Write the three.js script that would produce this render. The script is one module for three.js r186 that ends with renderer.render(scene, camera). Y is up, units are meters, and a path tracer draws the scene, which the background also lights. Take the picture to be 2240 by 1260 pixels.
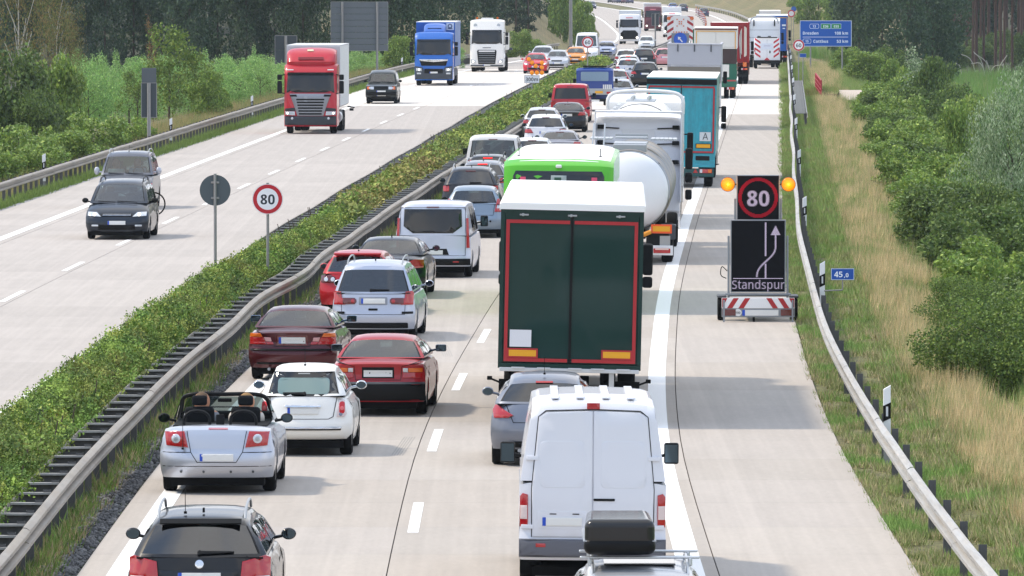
import * as THREE from 'three';
import { mergeGeometries, mergeVertices, toCreasedNormals } from 'three/addons/utils/BufferGeometryUtils.js';
import { RoundedBoxGeometry } from 'three/addons/geometries/RoundedBoxGeometry.js';
import { TessellateModifier } from 'three/addons/modifiers/TessellateModifier.js';
import { MarchingCubes } from 'three/addons/objects/MarchingCubes.js';
import { ImprovedNoise } from 'three/addons/math/ImprovedNoise.js';

// ---------- camera, sky, sun, exposure ----------
const scene = new THREE.Scene();
const CAMH = 8.25;
const camera = new THREE.PerspectiveCamera(4.347, 1024 / 576, 1, 6000);
camera.position.set(0, CAMH, 0);
camera.rotation.x = -Math.atan(720 / 16600);
const renderer = new THREE.WebGLRenderer({ antialias: true });
renderer.toneMapping = THREE.LinearToneMapping;
renderer.toneMappingExposure = 1.32;
renderer.shadowMap.enabled = true;
const noise = new ImprovedNoise();
const fbm = (x, y, z = 0, o = 4) => { let s = 0, a = .5; for (let i = 0; i < o; i++) { s += a * noise.noise(x, y, z); x *= 2.03; y *= 2.03; z *= 2.03; a *= .5; } return s; };
const clamp = (v, a = 0, b = 1) => Math.min(b, Math.max(a, v));
const sst = (a, b, v) => { v = clamp((v - a) / (b - a)); return v * v * (3 - 2 * v); };
const sunDir = new THREE.Vector3(-0.70, 0.88, -0.13).normalize();
{ // hazy summer sky with broken white cloud, computed
  const w = 512, h = 256, px = new Float32Array(w * h * 4);
  for (let j = 0; j < h; j++) for (let i = 0; i < w; i++) {
    const el = ((j + .5) / h - .5) * Math.PI, az = (i + .5) / w * 2 * Math.PI;
    const X = Math.cos(el) * Math.cos(az), Y = Math.sin(el), Z = Math.cos(el) * Math.sin(az);
    const up = Math.max(Y, 0), k = (j * w + i) * 4;
    let c = [.52 + .22 * Math.pow(1 - up, 3), .68 + .12 * Math.pow(1 - up, 3), .98 - .1 * Math.pow(1 - up, 3)];
    const q = 1 / (up + .16);
    const cl = sst(-.07, .2, fbm(X * q * 1.1 + 3, Z * q * 1.1, 1.7, 5));
    const cb = 1.18 + .5 * fbm(X * q * 2.3, Z * q * 2.3, 6.1, 4);
    c = c.map((v, n) => v * (1 - cl) + cb * [1, 1, 1.02][n] * cl);
    if (Y < 0) c = [.32, .33, .3];
    px[k] = c[0]; px[k + 1] = c[1]; px[k + 2] = c[2]; px[k + 3] = 1;
  }
  const t = new THREE.DataTexture(px, w, h, THREE.RGBAFormat, THREE.FloatType);
  t.mapping = THREE.EquirectangularReflectionMapping; t.magFilter = THREE.LinearFilter; t.needsUpdate = true;
  scene.background = t; scene.environment = t;
}
const sun = new THREE.DirectionalLight(0xfff1dc, 2.7);
sun.position.copy(sunDir).multiplyScalar(400).add(new THREE.Vector3(0, 0, -250));
sun.target.position.set(0, 0, -250); scene.add(sun, sun.target);
sun.castShadow = true; sun.shadow.radius = 9; sun.shadow.mapSize.set(4096, 4096);
Object.assign(sun.shadow.camera, { left: -300, right: 300, top: 300, bottom: -300, near: 1, far: 1500 });
scene.fog = new THREE.FogExp2(0xc9d6e2, 0.00007);

// ---------- helpers ----------
const rng = s => () => { s |= 0; s = s + 0x6D2B79F5 | 0; let t = Math.imul(s ^ s >>> 15, 1 | s); t = t + Math.imul(t ^ t >>> 7, 61 | t) ^ t; return ((t ^ t >>> 14) >>> 0) / 4294967296; };
const used = {};
function nm(n) { used[n] = (used[n] ?? -1) + 1; return used[n] ? `${n}_${String(used[n]).padStart(3, '0')}` : n; }
function tag(o, label, category, group, kind) { const u = o.userData; if (label) u.label = label; if (category) u.category = category; if (group) u.group = group; if (kind) u.kind = kind; return o; }
function thing(name, label, category, group) { const o = new THREE.Group(); o.name = nm(name); tag(o, label, category, group); scene.add(o); return o; }
const flat = g => { g = g.index ? g.toNonIndexed() : g; for (const k of Object.keys(g.attributes)) if (!['position', 'normal', 'uv'].includes(k)) g.deleteAttribute(k); if (!g.attributes.normal) g.computeVertexNormals(); if (!g.attributes.uv) g.setAttribute('uv', new THREE.BufferAttribute(new Float32Array(g.attributes.position.count * 2), 2)); return g; };
const join = a => a.length === 1 ? flat(a[0]) : mergeGeometries(a.map(flat));
function part(name, geo, mat, parent) {
  const m = new THREE.Mesh(Array.isArray(geo) ? join(geo) : geo, mat); m.name = name; m.castShadow = m.receiveShadow = true; parent.add(m); return m;
}
function struct(name, geo, mat) { const m = part(nm(name), geo, mat, scene); m.userData.kind = 'structure'; return m; }
const nth = n => ['first', 'second', 'third', 'fourth', 'fifth', 'sixth', 'seventh', 'eighth', 'ninth', 'tenth', 'eleventh', 'twelfth', 'thirteenth', 'fourteenth', 'fifteenth', 'sixteenth', 'seventeenth', 'eighteenth', 'nineteenth', 'twentieth'][n - 1] || ['twenty', 'thirty', 'forty', 'fifty', 'sixty', 'seventy'][Math.floor((n - 1) / 10) - 2] + '-' + nth((n - 1) % 10 + 1);
const tf = (g, x = 0, y = 0, z = 0, rx = 0, ry = 0, rz = 0) => { if (rx) g.rotateX(rx); if (ry) g.rotateY(ry); if (rz) g.rotateZ(rz); return g.translate(x, y, z); };
const B = (w, h, d, x, y, z, rx, ry, rz) => tf(new THREE.BoxGeometry(w, h, d), x, y, z, rx, ry, rz);
const RB = (w, h, d, x, y, z, r = .02, rx, ry, rz) => tf(new RoundedBoxGeometry(w, h, d, 2, Math.min(r, w / 2.01, h / 2.01, d / 2.01)), x, y, z, rx, ry, rz);
const Cx = (r, len, x, y, z, seg = 16, r2 = r) => tf(new THREE.CylinderGeometry(r, r2, len, seg), x, y, z, 0, 0, Math.PI / 2);
const Cy = (r, len, x, y, z, seg = 12, r2 = r) => tf(new THREE.CylinderGeometry(r2, r, len, seg), x, y, z);
const Cz = (r, len, x, y, z, seg = 16, r2 = r) => tf(new THREE.CylinderGeometry(r, r2, len, seg), x, y, z, Math.PI / 2);
const V = (x, y, z) => new THREE.Vector3(x, y, z);
const bar = (a, b, r, seg = 6) => { const A = V(...a), D = V(...b).sub(A), l = D.length(); const g = new THREE.CylinderGeometry(r, r, l, seg); g.translate(0, l / 2, 0); g.applyQuaternion(new THREE.Quaternion().setFromUnitVectors(V(0, 1, 0), D.normalize())); return g.translate(...a); };
const tube = (pts, r, n = 24, seg = 6) => new THREE.TubeGeometry(new THREE.CatmullRomCurve3(pts.map(p => V(...p))), n, r, seg);
const ext = (pts, depth, bevel = 0) => { const s = new THREE.Shape(pts.map(p => new THREE.Vector2(...p))); return new THREE.ExtrudeGeometry(s, { depth, bevelEnabled: bevel > 0, bevelSize: bevel, bevelThickness: bevel, bevelOffset: -bevel, bevelSegments: 2, curveSegments: 8 }); };
// side profile [z,y] swept over a width along x, centred
const extX = (pts, width, x = 0, bevel = 0) => { const g = ext(pts.map(([z, y]) => [-z, y]), width - 2 * bevel, bevel); g.translate(0, 0, -width / 2 + bevel); g.rotateY(Math.PI / 2); return g.translate(x, 0, 0); };
function interp(tab) { // smooth monotone-ish cubic through a table
  const n = tab.length, m = tab.map((p, i) => i === 0 ? (tab[1][1] - p[1]) / (tab[1][0] - p[0]) : i === n - 1 ? (p[1] - tab[i - 1][1]) / (p[0] - tab[i - 1][0]) : (tab[i + 1][1] - tab[i - 1][1]) / (tab[i + 1][0] - tab[i - 1][0]));
  return d => { if (d <= tab[0][0]) return tab[0][1]; if (d >= tab[n - 1][0]) return tab[n - 1][1]; let i = 0; while (d > tab[i + 1][0]) i++; const [a, A] = tab[i], [b, Bv] = tab[i + 1], h = b - a, t = (d - a) / h, t2 = t * t, t3 = t2 * t; return (2 * t3 - 3 * t2 + 1) * A + (t3 - 2 * t2 + t) * h * m[i] + (-2 * t3 + 3 * t2) * Bv + (t3 - t2) * h * m[i + 1]; };
}
const lin = (tab, v) => { if (v <= tab[0][0]) return tab[0][1]; for (let i = 1; i < tab.length; i++) if (v <= tab[i][0]) { const [a, A] = tab[i - 1], [b, Bv] = tab[i]; return A + (Bv - A) * (v - a) / (b - a || 1); } return tab[tab.length - 1][1]; };

// ---------- textures and materials ----------
function dtex(n, f, srgb = true) {
  const p = new Uint8Array(n * n * 4);
  for (let j = 0; j < n; j++) for (let i = 0; i < n; i++) { const c = f(i / n, j / n), k = (j * n + i) * 4; for (let q = 0; q < 3; q++) p[k + q] = clamp(c[q]) * 255; p[k + 3] = 255; }
  const t = new THREE.DataTexture(p, n, n); t.wrapS = t.wrapT = THREE.RepeatWrapping; t.magFilter = THREE.LinearFilter; t.minFilter = THREE.LinearMipmapLinearFilter; t.generateMipmaps = true; if (srgb) t.colorSpace = THREE.SRGBColorSpace; t.needsUpdate = true; return t;
}
const tile = (u, v, f, s, o = 4) => { const a = Math.PI * 2; return fbm(Math.cos(u * a) * s + f, Math.sin(u * a) * s, Math.cos(v * a) * s, o) + fbm(Math.sin(v * a) * s + f, Math.cos(u * a) * s * .9 + 5, Math.sin(u * a) * s, o); };
const mat = (color, roughness = .7, metalness = 0, o = {}) => new THREE.MeshStandardMaterial({ color, roughness, metalness, ...o });
const cache = {};
const paint = (c, metal = 0) => cache['p' + c + metal] ??= new THREE.MeshPhysicalMaterial({ color: c, roughness: metal ? .34 : .42, metalness: metal, clearcoat: .6, clearcoatRoughness: .04, specularIntensity: .6 });
const plain = (c, r = .6, m = 0) => cache['q' + c + r + m] ??= mat(c, r, m);
const dk = (color, roughness) => new THREE.MeshPhysicalMaterial({ color, roughness, specularIntensity: .4 });
const K = {
  glass: new THREE.MeshPhysicalMaterial({ color: 0x8fa0a0, roughness: .02, transmission: 1, thickness: 0, ior: 1.9, side: 2 }),
  tint: new THREE.MeshPhysicalMaterial({ color: 0x2a3034, roughness: .02, transmission: 1, thickness: 0, ior: 1.9, side: 2 }),
  dark: new THREE.MeshPhysicalMaterial({ color: 0x0b0e11, roughness: .04, ior: 1.6 }),
  blk: dk(0x0e1012, .55), trim: dk(0x070809, .4), grey: mat(0x4a4e53, .6), rub: dk(0x0a0b0c, .9), seat: dk(0x17191c, .9),
  rim: mat(0x9a9ea3, .35, .8), chrome: mat(0xd8dadd, .12, 1), steel: mat(0xa7abae, .42, .75), alu: mat(0xc5c9cc, .35, .6),
  red: new THREE.MeshPhysicalMaterial({ color: 0xa80a14, roughness: .18, clearcoat: 1, clearcoatRoughness: .03 }),
  dred: new THREE.MeshPhysicalMaterial({ color: 0x5a0d14, roughness: .2, clearcoat: 1 }),
  brake: new THREE.MeshStandardMaterial({ color: 0xd01010, emissive: 0xff1a08, emissiveIntensity: 1.6, roughness: .3 }),
  amb: new THREE.MeshPhysicalMaterial({ color: 0xd8650a, roughness: .2, clearcoat: 1 }),
  lens: new THREE.MeshPhysicalMaterial({ color: 0xc9ced4, roughness: .12, clearcoat: 1, metalness: .3 }),
  head: new THREE.MeshStandardMaterial({ color: 0xffffff, emissive: 0xfff4dd, emissiveIntensity: 1.8, roughness: .2 }),
  plate: mat(0xdcdcd8, .45), eu: mat(0x1247b5, .45), yel: mat(0xe0a010, .4), refr: mat(0xb52a1e, .4),
  mirror: new THREE.MeshPhysicalMaterial({ color: 0x4a5963, roughness: .03, metalness: 1 }),
};
const galvTex = dtex(256, (u, v) => { const n = .80 + .09 * tile(u, v, 3, 1.3) + .07 * tile(u, v, 9, 7, 2), q = clamp(.5 + 1.2 * tile(u, v, 6, 2.2)); return [n, n * (1 - .03 * q), n * (1 - .07 * q)]; });
const galvMat = (c, m = .35) => new THREE.MeshStandardMaterial({ color: c, map: galvTex, roughness: .55, metalness: m });
K.galv = galvMat(0xb9b3aa, .25); K.galvD = galvMat(0x6c6d70, .1); K.galvW = galvMat(0xd2d3d2, .2);
function canvasTex(w, h, draw) { const c = document.createElement('canvas'); c.width = w; c.height = h; const x = c.getContext('2d'); draw(x, w, h); const t = new THREE.CanvasTexture(c); t.colorSpace = THREE.SRGBColorSpace; t.magFilter = THREE.LinearFilter; return t; }

// ---------- the alignment of the motorway: x of two painted lines by distance d = -z ----------
const xr = interp([[60, 2.5], [90, 2.43], [106, 2.42], [123, 2.47], [135, 2.6], [150, 2.87], [168, 3.29], [184, 3.7], [202, 4.25], [241, 5.55], [272, 6.65], [330, 8.7], [397, 11.1], [436, 12.5], [571, 17.3], [700, 21.9], [800, 25.3], [976, 30.5], [1150, 33.5], [1297, 34.5], [1420, 33.8], [1600, 31], [1800, 27], [2100, 18], [2600, -5]]);
const xl = interp([[60, -13.7], [100, -13.6], [130, -13.25], [165, -12.65], [204, -11.75], [280, -9.6], [360, -7.2], [403, -5.85], [500, -2.4], [548, -.4], [640, 4], [700, 6.9], [800, 11.8], [905, 15.6], [1000, 17.8], [1100, 18.8], [1300, 18.2], [1500, 15], [1800, 6], [2100, -6], [2600, -35]]);
const prof = interp([[0, 0], [480, 0], [560, -.05], [700, -.75], [905, -1.9], [1100, -2.2], [1300, -1.6], [1500, -1.5], [2000, -2], [2600, -2]]);
const slope = (f, d) => (f(d + 3) - f(d - 3)) / 6;
function ribbon(fa, fb, d0, d1, step, y = 0, uvs = 1) {
  const n = Math.max(1, Math.round((d1 - d0) / step)), p = [], uv = [], ix = [];
  for (let i = 0; i <= n; i++) { const d = d0 + (d1 - d0) * i / n, a = fa(d), b = fb(d), h = prof(d) + y; p.push(a, h, -d, b, h, -d); uv.push(a * uvs, d * uvs, b * uvs, d * uvs); if (i < n) { const k = i * 2; ix.push(k, k + 1, k + 2, k + 1, k + 3, k + 2); } }
  const g = new THREE.BufferGeometry(); g.setAttribute('position', new THREE.Float32BufferAttribute(p, 3)); g.setAttribute('uv', new THREE.Float32BufferAttribute(uv, 2)); g.setIndex(ix); g.computeVertexNormals(); return g;
}
const off = (f, o) => d => f(d) + o;

// ---------- ground ----------
function terr(x, d) {
  const r = x - (xr(d) + 3.2), l = (xl(d) - 6.5) - x; let h = prof(d) - .07;
  if (r > 0) { const k = sst(720, 1000, d), s = sst(2.2, 12, r); h += (-2.3 * (1 - k) + 5.5 * k) * s + .12 * fbm(x * .3, d * .3) * sst(.5, 3, r); }
  if (l > 0) { const k = sst(520, 720, d), s = sst(.8, 13, l); h += (-1.3 * (1 - k) + 7 * k) * s + .12 * fbm(x * .3, d * .3) * sst(.5, 3, l); }
  return h;
}
{
  const ds = []; for (let d = -420; d < 55; d += 25) ds.push(d); for (let d = 55; d < 3200; d += 1.1 + Math.max(0, d - 180) * .014) ds.push(d);
  const xs = []; for (let i = -44; i <= 44; i++) xs.push(Math.sign(i) * (Math.abs(i) * .45 + Math.pow(Math.abs(i) / 9, 3.6)));
  const p = [], uv = [], col = [], ix = [], c = new THREE.Color(), c2 = new THREE.Color();
  ds.forEach((d, j) => {
    const cx = (xr(d) + xl(d)) / 2 - 1;
    xs.forEach((o, i) => {
      const x = cx + o * 1.6, r = x - (xr(d) + 3.05), l = (xl(d) - 6.4) - x;
      p.push(x, terr(x, d), -d); uv.push(x / 3, d / 3);
      const n = fbm(x * .8, d * .25, 2), n2 = fbm(x * .15, d * .05, 8);
      c.setRGB(.17, .18, .065); c2.setRGB(.36, .28, .15);
      let dry = .28 + .9 * n + .3 * n2;
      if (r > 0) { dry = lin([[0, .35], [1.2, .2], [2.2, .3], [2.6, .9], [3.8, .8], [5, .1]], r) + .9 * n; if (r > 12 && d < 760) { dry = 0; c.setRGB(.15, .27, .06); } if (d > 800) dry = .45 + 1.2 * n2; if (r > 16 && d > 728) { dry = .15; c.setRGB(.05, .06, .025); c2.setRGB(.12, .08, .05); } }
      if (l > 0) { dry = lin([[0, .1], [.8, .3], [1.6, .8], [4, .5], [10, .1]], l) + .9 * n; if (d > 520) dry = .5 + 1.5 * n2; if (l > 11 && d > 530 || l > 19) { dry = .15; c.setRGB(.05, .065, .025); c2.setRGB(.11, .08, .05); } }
      c.lerp(c2, clamp(dry)); col.push(c.r, c.g, c.b);
      if (j < ds.length - 1 && i < xs.length - 1) { const k = j * xs.length + i, m = k + xs.length; ix.push(k, k + 1, m, k + 1, m + 1, m); }
    });
  });
  const g = new THREE.BufferGeometry(); g.setAttribute('position', new THREE.Float32BufferAttribute(p, 3)); g.setAttribute('uv', new THREE.Float32BufferAttribute(uv, 2)); g.setAttribute('color', new THREE.Float32BufferAttribute(col, 3)); g.setIndex(ix); g.computeVertexNormals();
  const gt = dtex(256, (u, v) => { const n = .8 + .35 * tile(u, v, 2, 3) + .3 * tile(u, v, 7, 14, 2); return [n, n, n * .95]; });
  struct('ground', g, new THREE.MeshStandardMaterial({ map: gt, vertexColors: true, roughness: .95 }));
}
// ---------- carriageways: concrete slabs on a dark bed ----------
const concTex = dtex(512, (u, v) => { const a = tile(u, v, 1, 1.2, 5), b = tile(u, v, 5, 9, 3), k = noise.noise(Math.cos(u * 6.2832) * 3.1, Math.sin(u * 6.2832) * 3.1, 4 + .25 * Math.sin(v * 6.2832)) + .5 * noise.noise(Math.cos(u * 6.2832) * 9, Math.sin(u * 6.2832) * 9, 7 + .3 * Math.cos(v * 6.2832)), n = .85 + .02 * a + .025 * b + .03 * k; return [n, n * .972, n * .935]; });
const concRough = dtex(128, (u, v) => { const n = .85 + .1 * tile(u, v, 4, 4); return [n, n, n]; }, false);
const conc = c => new THREE.MeshStandardMaterial({ color: c, map: concTex, roughnessMap: concRough, roughness: 1 });
const CON = [0xc9c6c4, 0xc5c2bf, 0xccc9c6, 0xc6c2be].map(conc), CONL = [0xcac8c8, 0xc7c5c5, 0xcdcbcb].map(conc), FRESH = conc(0xf4f3f2);
const JOINT = mat(0x4a443e, .95), WHITE = new THREE.MeshStandardMaterial({ color: 0xf3f3f1, roughness: .6 });
function slabGeo(f, a, b, d0, d1, gx, gz) {
  const A = f(d0), C = f(d1), t = prof(d0), u = prof(d1), y = -.05, z0 = -(d0 + gz), z1 = -(d1 - gz), g = new THREE.BufferGeometry();
  const P = [[A + a + gx, t, z0], [A + b - gx, t, z0], [C + b - gx, u, z1], [C + a + gx, u, z1]], Q = P.map(p => [p[0], p[1] + y, p[2]]);
  const pos = [], uv = []; const q = (i, j, k, l) => { for (const v of [i, j, k, i, k, l]) { pos.push(...v); uv.push((v[0] + a * .37 + (v[1] < -.02 ? .05 : 0)) / 4, v[2] / 11); } };
  q(P[0], P[1], P[2], P[3]); for (let i = 0; i < 4; i++) { const j = (i + 1) % 4; q(Q[i], Q[j], P[j], P[i]); }
  g.setAttribute('position', new THREE.Float32BufferAttribute(pos, 3)); g.setAttribute('uv', new THREE.Float32BufferAttribute(uv, 2)); g.computeVertexNormals(); return g;
}
function carriageway(name, f, cols, mats, d0, dS, fresh, edges) {
  const root = new THREE.Group(); root.name = nm(name); root.userData.kind = 'structure'; scene.add(root); const r = rng(d0 * 7 + cols.length);
  part('road_bed', ribbon(off(f, edges[0]), off(f, edges[1]), -400, 2600, 6, -.018), JOINT, root);
  for (let d = d0; d < dS; d += 5) cols.forEach(([a, b], i) => part('slab', slabGeo(f, a, b, d, d + 5, .009, .0045), mats[Math.floor(r() * mats.length)], root));
  const far = (a, b, m, n) => cols.forEach(([p, q]) => part(n, (() => { const g = ribbon(off(f, p + .009), off(f, q - .009), a, b, 8, 0); const u = g.attributes.uv; for (let i = 0; i < u.count; i++) u.setXY(i, u.getX(i) / 4, u.getY(i) / 11); return g; })(), m, root));
  far(-400, d0, mats[0], 'near_paving'); far(dS, fresh[0], mats[1], 'far_paving'); far(fresh[0], fresh[1], FRESH, 'renewed_paving'); far(fresh[1], 2600, mats[0], 'far_paving');
  return root;
}
const roadR = carriageway('carriageway_right', xr, [[-8.25, -4.1], [-4.1, .36], [.36, 3.05]], CON, 80, 300, [403, 500], [-8.25, 3.05]);
const roadL = carriageway('carriageway_left', xl, [[-6.4, -3.45], [-3.45, .2], [.2, 4.5]], CONL, 130, 320, [426, 575], [-6.4, 4.5]);
const line = (f, o, w, d0, d1, parent, n) => part(n, ribbon(off(f, o - w / 2), off(f, o + w / 2), d0, d1, Math.min(5, (d1 - d0) / 2), .005), WHITE, parent);
line(xr, 0, .34, 60, 2400, roadR, 'edge_line'); line(xr, -7.7, .3, 60, 2400, roadR, 'edge_line');
line(xl, -3.85, .3, 60, 2400, roadL, 'edge_line'); line(xl, 3.95, .3, 60, 2400, roadL, 'edge_line');
for (let i = 0; i < 50; i++) { const d = 112 - 18 + i * 18; if (d < 1000) line(xr, -3.85, .16, d - 3.1, d + 2.9, roadR, 'lane_dash'); }
for (let i = 0; i < 48; i++) { const d = 132 + i * 18 - 3.6; if (d < 1000) line(xl, 0, .15, d, d + 6, roadL, 'lane_dash'); }
{ // tyre scuffs on the slabs
  const m = mat(0xa39f99, .95), scuff = (x, d, len, lean) => { const gs = []; for (let k = 0; k < 5; k++) for (let j = 0; j < 26; j++) gs.push(B(.022, .002, len / 26 * .55, x + k * .045 - lean * j / 26, .004, -(d + j / 26 * len))); const s = struct('tyre_scuff', join(gs), m); return s; };
  scuff(-1.42, 157.5, 9, .3); scuff(-2.0, 126, 5, -.15);
}
// gravel strip beside the left edge of the near carriageway
const gravTex = dtex(256, (u, v) => { const n = .36 + .22 * tile(u, v, 2, 6, 3) + .25 * tile(u, v, 8, 18, 2); return [n, n * .98, n * .97]; });
struct('gravel_strip', ribbon(off(xr, -8.62), off(xr, -8.27), 60, 400, 4, -.03, .8), new THREE.MeshStandardMaterial({ map: gravTex, roughness: 1 }));
const dum = new THREE.Object3D();
function inst(name, geo, m, list, label, category) { // list of [x,y,z,ry,sx,sy,sz,r,g,b]
  const o = new THREE.InstancedMesh(geo, m, list.length), c = new THREE.Color(); o.name = nm(name); o.castShadow = o.receiveShadow = true;
  list.forEach((a, i) => { dum.position.set(a[0], a[1], a[2]); dum.rotation.set(a[10] || 0, a[3], a[11] || 0); dum.scale.set(a[4], a[5], a[6]); dum.updateMatrix(); o.setMatrixAt(i, dum.matrix); o.setColorAt(i, c.setRGB(a[7], a[8], a[9])); });
  tag(o, label, category, null, 'stuff'); scene.add(o); return o;
}
{
  const r = rng(5), L = [], g = new THREE.IcosahedronGeometry(.5, 0);
  for (let i = 0; i < 9000; i++) { const d = 88 + Math.pow(r(), 1.4) * 120, x = xr(d) - 8.8 + r() * .52, s = .02 + r() * .035, q = .05 + r() * .16; L.push([x, -.02 + s * .2, -d, r() * 6, s * (1 + r()), s, s * (1 + r()), q, q * .97, q * .95, r() * 3]); }
  inst('gravel', g, mat(0xffffff, .95), L, 'loose grey gravel along the left edge of the jammed carriageway', 'gravel');
}
// ---------- guard rails ----------
function sweep(f, pr, d0, d1, step, y = 0) {
  const n = Math.max(1, Math.round((d1 - d0) / step)), p = [], uv = [], ix = [], m = pr.length;
  for (let i = 0; i <= n; i++) { const d = d0 + (d1 - d0) * i / n, x = f(d), h = prof(d) + y; pr.forEach(([a, b], j) => { p.push(x + a, h + b, -d); uv.push(d * .045, b * 1.2 + a); if (i < n && j < m - 1) { const k = i * m + j; ix.push(k, k + 1, k + m, k + 1, k + m + 1, k + m); } }); }
  const g = new THREE.BufferGeometry(); g.setAttribute('position', new THREE.Float32BufferAttribute(p, 3)); g.setAttribute('uv', new THREE.Float32BufferAttribute(uv, 2)); g.setIndex(ix); g.computeVertexNormals(); return g;
}
function beamGeo(f, d0, d1, s, y = 0, wob = () => 0) { // W profile, s = side the face looks to
  const pr = [[-.01, .435], [.03, .44], [.082, .475], [.082, .525], [-.004, .56], [-.004, .615], [.082, .65], [.082, .70], [.03, .735], [-.01, .74], [-.02, .735]].map(([a, b]) => [a * s, b]);
  return toCreasedNormals(sweep(d => f(d) + wob(d), pr, d0, d1, 2, y), .5);
}
const two = m => { const c = m.clone(); c.side = 2; return c; };
const GALV = two(K.galv), GALVW = two(K.galvW);
const uPost = mergeGeometries([B(.1, .95, .006, 0, .28, .03), B(.006, .95, .06, -.05, .28, 0), B(.006, .95, .06, .05, .28, 0)].map(flat));
const rung = B(.46, .2, .008, 0, .60, 0), flange = mergeGeometries([B(.46, .03, .09, 0, .705, .035), B(.46, .012, .05, 0, .494, .026)].map(flat));
function rail(label, f, o, s, d0, dN, d1, mt, wob, spacing, pOff, ladder, seed) {
  const g = thing('guardrail', label, 'guardrail'), F = off(f, o), r = rng(seed), W = wob || (() => 0);
  for (let d = d0; d < dN; d += 4) part('beam', beamGeo(F, d, d + 4.02, s, (r() - .5) * .012, dd => W(dd) + (Math.floor(dd / 4) % 2) * .001), mt, g);
  part('beam', beamGeo(F, dN, d1, s), mt, g);
  const bolts = []; for (let d = d0; d < Math.min(dN, d0 + 110); d += 4) bolts.push(...[.5, .68].map(y => B(.01, .016, .022, F(d) + W(d) + s * .08, y, -d))); part('bolt_row', bolts, K.grey, g).userData.kind = 'stuff';
  const far = [], farR = [], farF = [];
  for (let d = d0 + 1; d < d1; d += d < dN ? spacing : spacing * (d > 700 ? 3 : 1)) {
    const x = F(d) + W(d) - s * pOff, y = prof(d);
    if (d < dN) { const p = part('post', uPost, K.galvD, g); p.position.set(x, y, -d); p.rotation.y = (r() - .5) * .2; } else far.push(uPost.clone().translate(x, y, -d));
    if (ladder) { const q = F(d) + W(d) - s * .27; if (d < dN) { const m = part('spacer', rung, K.galvD, g); m.position.set(q, y, -d); m.rotation.z = (r() - .5) * .03; part('flange', flange, K.galvW, m); } else { farR.push(rung.clone().translate(q, y, -d)); farF.push(flange.clone().translate(q, y, -d)); } }
  }
  if (far.length) part('far_posts', far, K.galvD, g).userData.kind = 'stuff';
  if (farR.length) part('far_flanges', farF, K.galvW, g).userData.kind = 'stuff';
  if (farR.length) part('far_spacers', farR, K.galvD, g).userData.kind = 'stuff';
  if (ladder) part('rear_rail', sweep(d => F(d) + W(d) - s * .51, [[0, .49], [0, .69], [-s * .035, .69], [-s * .035, .49]], d0, d1, 2), GALV, g);
  return g;
}
const dent = d => .16 * Math.exp(-(((d - 183) / 7) ** 2)) - .1 * Math.exp(-(((d - 168) / 8) ** 2)) + .07 * Math.exp(-(((d - 205) / 6) ** 2)) + .02 * Math.sin(d * .21);
rail('dented steel guardrail with ladder spacers beside the jammed cars', xr, -8.88, 1, 84, 300, 900, GALV, dent, 2, .1, true, 3);
rail('steel guardrail with ladder spacers on the oncoming side of the hedge', xl, 5.0, -1, 140, 380, 900, GALV, d => .03 * Math.sin(d * .17), 2, .1, true, 4);
rail('single steel guardrail with posts along the right hard shoulder', xr, 3.5, -1, 84, 420, 1500, GALVW, d => .03 * Math.sin(d * .11), 4, .14, false, 6);
rail('steel guardrail with posts beyond the oncoming lanes', xl, -6.85, 1, 226, 430, 800, GALV, null, 2, .1, false, 7);

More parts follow.
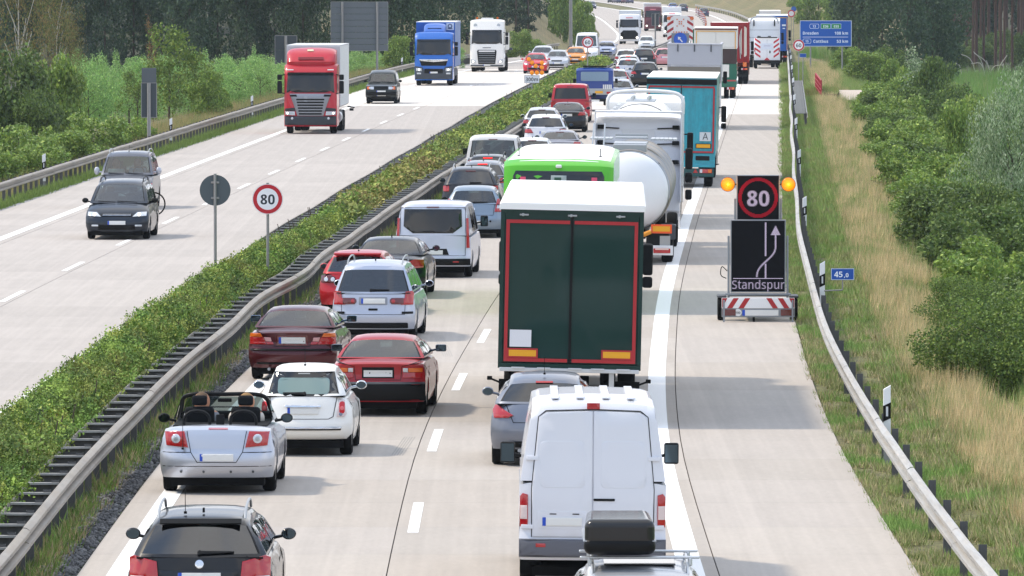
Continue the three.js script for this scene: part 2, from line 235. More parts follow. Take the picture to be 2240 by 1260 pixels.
// ---------- car builder: rear face at z = 0 looking +z, front at z = -L, wheels on y = 0 ----------
const tess = new TessellateModifier(.16, 4), tessF = new TessellateModifier(.07, 5);
const TS = [-1, -.985, -.95, -.88, -.75, -.5, -.25, 0, .25, .5, .75, .88, .95, .985, 1];
const ARCH = {
  hatch: { L: 4.15, w: .87, rp: [[-.1, .24], [-.02, .36], [0, .5], [-.01, .58], [-.05, .63], [-.07, .78], [-.12, .96]], gp: [[-.12, .96], [-.44, 1.40], [-.6, 1.44], [-1.2, 1.48], [-2.0, 1.46], [-2.3, 1.41], [-3.1, .98]], np: [[-3.75, .84], [-4.02, .7], [-4.13, .55], [-4.15, .4], [-4.08, .22]], zr: -.78, zf: -3.35, r: .315, pil: [-1.0, -1.95], wr: .585, wb: .80 },
  sedan: { L: 4.45, w: .87, rp: [[-.12, .26], [-.02, .38], [0, .5], [-.01, .6], [-.05, .64], [-.08, .78], [-.03, .95], [-.09, .985], [-.42, 1.0], [-.72, 1.02]], gp: [[-.72, 1.02], [-1.4, 1.36], [-1.55, 1.385], [-1.95, 1.405], [-2.45, 1.39], [-2.7, 1.34], [-3.45, .97]], np: [[-4.0, .84], [-4.32, .72], [-4.44, .55], [-4.45, .4], [-4.36, .22]], zr: -.98, zf: -3.68, r: .315, pil: [-1.35, -2.2], wr: .575, wb: .79 },
  wagon: { L: 4.55, w: .89, rp: [[-.1, .24], [-.02, .36], [0, .5], [-.01, .6], [-.05, .65], [-.07, .8], [-.1, .98]], gp: [[-.1, .98], [-.45, 1.41], [-.6, 1.45], [-1.4, 1.49], [-2.3, 1.47], [-2.62, 1.42], [-3.45, .98]], np: [[-4.1, .84], [-4.42, .7], [-4.54, .55], [-4.55, .4], [-4.48, .22]], zr: -.92, zf: -3.6, r: .32, pil: [-1.1, -2.2], wr: .58, wb: .81 },
  mpv: { L: 4.65, w: .905, rp: [[-.1, .26], [-.02, .38], [0, .52], [-.02, .62], [-.04, .7], [-.05, .86], [-.08, 1.05]], gp: [[-.08, 1.05], [-.34, 1.62], [-.5, 1.68], [-1.5, 1.72], [-2.5, 1.68], [-2.75, 1.62], [-3.75, 1.05]], np: [[-4.25, .9], [-4.55, .72], [-4.64, .55], [-4.65, .4], [-4.58, .24]], zr: -.85, zf: -3.7, r: .325, pil: [-1.2, -2.3], wr: .64, wb: .84 },
  suv: { L: 4.5, w: .92, rp: [[-.12, .34], [-.02, .46], [0, .6], [-.02, .7], [-.05, .76], [-.06, .92], [-.1, 1.1]], gp: [[-.1, 1.1], [-.42, 1.56], [-.58, 1.61], [-1.4, 1.66], [-2.2, 1.63], [-2.5, 1.58], [-3.3, 1.1]], np: [[-3.95, .98], [-4.3, .86], [-4.45, .65], [-4.5, .5], [-4.4, .32]], zr: -.85, zf: -3.5, r: .36, pil: [-1.1, -2.1], wr: .62, wb: .84 },
  van: { L: 5.0, w: .99, rp: [[-.06, .3], [0, .42], [0, .56], [-.02, .6], [-.03, .8], [-.04, 1.1]], gp: [[-.04, 1.1], [-.12, 1.84], [-.2, 1.92], [-1.5, 1.96], [-3.2, 1.93], [-3.5, 1.86], [-4.2, 1.12]], np: [[-4.75, .98], [-4.95, .8], [-5.0, .55], [-4.96, .28]], zr: -.95, zf: -4.0, r: .335, pil: [-1.4, -2.9], wr: .82, wb: .96, rr: [.05, .07] },
};
const mkGrid = () => ({ p: [], push(a, b, c, d) { this.p.push(...a, ...b, ...c, ...a, ...c, ...d); }, geo(crease = .7) { const g = new THREE.BufferGeometry(); g.setAttribute('position', new THREE.Float32BufferAttribute(this.p, 3)); g.computeVertexNormals(); return flat(toCreasedNormals(g, crease)); } });
const dense = (pts, m) => { const o = []; pts.forEach((p, i) => { if (i) { const q = pts[i - 1], n = Math.max(1, Math.ceil(Math.hypot(p[0] - q[0], p[1] - q[1]) / m)); for (let k = 1; k < n; k++) o.push([q[0] + (p[0] - q[0]) * k / n, q[1] + (p[1] - q[1]) * k / n]); } o.push(p); }); return o; };
function makeShape(arch, o = {}) {
  const S = { ...ARCH[arch], ...o }, sc = o.sx || 1;
  const w = S.w, belt = S.gp[0][1], [r1, r2] = S.rr || [.08, .17];
  S.wy = S.wy || [[.18, w * .93], [.42, w * .995], [.62, w], [.8, w * .985], [belt, S.wb + .015]];
  S.wyg = [[belt - .05, S.wb], [belt + .02, S.wb], [S.gp[1][1], S.wr + .02], [S.gp[2][1] + .03, S.wr]];
  S.map = (z, y, t, up) => {
    const a = Math.abs(t), pull = r1 * a * a + r2 * Math.pow(a, 9), k = clamp(1 + z / 1.3), kf = clamp(1 - (z + S.L) / 1.5);
    const W = lin(up ? S.wyg : S.wy, y), top = up ? clamp((y - S.gp[1][1] + .12) / .1) : clamp((y - belt + .22) / .12);
    return [t * W, y - top * (.025 * a * a + (up ? .05 : .035) * Math.pow(a, 10)), z - pull * k * (up ? .8 : 1) + pull * 1.25 * kf];
  };
  const prev = o.zEnd;
  S.rearFn = (x, y) => { const pr = [...S.rp, ...S.gp.slice(1, 2)]; let z = pr[0][0]; for (let i = 1; i < pr.length; i++) { const [za, ya] = pr[i - 1], [zb, yb] = pr[i]; if (y >= ya && y <= yb && yb > ya) { z = za + (zb - za) * (y - ya) / (yb - ya); break; } if (y > yb) z = zb; } const up = y > belt; return S.map(z, y, clamp(x / lin(up ? S.wyg : S.wy, y), -1, 1), up)[2]; };
  const nose = [S.gp[S.gp.length - 1], ...S.np];
  S.frontFn = (x, y) => { let z = nose[0][0]; for (let i = 1; i < nose.length; i++) { const [za, ya] = nose[i - 1], [zb, yb] = nose[i]; if (y <= ya && y >= yb) { z = za + (zb - za) * (y - ya) / (yb - ya || 1); break; } if (y < yb) z = zb; } return S.map(z, y, clamp(x / lin(S.wy, y), -1, 1), false)[2]; };
  return S;
}
function bodyGeo(S) {
  const g = mkGrid(), cowl = S.gp[S.gp.length - 1], R = S.r + .045, arcs = z0 => { const o = []; for (let i = 0; i <= 10; i++) { const a = Math.PI * i / 10; o.push([z0 - R * Math.cos(a), Math.max(.2, S.r + R * Math.sin(a) * .98)]); } return o; };
  const yb = S.np[S.np.length - 1][1], top = [...S.rp, cowl, ...S.np];
  const bottom = [[S.zf - R, yb - .02], ...arcs(S.zf), [S.zf + R, .2], [S.zr - R, .2], ...arcs(S.zr), [S.zr + R, S.rp[0][1] - .01]];
  const out = [...dense(top, .3), ...bottom]; const n = out.length;
  const pts = out.map(([z, y]) => TS.map(t => S.map(z, y, t, false)));
  for (let i = 0; i < n; i++) { const j = (i + 1) % n; for (let k = 0; k < TS.length - 1; k++) g.push(pts[i][k], pts[i][k + 1], pts[j][k + 1], pts[j][k]); }
  let sh = new THREE.ShapeGeometry(new THREE.Shape(out.map(([z, y]) => new THREE.Vector2(z, y)))); sh = tess.modify(sh.toNonIndexed()); const a = sh.attributes.position;
  for (let i = 0; i < a.count; i += 3) { const v = [0, 1, 2].map(k => S.map(a.getX(i + k), a.getY(i + k), 1, false)), m = v.map(q => [-q[0], q[1], q[2]]); g.p.push(...v[2], ...v[1], ...v[0], ...m[0], ...m[1], ...m[2]); }
  return g.geo(.75);
}
function cabinGeos(S) { // roof + pillars, panes, seals
  const roof = mkGrid(), rw = mkGrid(), ws = mkGrid(), seal = mkGrid(), gp = S.gp, n = gp.length, tw = S.tw || .86;
  const cut = (a, b, f) => [a[0] + (b[0] - a[0]) * f, a[1] + (b[1] - a[1]) * f];
  const b0 = S.rwb ?? .09, b1 = S.rwt ?? .9;
  const rows = [gp[0], cut(gp[0], gp[1], b0), cut(gp[0], gp[1], b0 + (b1 - b0) * .5), cut(gp[0], gp[1], b1), ...dense(gp.slice(1, n - 1), .35), cut(gp[n - 2], gp[n - 1], .1), cut(gp[n - 2], gp[n - 1], .5), cut(gp[n - 2], gp[n - 1], .9), gp[n - 1]];
  const ts = [-1, -.97, -(tw + .035), -tw, -.6, -.3, 0, .3, .6, tw, tw + .035, .97, 1], N = rows.length, pts = rows.map(([z, y]) => ts.map(t => S.map(z, y, t, true)));
  for (let i = 0; i < N - 1; i++) for (let k = 0; k < ts.length - 1; k++) {
    const tm = Math.abs(ts[k] + ts[k + 1]) / 2, isR = i === 1 || i === 2, isF = i === N - 4 || i === N - 3; let q = roof;
    if (isR && S.rw !== false && !S.open) q = tm < tw ? rw : tm < tw + .035 ? seal : roof; if (isF) q = tm < tw ? ws : tm < tw + .035 ? seal : roof;
    q.push(pts[i][k], pts[i][k + 1], pts[i + 1][k + 1], pts[i + 1][k]);
  }
  const topAt = z => { for (let i = 1; i < n; i++) if (z <= gp[i - 1][0] && z >= gp[i][0]) return lin([[gp[i][0], gp[i][1]], [gp[i - 1][0], gp[i - 1][1]]], z); return gp[0][1]; };
  const botAt = z => lin([[gp[n - 1][0], gp[n - 1][1]], [gp[0][0], gp[0][1]]], z) + .035;
  const zs = [S.zq ?? gp[0][0] - .14, ...S.pil, gp[n - 1][0] + .22], wins = [];
  if (S.sw !== false) for (let i = 0; i < zs.length - 1; i++) {
    if (S.swFrom && i < S.swFrom) continue;
    const a = zs[i] - (i ? .04 : 0), b = zs[i + 1] + (i < zs.length - 2 ? .04 : 0), up = [], lo = []; for (let k = 0; k <= 10; k++) { const z = a + (b - a) * k / 10, t = topAt(z) - .085, q = botAt(z); if (t - q > .015) { up.push([z, t]); lo.push([z, q]); } }
    if (up.length > 2) wins.push([...lo, ...up.reverse()]);
  }
  const shp = new THREE.Shape([...gp].map(([z, y]) => new THREE.Vector2(z, y))); wins.forEach(wn => shp.holes.push(new THREE.Path(wn.map(p => new THREE.Vector2(...p)))));
  const side = (shape, g, o = 0, sides = [1, -1]) => { const sg = tess.modify(new THREE.ShapeGeometry(shape).toNonIndexed()), a = sg.attributes.position; for (let i = 0; i < a.count; i += 3) for (const s of sides) { const v = [0, 1, 2].map(k => { const q = S.map(a.getX(i + k), a.getY(i + k), 1, true); return [s * (q[0] + o), q[1], q[2]]; }); s > 0 ? g.p.push(...v[2], ...v[1], ...v[0]) : g.p.push(...v[0], ...v[1], ...v[2]); } };
  side(shp, roof);
  const panes = wins.flatMap(wn => [1, -1].map(s => { const g = mkGrid(); side(new THREE.Shape(wn.map(p => new THREE.Vector2(...p))), g, -.004, [s]); return g.geo(); }));
  return { roof: roof.geo(.75), rw: rw.p.length ? rw.geo() : null, ws: ws.geo(), seal: seal.geo(), panes };
}
// a piece that lies on the rear (or nose) of the body: outline in x,y, thickness outward
function patchGeo(S, end, pts, thick = .02, bevel = .006, lift = 0) {
  let g = ext(pts, thick + .03, bevel); g = tessF.modify(flat(g)); const p = g.attributes.position, f = end === 'r' ? S.rearFn : S.frontFn;
  for (let i = 0; i < p.count; i++) { const x = p.getX(i), y = p.getY(i), dz = p.getZ(i) - .03 + lift; p.setZ(i, f(x, y) + (end === 'r' ? dz : -dz)); }
  g.deleteAttribute('normal'); const q = toCreasedNormals(g, .6); return flat(q);
}
const rect = (x, y, w, h) => [[x - w / 2, y - h / 2], [x + w / 2, y - h / 2], [x + w / 2, y + h / 2], [x - w / 2, y + h / 2]];
const rrect = (x, y, w, h, r = .02) => { const o = []; for (const [sx, sy, a0] of [[1, -1, -90], [1, 1, 0], [-1, 1, 90], [-1, -1, 180]]) for (let k = 0; k <= 3; k++) { const a = (a0 + k * 30) * Math.PI / 180; o.push([x + sx * (w / 2 - r) + r * Math.cos(a), y + sy * (h / 2 - r) + r * Math.sin(a)]); } return o; };
const circ = (x, y, r, n = 14, ry = r) => Array.from({ length: n }, (_, i) => [x + r * Math.cos(i / n * 6.2832), y + ry * Math.sin(i / n * 6.2832)]);
const mirX = pts => pts.map(([x, y]) => [-x, y]).reverse();
const tyreG = {}, rimG = {};
function wheel(parent, x, z, r, w = .2, y = r, rimMat = K.rim) {
  const k = r + '_' + w; tyreG[k] ??= (() => { const h = w / 2, g = new THREE.LatheGeometry([[r * .62, -h * .9], [r * .9, -h], [r * .985, -h * .75], [r, -h * .3], [r, h * .3], [r * .985, h * .75], [r * .9, h], [r * .62, h * .9]].map(p => new THREE.Vector2(...p)), 28); g.rotateZ(Math.PI / 2); return g; })();
  rimG[k] ??= (() => { const gs = [Cx(r * .63, w * .55, 0, 0, 0, 24), Cx(r * .16, w * .9, 0, 0, 0, 12)]; for (let i = 0; i < 5; i++) { const b = B(w * .86, r * .5, r * .16, 0, r * .33, 0); b.rotateX(i * Math.PI * 2 / 5); gs.push(b); } return join(gs); })();
  const t = part('wheel', tyreG[k], K.rub, parent); t.position.set(x, y, z); part('rim', rimG[k], rimMat, t); return t;
}
function mirrorPair(g, S, m, o = {}) {
  const z = o.z ?? S.gp[S.gp.length - 1][0] + .42, y = o.y ?? S.gp[0][1] + .07, W = S.wb + .02, w = o.w || .19, h = o.h || .14;
  for (const s of [-1, 1]) { const x = s * (W + .05 + w / 2); const q = new THREE.SphereGeometry(.5, 14, 10); q.scale(w, h * 1.08, .11); if (o.sq) { q.dispose(); } const body = o.sq ? RB(w, h, .1, x, y, z, .03) : q.translate(x, y, z); const hs = part('mirror', [body, bar([s * (W - .04), y - .05, z - .03], [x - s * w * .3, y - .02, z], .022)], m, g); const gl = new THREE.CircleGeometry(.5, 20); gl.scale(w * .84, h * .84, 1); part('mirror_glass', o.sq ? B(w * .86, h * .84, .004, x, y, z + .052) : gl.translate(x, y, z + .056), K.mirror, hs); }
}
function plateOn(g, S, end, x, y, w = .52, h = .11, both = true) { const p = part('licence_plate', patchGeo(S, end, rect(x, y, w, h), .012, .003), K.plate, g); const s = end === 'r' ? -1 : 1; if (both) part('country_band', patchGeo(S, end, rect(x + s * (w / 2 - .024), y, .046, h), .015, .002), K.eu, p); return p; }
function interiorGeo(S) { // tray at belt level, seats with headrests, dashboard, wheel
  const b = S.gp[0][1], z0 = S.gp[0][0], n = S.gp.length, zc = S.gp[n - 1][0], zf = zc + 1.15, zb = z0 - .75, w = S.wb - .04, H = S.gp[2][1], gs = [B(w * 2, .02, z0 - zc - .1, 0, b - .01, (z0 + zc) / 2)];
  for (const x of [-.34, .34]) { gs.push(RB(.46, .34, .14, x, b + .1, zf, .06, .15), RB(.25, .16, .09, x, Math.min(b + .37, H - .16), zf + .03, .05)); gs.push(RB(.22, .13, .09, x * 1.05, Math.min(b + .16, H - .22), Math.min(zb, z0 - .5), .04)); }
  gs.push(RB(w * 1.8, .18, .14, 0, b + .02, Math.min(zb, z0 - .5), .05), RB(w * 1.9, .1, .4, 0, b + .03, zc + .35, .04)); const t = new THREE.TorusGeometry(.17, .018, 6, 16); gs.push(t.translate(-.34, b + .1, zc + .68)); return join(gs);
}
const geoCache = {};
function car(name, label, arch, o, category = 'car') {
  const key = o.key || arch + JSON.stringify({ ...o, c: 0, lamps: 0, at: 0, add: 0 }); const C = geoCache[key] ??= (() => { const S = makeShape(arch, o); return { S, body: bodyGeo(S), cab: cabinGeos(S), int: interiorGeo(S) }; })();
  const S = C.S, g = thing(name, label, category, o.group), m = o.m || paint(o.c, o.metal ?? 0), gl = o.glass || K.glass;
  part('body', C.body, m, g);
  if (!o.open) {
    part('roof', C.cab.roof, o.roofM || m, g); part('window_seal', C.cab.seal, K.trim, g); if (C.cab.rw) part('rear_window', C.cab.rw, o.rg || gl, g);
    part('windscreen', C.cab.ws, K.glass, g); C.cab.panes.forEach(p => part('side_window', p, o.sg || gl, g)); part('interior', C.int, K.seat, g);
  }
  const ww = S.w - .12; for (const z of [S.zr, S.zf]) for (const s of [-1, 1]) wheel(g, s * ww, z, S.r, o.tw2 || .205);
  part('underbody', B(S.w * 1.62, .12, S.L * .88, 0, .19, -S.L / 2), K.rub, g);
  if (o.mir !== false) mirrorPair(g, S, o.mm || m, o.mir || {});
  g.S = S; g.m = m;
  if (o.add) o.add(g, S, m);
  return g;
}
// helpers for the details of a car, all outlines given for the right side (+x)
const both = (g, S, end, n, pts, mt, th, bv, lift) => [pts, mirX(pts)].map(p => part(n, patchGeo(S, end, p, th, bv, lift), mt, g));
const one = (g, S, end, n, pts, mt, th, bv, lift) => part(n, patchGeo(S, end, pts, th, bv, lift), mt, g);
const seam = (S, end, pts, w = .011) => { const gs = []; for (let i = 1; i < pts.length; i++) { const [ax, ay] = pts[i - 1], [bx, by] = pts[i], l = Math.hypot(bx - ax, by - ay), nx = -(by - ay) / l * w / 2, ny = (bx - ax) / l * w / 2; gs.push(patchGeo(S, end, [[ax - nx, ay - ny], [bx - nx, by - ny], [bx + nx, by + ny], [ax + nx, ay + ny]], .0015, 0)); } return gs; };
const gap = (g, S, end, ...lines) => part('panel_gap', lines.flatMap(l => seam(S, end, l)), K.trim, g);
const finAnt = (g, S, z, x = 0) => { const y = S.gp[3][1] - .01; return part('antenna', [ext([[0, 0], [.11, 0], [.09, .055], [.07, .06]], .02, .004).rotateY(-Math.PI / 2).translate(x + .01, y, z - .1)], K.trim, g); };
const rodAnt = (g, S, z, x = 0, l = .25, tilt = .12) => { const y = S.gp[3][1] - .02; return part('antenna', [Cy(.02, .03, x, y + .015, z, 8), bar([x, y, z], [x, y + l, z + tilt], .005)], K.trim, g); };
function wiper(g, S, y, x0, x1) { return part('rear_wiper', [patchGeo(S, 'r', [[x0, y - .012], [x1, y + .008], [x1, y + .022], [x0, y + .028]], .02, .003, .008), patchGeo(S, 'r', circ(x0, y + .008, .028, 10), .03, .004)], K.trim, g); }
const roofRails = (g, S, m = K.blk, h = .05) => { for (const s of [-1, 1]) { const x = s * (S.wr - .05), z0 = S.gp[2][0] - .1, z1 = S.gp[4][0] - .1, y = S.gp[2][1] - .03; part('roof_rail', tube([[x, y - .02, z0], [x, y + h, z0 - .15], [x, S.gp[3][1] + h + .01, (z0 + z1) / 2], [x, S.gp[4][1] + h, z1 + .15], [x, S.gp[4][1] - .03, z1]], .018, 20, 6), m, g); } };
const hiBrake = (g, S, y, w = .3, m = K.dred, h = .028) => one(g, S, 'r', 'high_brake_light', rrect(0, y, w, h, .008), m, .02, .004);
function put(g, d, x, f, yawAdd = 0, roll = 0, lift = 0) { g.position.set(x, prof(d) + lift, -d); g.rotation.set(0, -Math.atan(slope(f, d)) + yawAdd, roll); return g; }
function putF(g, d, x, f, L, yawAdd = 0, roll = 0) { const a = -Math.atan(slope(f, d)) + yawAdd; g.rotation.set(0, a + Math.PI, roll); g.position.set(x - Math.sin(a) * L, prof(d), -d - Math.cos(a) * L); return g; }

// ---------- near cars in the left queue, from the camera on ----------
{ // black estate
  const g = car('estate_car', 'black estate car with roof rails, nearest at the bottom left', 'wagon', { key: 'n1', c: 0x0b0d12, metal: .35, w: .89, rg: K.tint, sg: K.tint, mm: paint(0x0b0d12, .35), tw: .88, add(g, S) {
    both(g, S, 'r', 'tail_light', [[.5, .72], [.86, .74], [.86, .97], [.80, 1.0], [.52, .93]], K.red, .02); both(g, S, 'r', 'reversing_light', [[.66, .70], [.85, .70], [.85, .755], [.68, .755]], K.lens, .024);
    plateOn(g, S, 'r', 0, .74); gap(g, S, 'r', [[-.58, 1.0], [-.5, .68], [.5, .68], [.58, 1.0]]); one(g, S, 'r', 'plate_recess', [[-.42, .66], [.42, .66], [.5, .82], [-.5, .82]], paint(0x14171d, .35), .004, .002);
    hiBrake(g, S, 1.385, .34); wiper(g, S, 1.03, .0, .42); roofRails(g, S, K.steel, .06); finAnt(g, S, -.75, .02); rodAnt(g, S, -.7, -.2, .3, .05); part('spoiler', RB(1.0, .02, .1, 0, 1.395, -.42, .009, .6), K.trim, g);
    one(g, S, 'r', 'rear_badge', circ(0, .90, .055), K.chrome, .012);
  } }); put(g, 91.9, -3.8, xr, -.01);
}
{ // silver convertible with the roof down
  const c = 0xb9bdc6, g = car('convertible_car', 'silver convertible with its roof down in front of the black estate', 'sedan', { key: 'n2', c, metal: .6, w: .888, L: 4.35, open: true, wb: .8, rp: [[-.12, .26], [-.02, .36], [0, .48], [0, .62], [-.03, .66], [-.05, .72], [-.05, .9], [-.10, 1.0], [-.3, 1.05], [-.85, 1.03]], gp: [[-.85, 1.03], [-1.35, 1.38], [-1.5, 1.4], [-1.9, 1.41], [-2.25, 1.4], [-2.35, 1.38], [-3.05, .98]], mm: K.blk, mir: { y: 1.04, z: -2.5 }, add(g, S) {
    both(g, S, 'r', 'tail_light', [[.44, .73], [.78, .76], [.81, .97], [.50, .98]], K.red, .02); both(g, S, 'r', 'reversing_light', circ(.63, .865, .072), K.lens, .034, .01); both(g, S, 'r', 'lamp_ring', circ(.63, .865, .04), K.steel, .04, .01);
    plateOn(g, S, 'r', 0, .575); gap(g, S, 'r', [[-.46, .98], [-.40, .66], [-.30, .50], [.30, .50], [.40, .66], [.46, .98]], [[-.84, .655], [-.4, .655]], [[.4, .655], [.84, .655]], [[-.84, .44], [.84, .44]]);
    for (const x of [-.55, -.2, .22, .56]) one(g, S, 'r', 'parking_sensor', circ(x, .355, .02, 10), K.grey, .008, .002);
    one(g, S, 'r', 'high_brake_light', rrect(.02, 1.017, .3, .022, .008), K.red, .02, .004);
    // cockpit: dark tub, seats, roll hoops, windscreen frame
    part('cockpit', [RB(1.46, .04, 1.9, 0, 1.0, -1.85, .015), RB(1.44, .13, .35, 0, 1.06, -2.85, .05)], K.seat, g);
    for (const x of [-.36, .36]) { part('roll_hoop', tube([[x - .2, 1.0, -.98], [x - .19, 1.14, -1.0], [x - .1, 1.22, -1.01], [x + .1, 1.22, -1.01], [x + .19, 1.14, -1.0], [x + .2, 1.0, -.98]], .023, 20, 8), K.blk, g); part('seat', [RB(.46, .36, .14, x, 1.08, -1.75, .06, .15), RB(.24, .16, .09, x, 1.36, -1.7, .05)], K.seat, g); }
    part('wind_deflector', [RB(.9, .02, .02, 0, 1.28, -1.35, .01), RB(.13, .16, .03, 0, 1.1, -1.05, .02)], K.blk, g);
    const A = [[-.76, 1.0, -2.95], [-.70, 1.18, -2.62], [-.60, 1.40, -2.26], [0, 1.43, -2.18], [.60, 1.40, -2.26], [.70, 1.18, -2.62], [.76, 1.0, -2.95]]; part('windscreen_frame', tube(A, .034, 40, 8), K.trim, g);
    const w = mkGrid(); w.push([-.73, 1.0, -2.95], [.73, 1.0, -2.95], [.58, 1.39, -2.27], [-.58, 1.39, -2.27]); part('windscreen', w.geo(), K.glass, g); part('rear_view_mirror', RB(.22, .06, .03, 0, 1.33, -2.3, .02), K.blk, g);
    for (const s of [-1, 1]) { const w2 = mkGrid(); w2.push([s * .79, 1.03, -2.9], [s * .79, 1.03, -2.0], [s * .73, 1.22, -2.1], [s * .70, 1.3, -2.42]); part('side_window', w2.geo(), K.glass, g); }
    rodAnt(g, { gp: [0, 0, 0, [0, .72]] }, -.01, -.52, .9, -.02);
  } }); put(g, 116.6, -4.55, xr, -.015);
}
{ // white retro city car
  const g = car('city_car', 'small white retro city car with a chrome bumper strip', 'hatch', { key: 'n3', c: 0xe9e8e2, w: .813, L: 3.55, rr: [.13, .2], rp: [[-.14, .28], [-.04, .36], [0, .46], [-.01, .56], [-.05, .62], [-.06, .8], [-.14, 1.0]], gp: [[-.14, 1.0], [-.50, 1.38], [-.62, 1.43], [-1.2, 1.49], [-1.8, 1.47], [-2.05, 1.42], [-2.7, 1.0]], np: [[-3.2, .84], [-3.45, .68], [-3.54, .5], [-3.5, .24]], zr: -.62, zf: -2.9, r: .3, pil: [-1.2], wr: .51, wb: .70, tw: .82, mm: K.chrome, add(g, S) {
    one(g, S, 'r', 'window_border', [[-.60, .99], [.60, .99], [.5, 1.385], [-.5, 1.385]], K.dark, .003, .002); one(g, S, 'r', 'rear_glass', rrect(0, 1.16, .86, .26, .06), new THREE.MeshPhysicalMaterial({ color: 0x5f7a78, roughness: .05, clearcoat: 1 }), .006, .002);
    both(g, S, 'r', 'tail_light', [[.56, .66], [.68, .655], [.72, .70], [.68, .93], [.60, .94]], plain(0xd9c9c9, .2), .018); both(g, S, 'r', 'lamp_lens', rrect(.645, .81, .09, .2, .04), plain(0xc4262e, .18), .03, .006); both(g, S, 'r', 'fog_lens', circ(.645, .80, .034), plain(0xd8666a, .2), .036, .006); both(g, S, 'r', 'reversing_light', circ(.625, .70, .03), plain(0x7d8798, .2), .03, .006);
    plateOn(g, S, 'r', 0, .755); one(g, S, 'r', 'tailgate_handle', rrect(0, .835, .60, .04, .015), K.chrome, .035, .012); gap(g, S, 'r', [[-.56, .98], [-.50, .66], [-.42, .62], [.42, .62], [.50, .66], [.56, .98]]);
    one(g, S, 'r', 'bumper_strip', rrect(0, .475, 1.28, .034, .014), K.chrome, .028, .01); one(g, S, 'r', 'bumper_gasket', rrect(0, .446, 1.26, .022, .008), K.trim, .018, .004); one(g, S, 'r', 'high_brake_light', rrect(0, 1.355, .2, .02, .006), plain(0x8d9090, .3), .012, .003);
    wiper(g, S, 1.035, .02, -.34); rodAnt(g, S, -.75, 0, .32, .02); part('exhaust', Cz(.035, .12, -.52, .26, -.08, 12), K.rim, g);
  } }); put(g, 125.6, -3.47, xr, -.02);
}
{ // bright red saloon with black lower bumper
  const g = car('saloon_car', 'bright red saloon with a black lower bumper beside the white city car', 'sedan', { key: 'n4', c: 0xa00e1a, w: .85, L: 4.43, rr: [.05, .12], mm: paint(0x20314a), mir: { sq: 1, w: .2, h: .13 }, tw: .89, rwb: .05, add(g, S) {
    both(g, S, 'r', 'tail_light', [[.45, .70], [.80, .70], [.80, .795], [.45, .795]], K.red, .016); both(g, S, 'r', 'indicator', [[.55, .80], [.80, .80], [.80, .875], [.55, .875]], K.amb, .016); both(g, S, 'r', 'reversing_light', [[.45, .80], [.54, .80], [.54, .875], [.45, .875]], K.lens, .016);
    const p = plateOn(g, S, 'r', 0, .775, .52, .12, false); one(g, S, 'r', 'plate_recess', rect(0, .79, .58, .2), K.blk, .006, .002); one(g, S, 'r', 'bumper', [[-.85, .28], [.85, .28], [.85, .60], [-.85, .60]], K.blk, .02, .01); one(g, S, 'r', 'bumper_edge', [[-.84, .585], [.84, .585], [.84, .625], [-.84, .625]], K.grey, .03, .01);
    gap(g, S, 'r', [[-.78, 1.0], [-.43, .9], [-.41, .66], [.41, .66], [.43, .9], [.78, 1.0]]); part('exhaust', Cz(.03, .1, -.5, .24, -.06, 10), K.rim, g);
  } }); put(g, 136.6, -2.42, xr, -.035);
}
{ // dark red saloon
  const g = car('saloon_car', 'dark wine red saloon with wrap-round tail lamps by the guardrail', 'sedan', { key: 'n5', c: 0x4c0c16, metal: .3, w: .87, L: 4.47, mm: paint(0x1c4a6a, .3), mir: { sq: 1, w: .2, h: .13 }, tw: .89, add(g, S) {
    both(g, S, 'r', 'tail_light', [[.50, .72], [.84, .72], [.85, .86], [.56, .86]], K.red, .016); both(g, S, 'r', 'indicator', [[.58, .865], [.85, .865], [.83, .94], [.62, .94]], K.amb, .016); both(g, S, 'r', 'reversing_light', [[.40, .78], [.52, .78], [.55, .86], [.42, .855]], plain(0xd0a0a0, .2), .018); both(g, S, 'r', 'fog_light', [[.36, .72], [.49, .72], [.52, .775], [.38, .775]], K.red, .018);
    plateOn(g, S, 'r', 0, .80, .52, .12); one(g, S, 'r', 'plate_recess', rect(0, .80, .62, .2), K.dred, .005, .002); one(g, S, 'r', 'bumper_strip', rrect(0, .62, 1.66, .035, .01), K.trim, .022, .006); one(g, S, 'r', 'lower_grille', rrect(0, .35, 1.4, .04, .01), K.trim, .01, .003);
    gap(g, S, 'r', [[-.74, 1.0], [-.52, .9], [-.34, .68], [.34, .68], [.52, .9], [.74, 1.0]]); part('exhaust', Cz(.03, .1, -.45, .24, -.06, 10), K.rim, g);
  } }); put(g, 148, -4.3, xr, -.03);
}
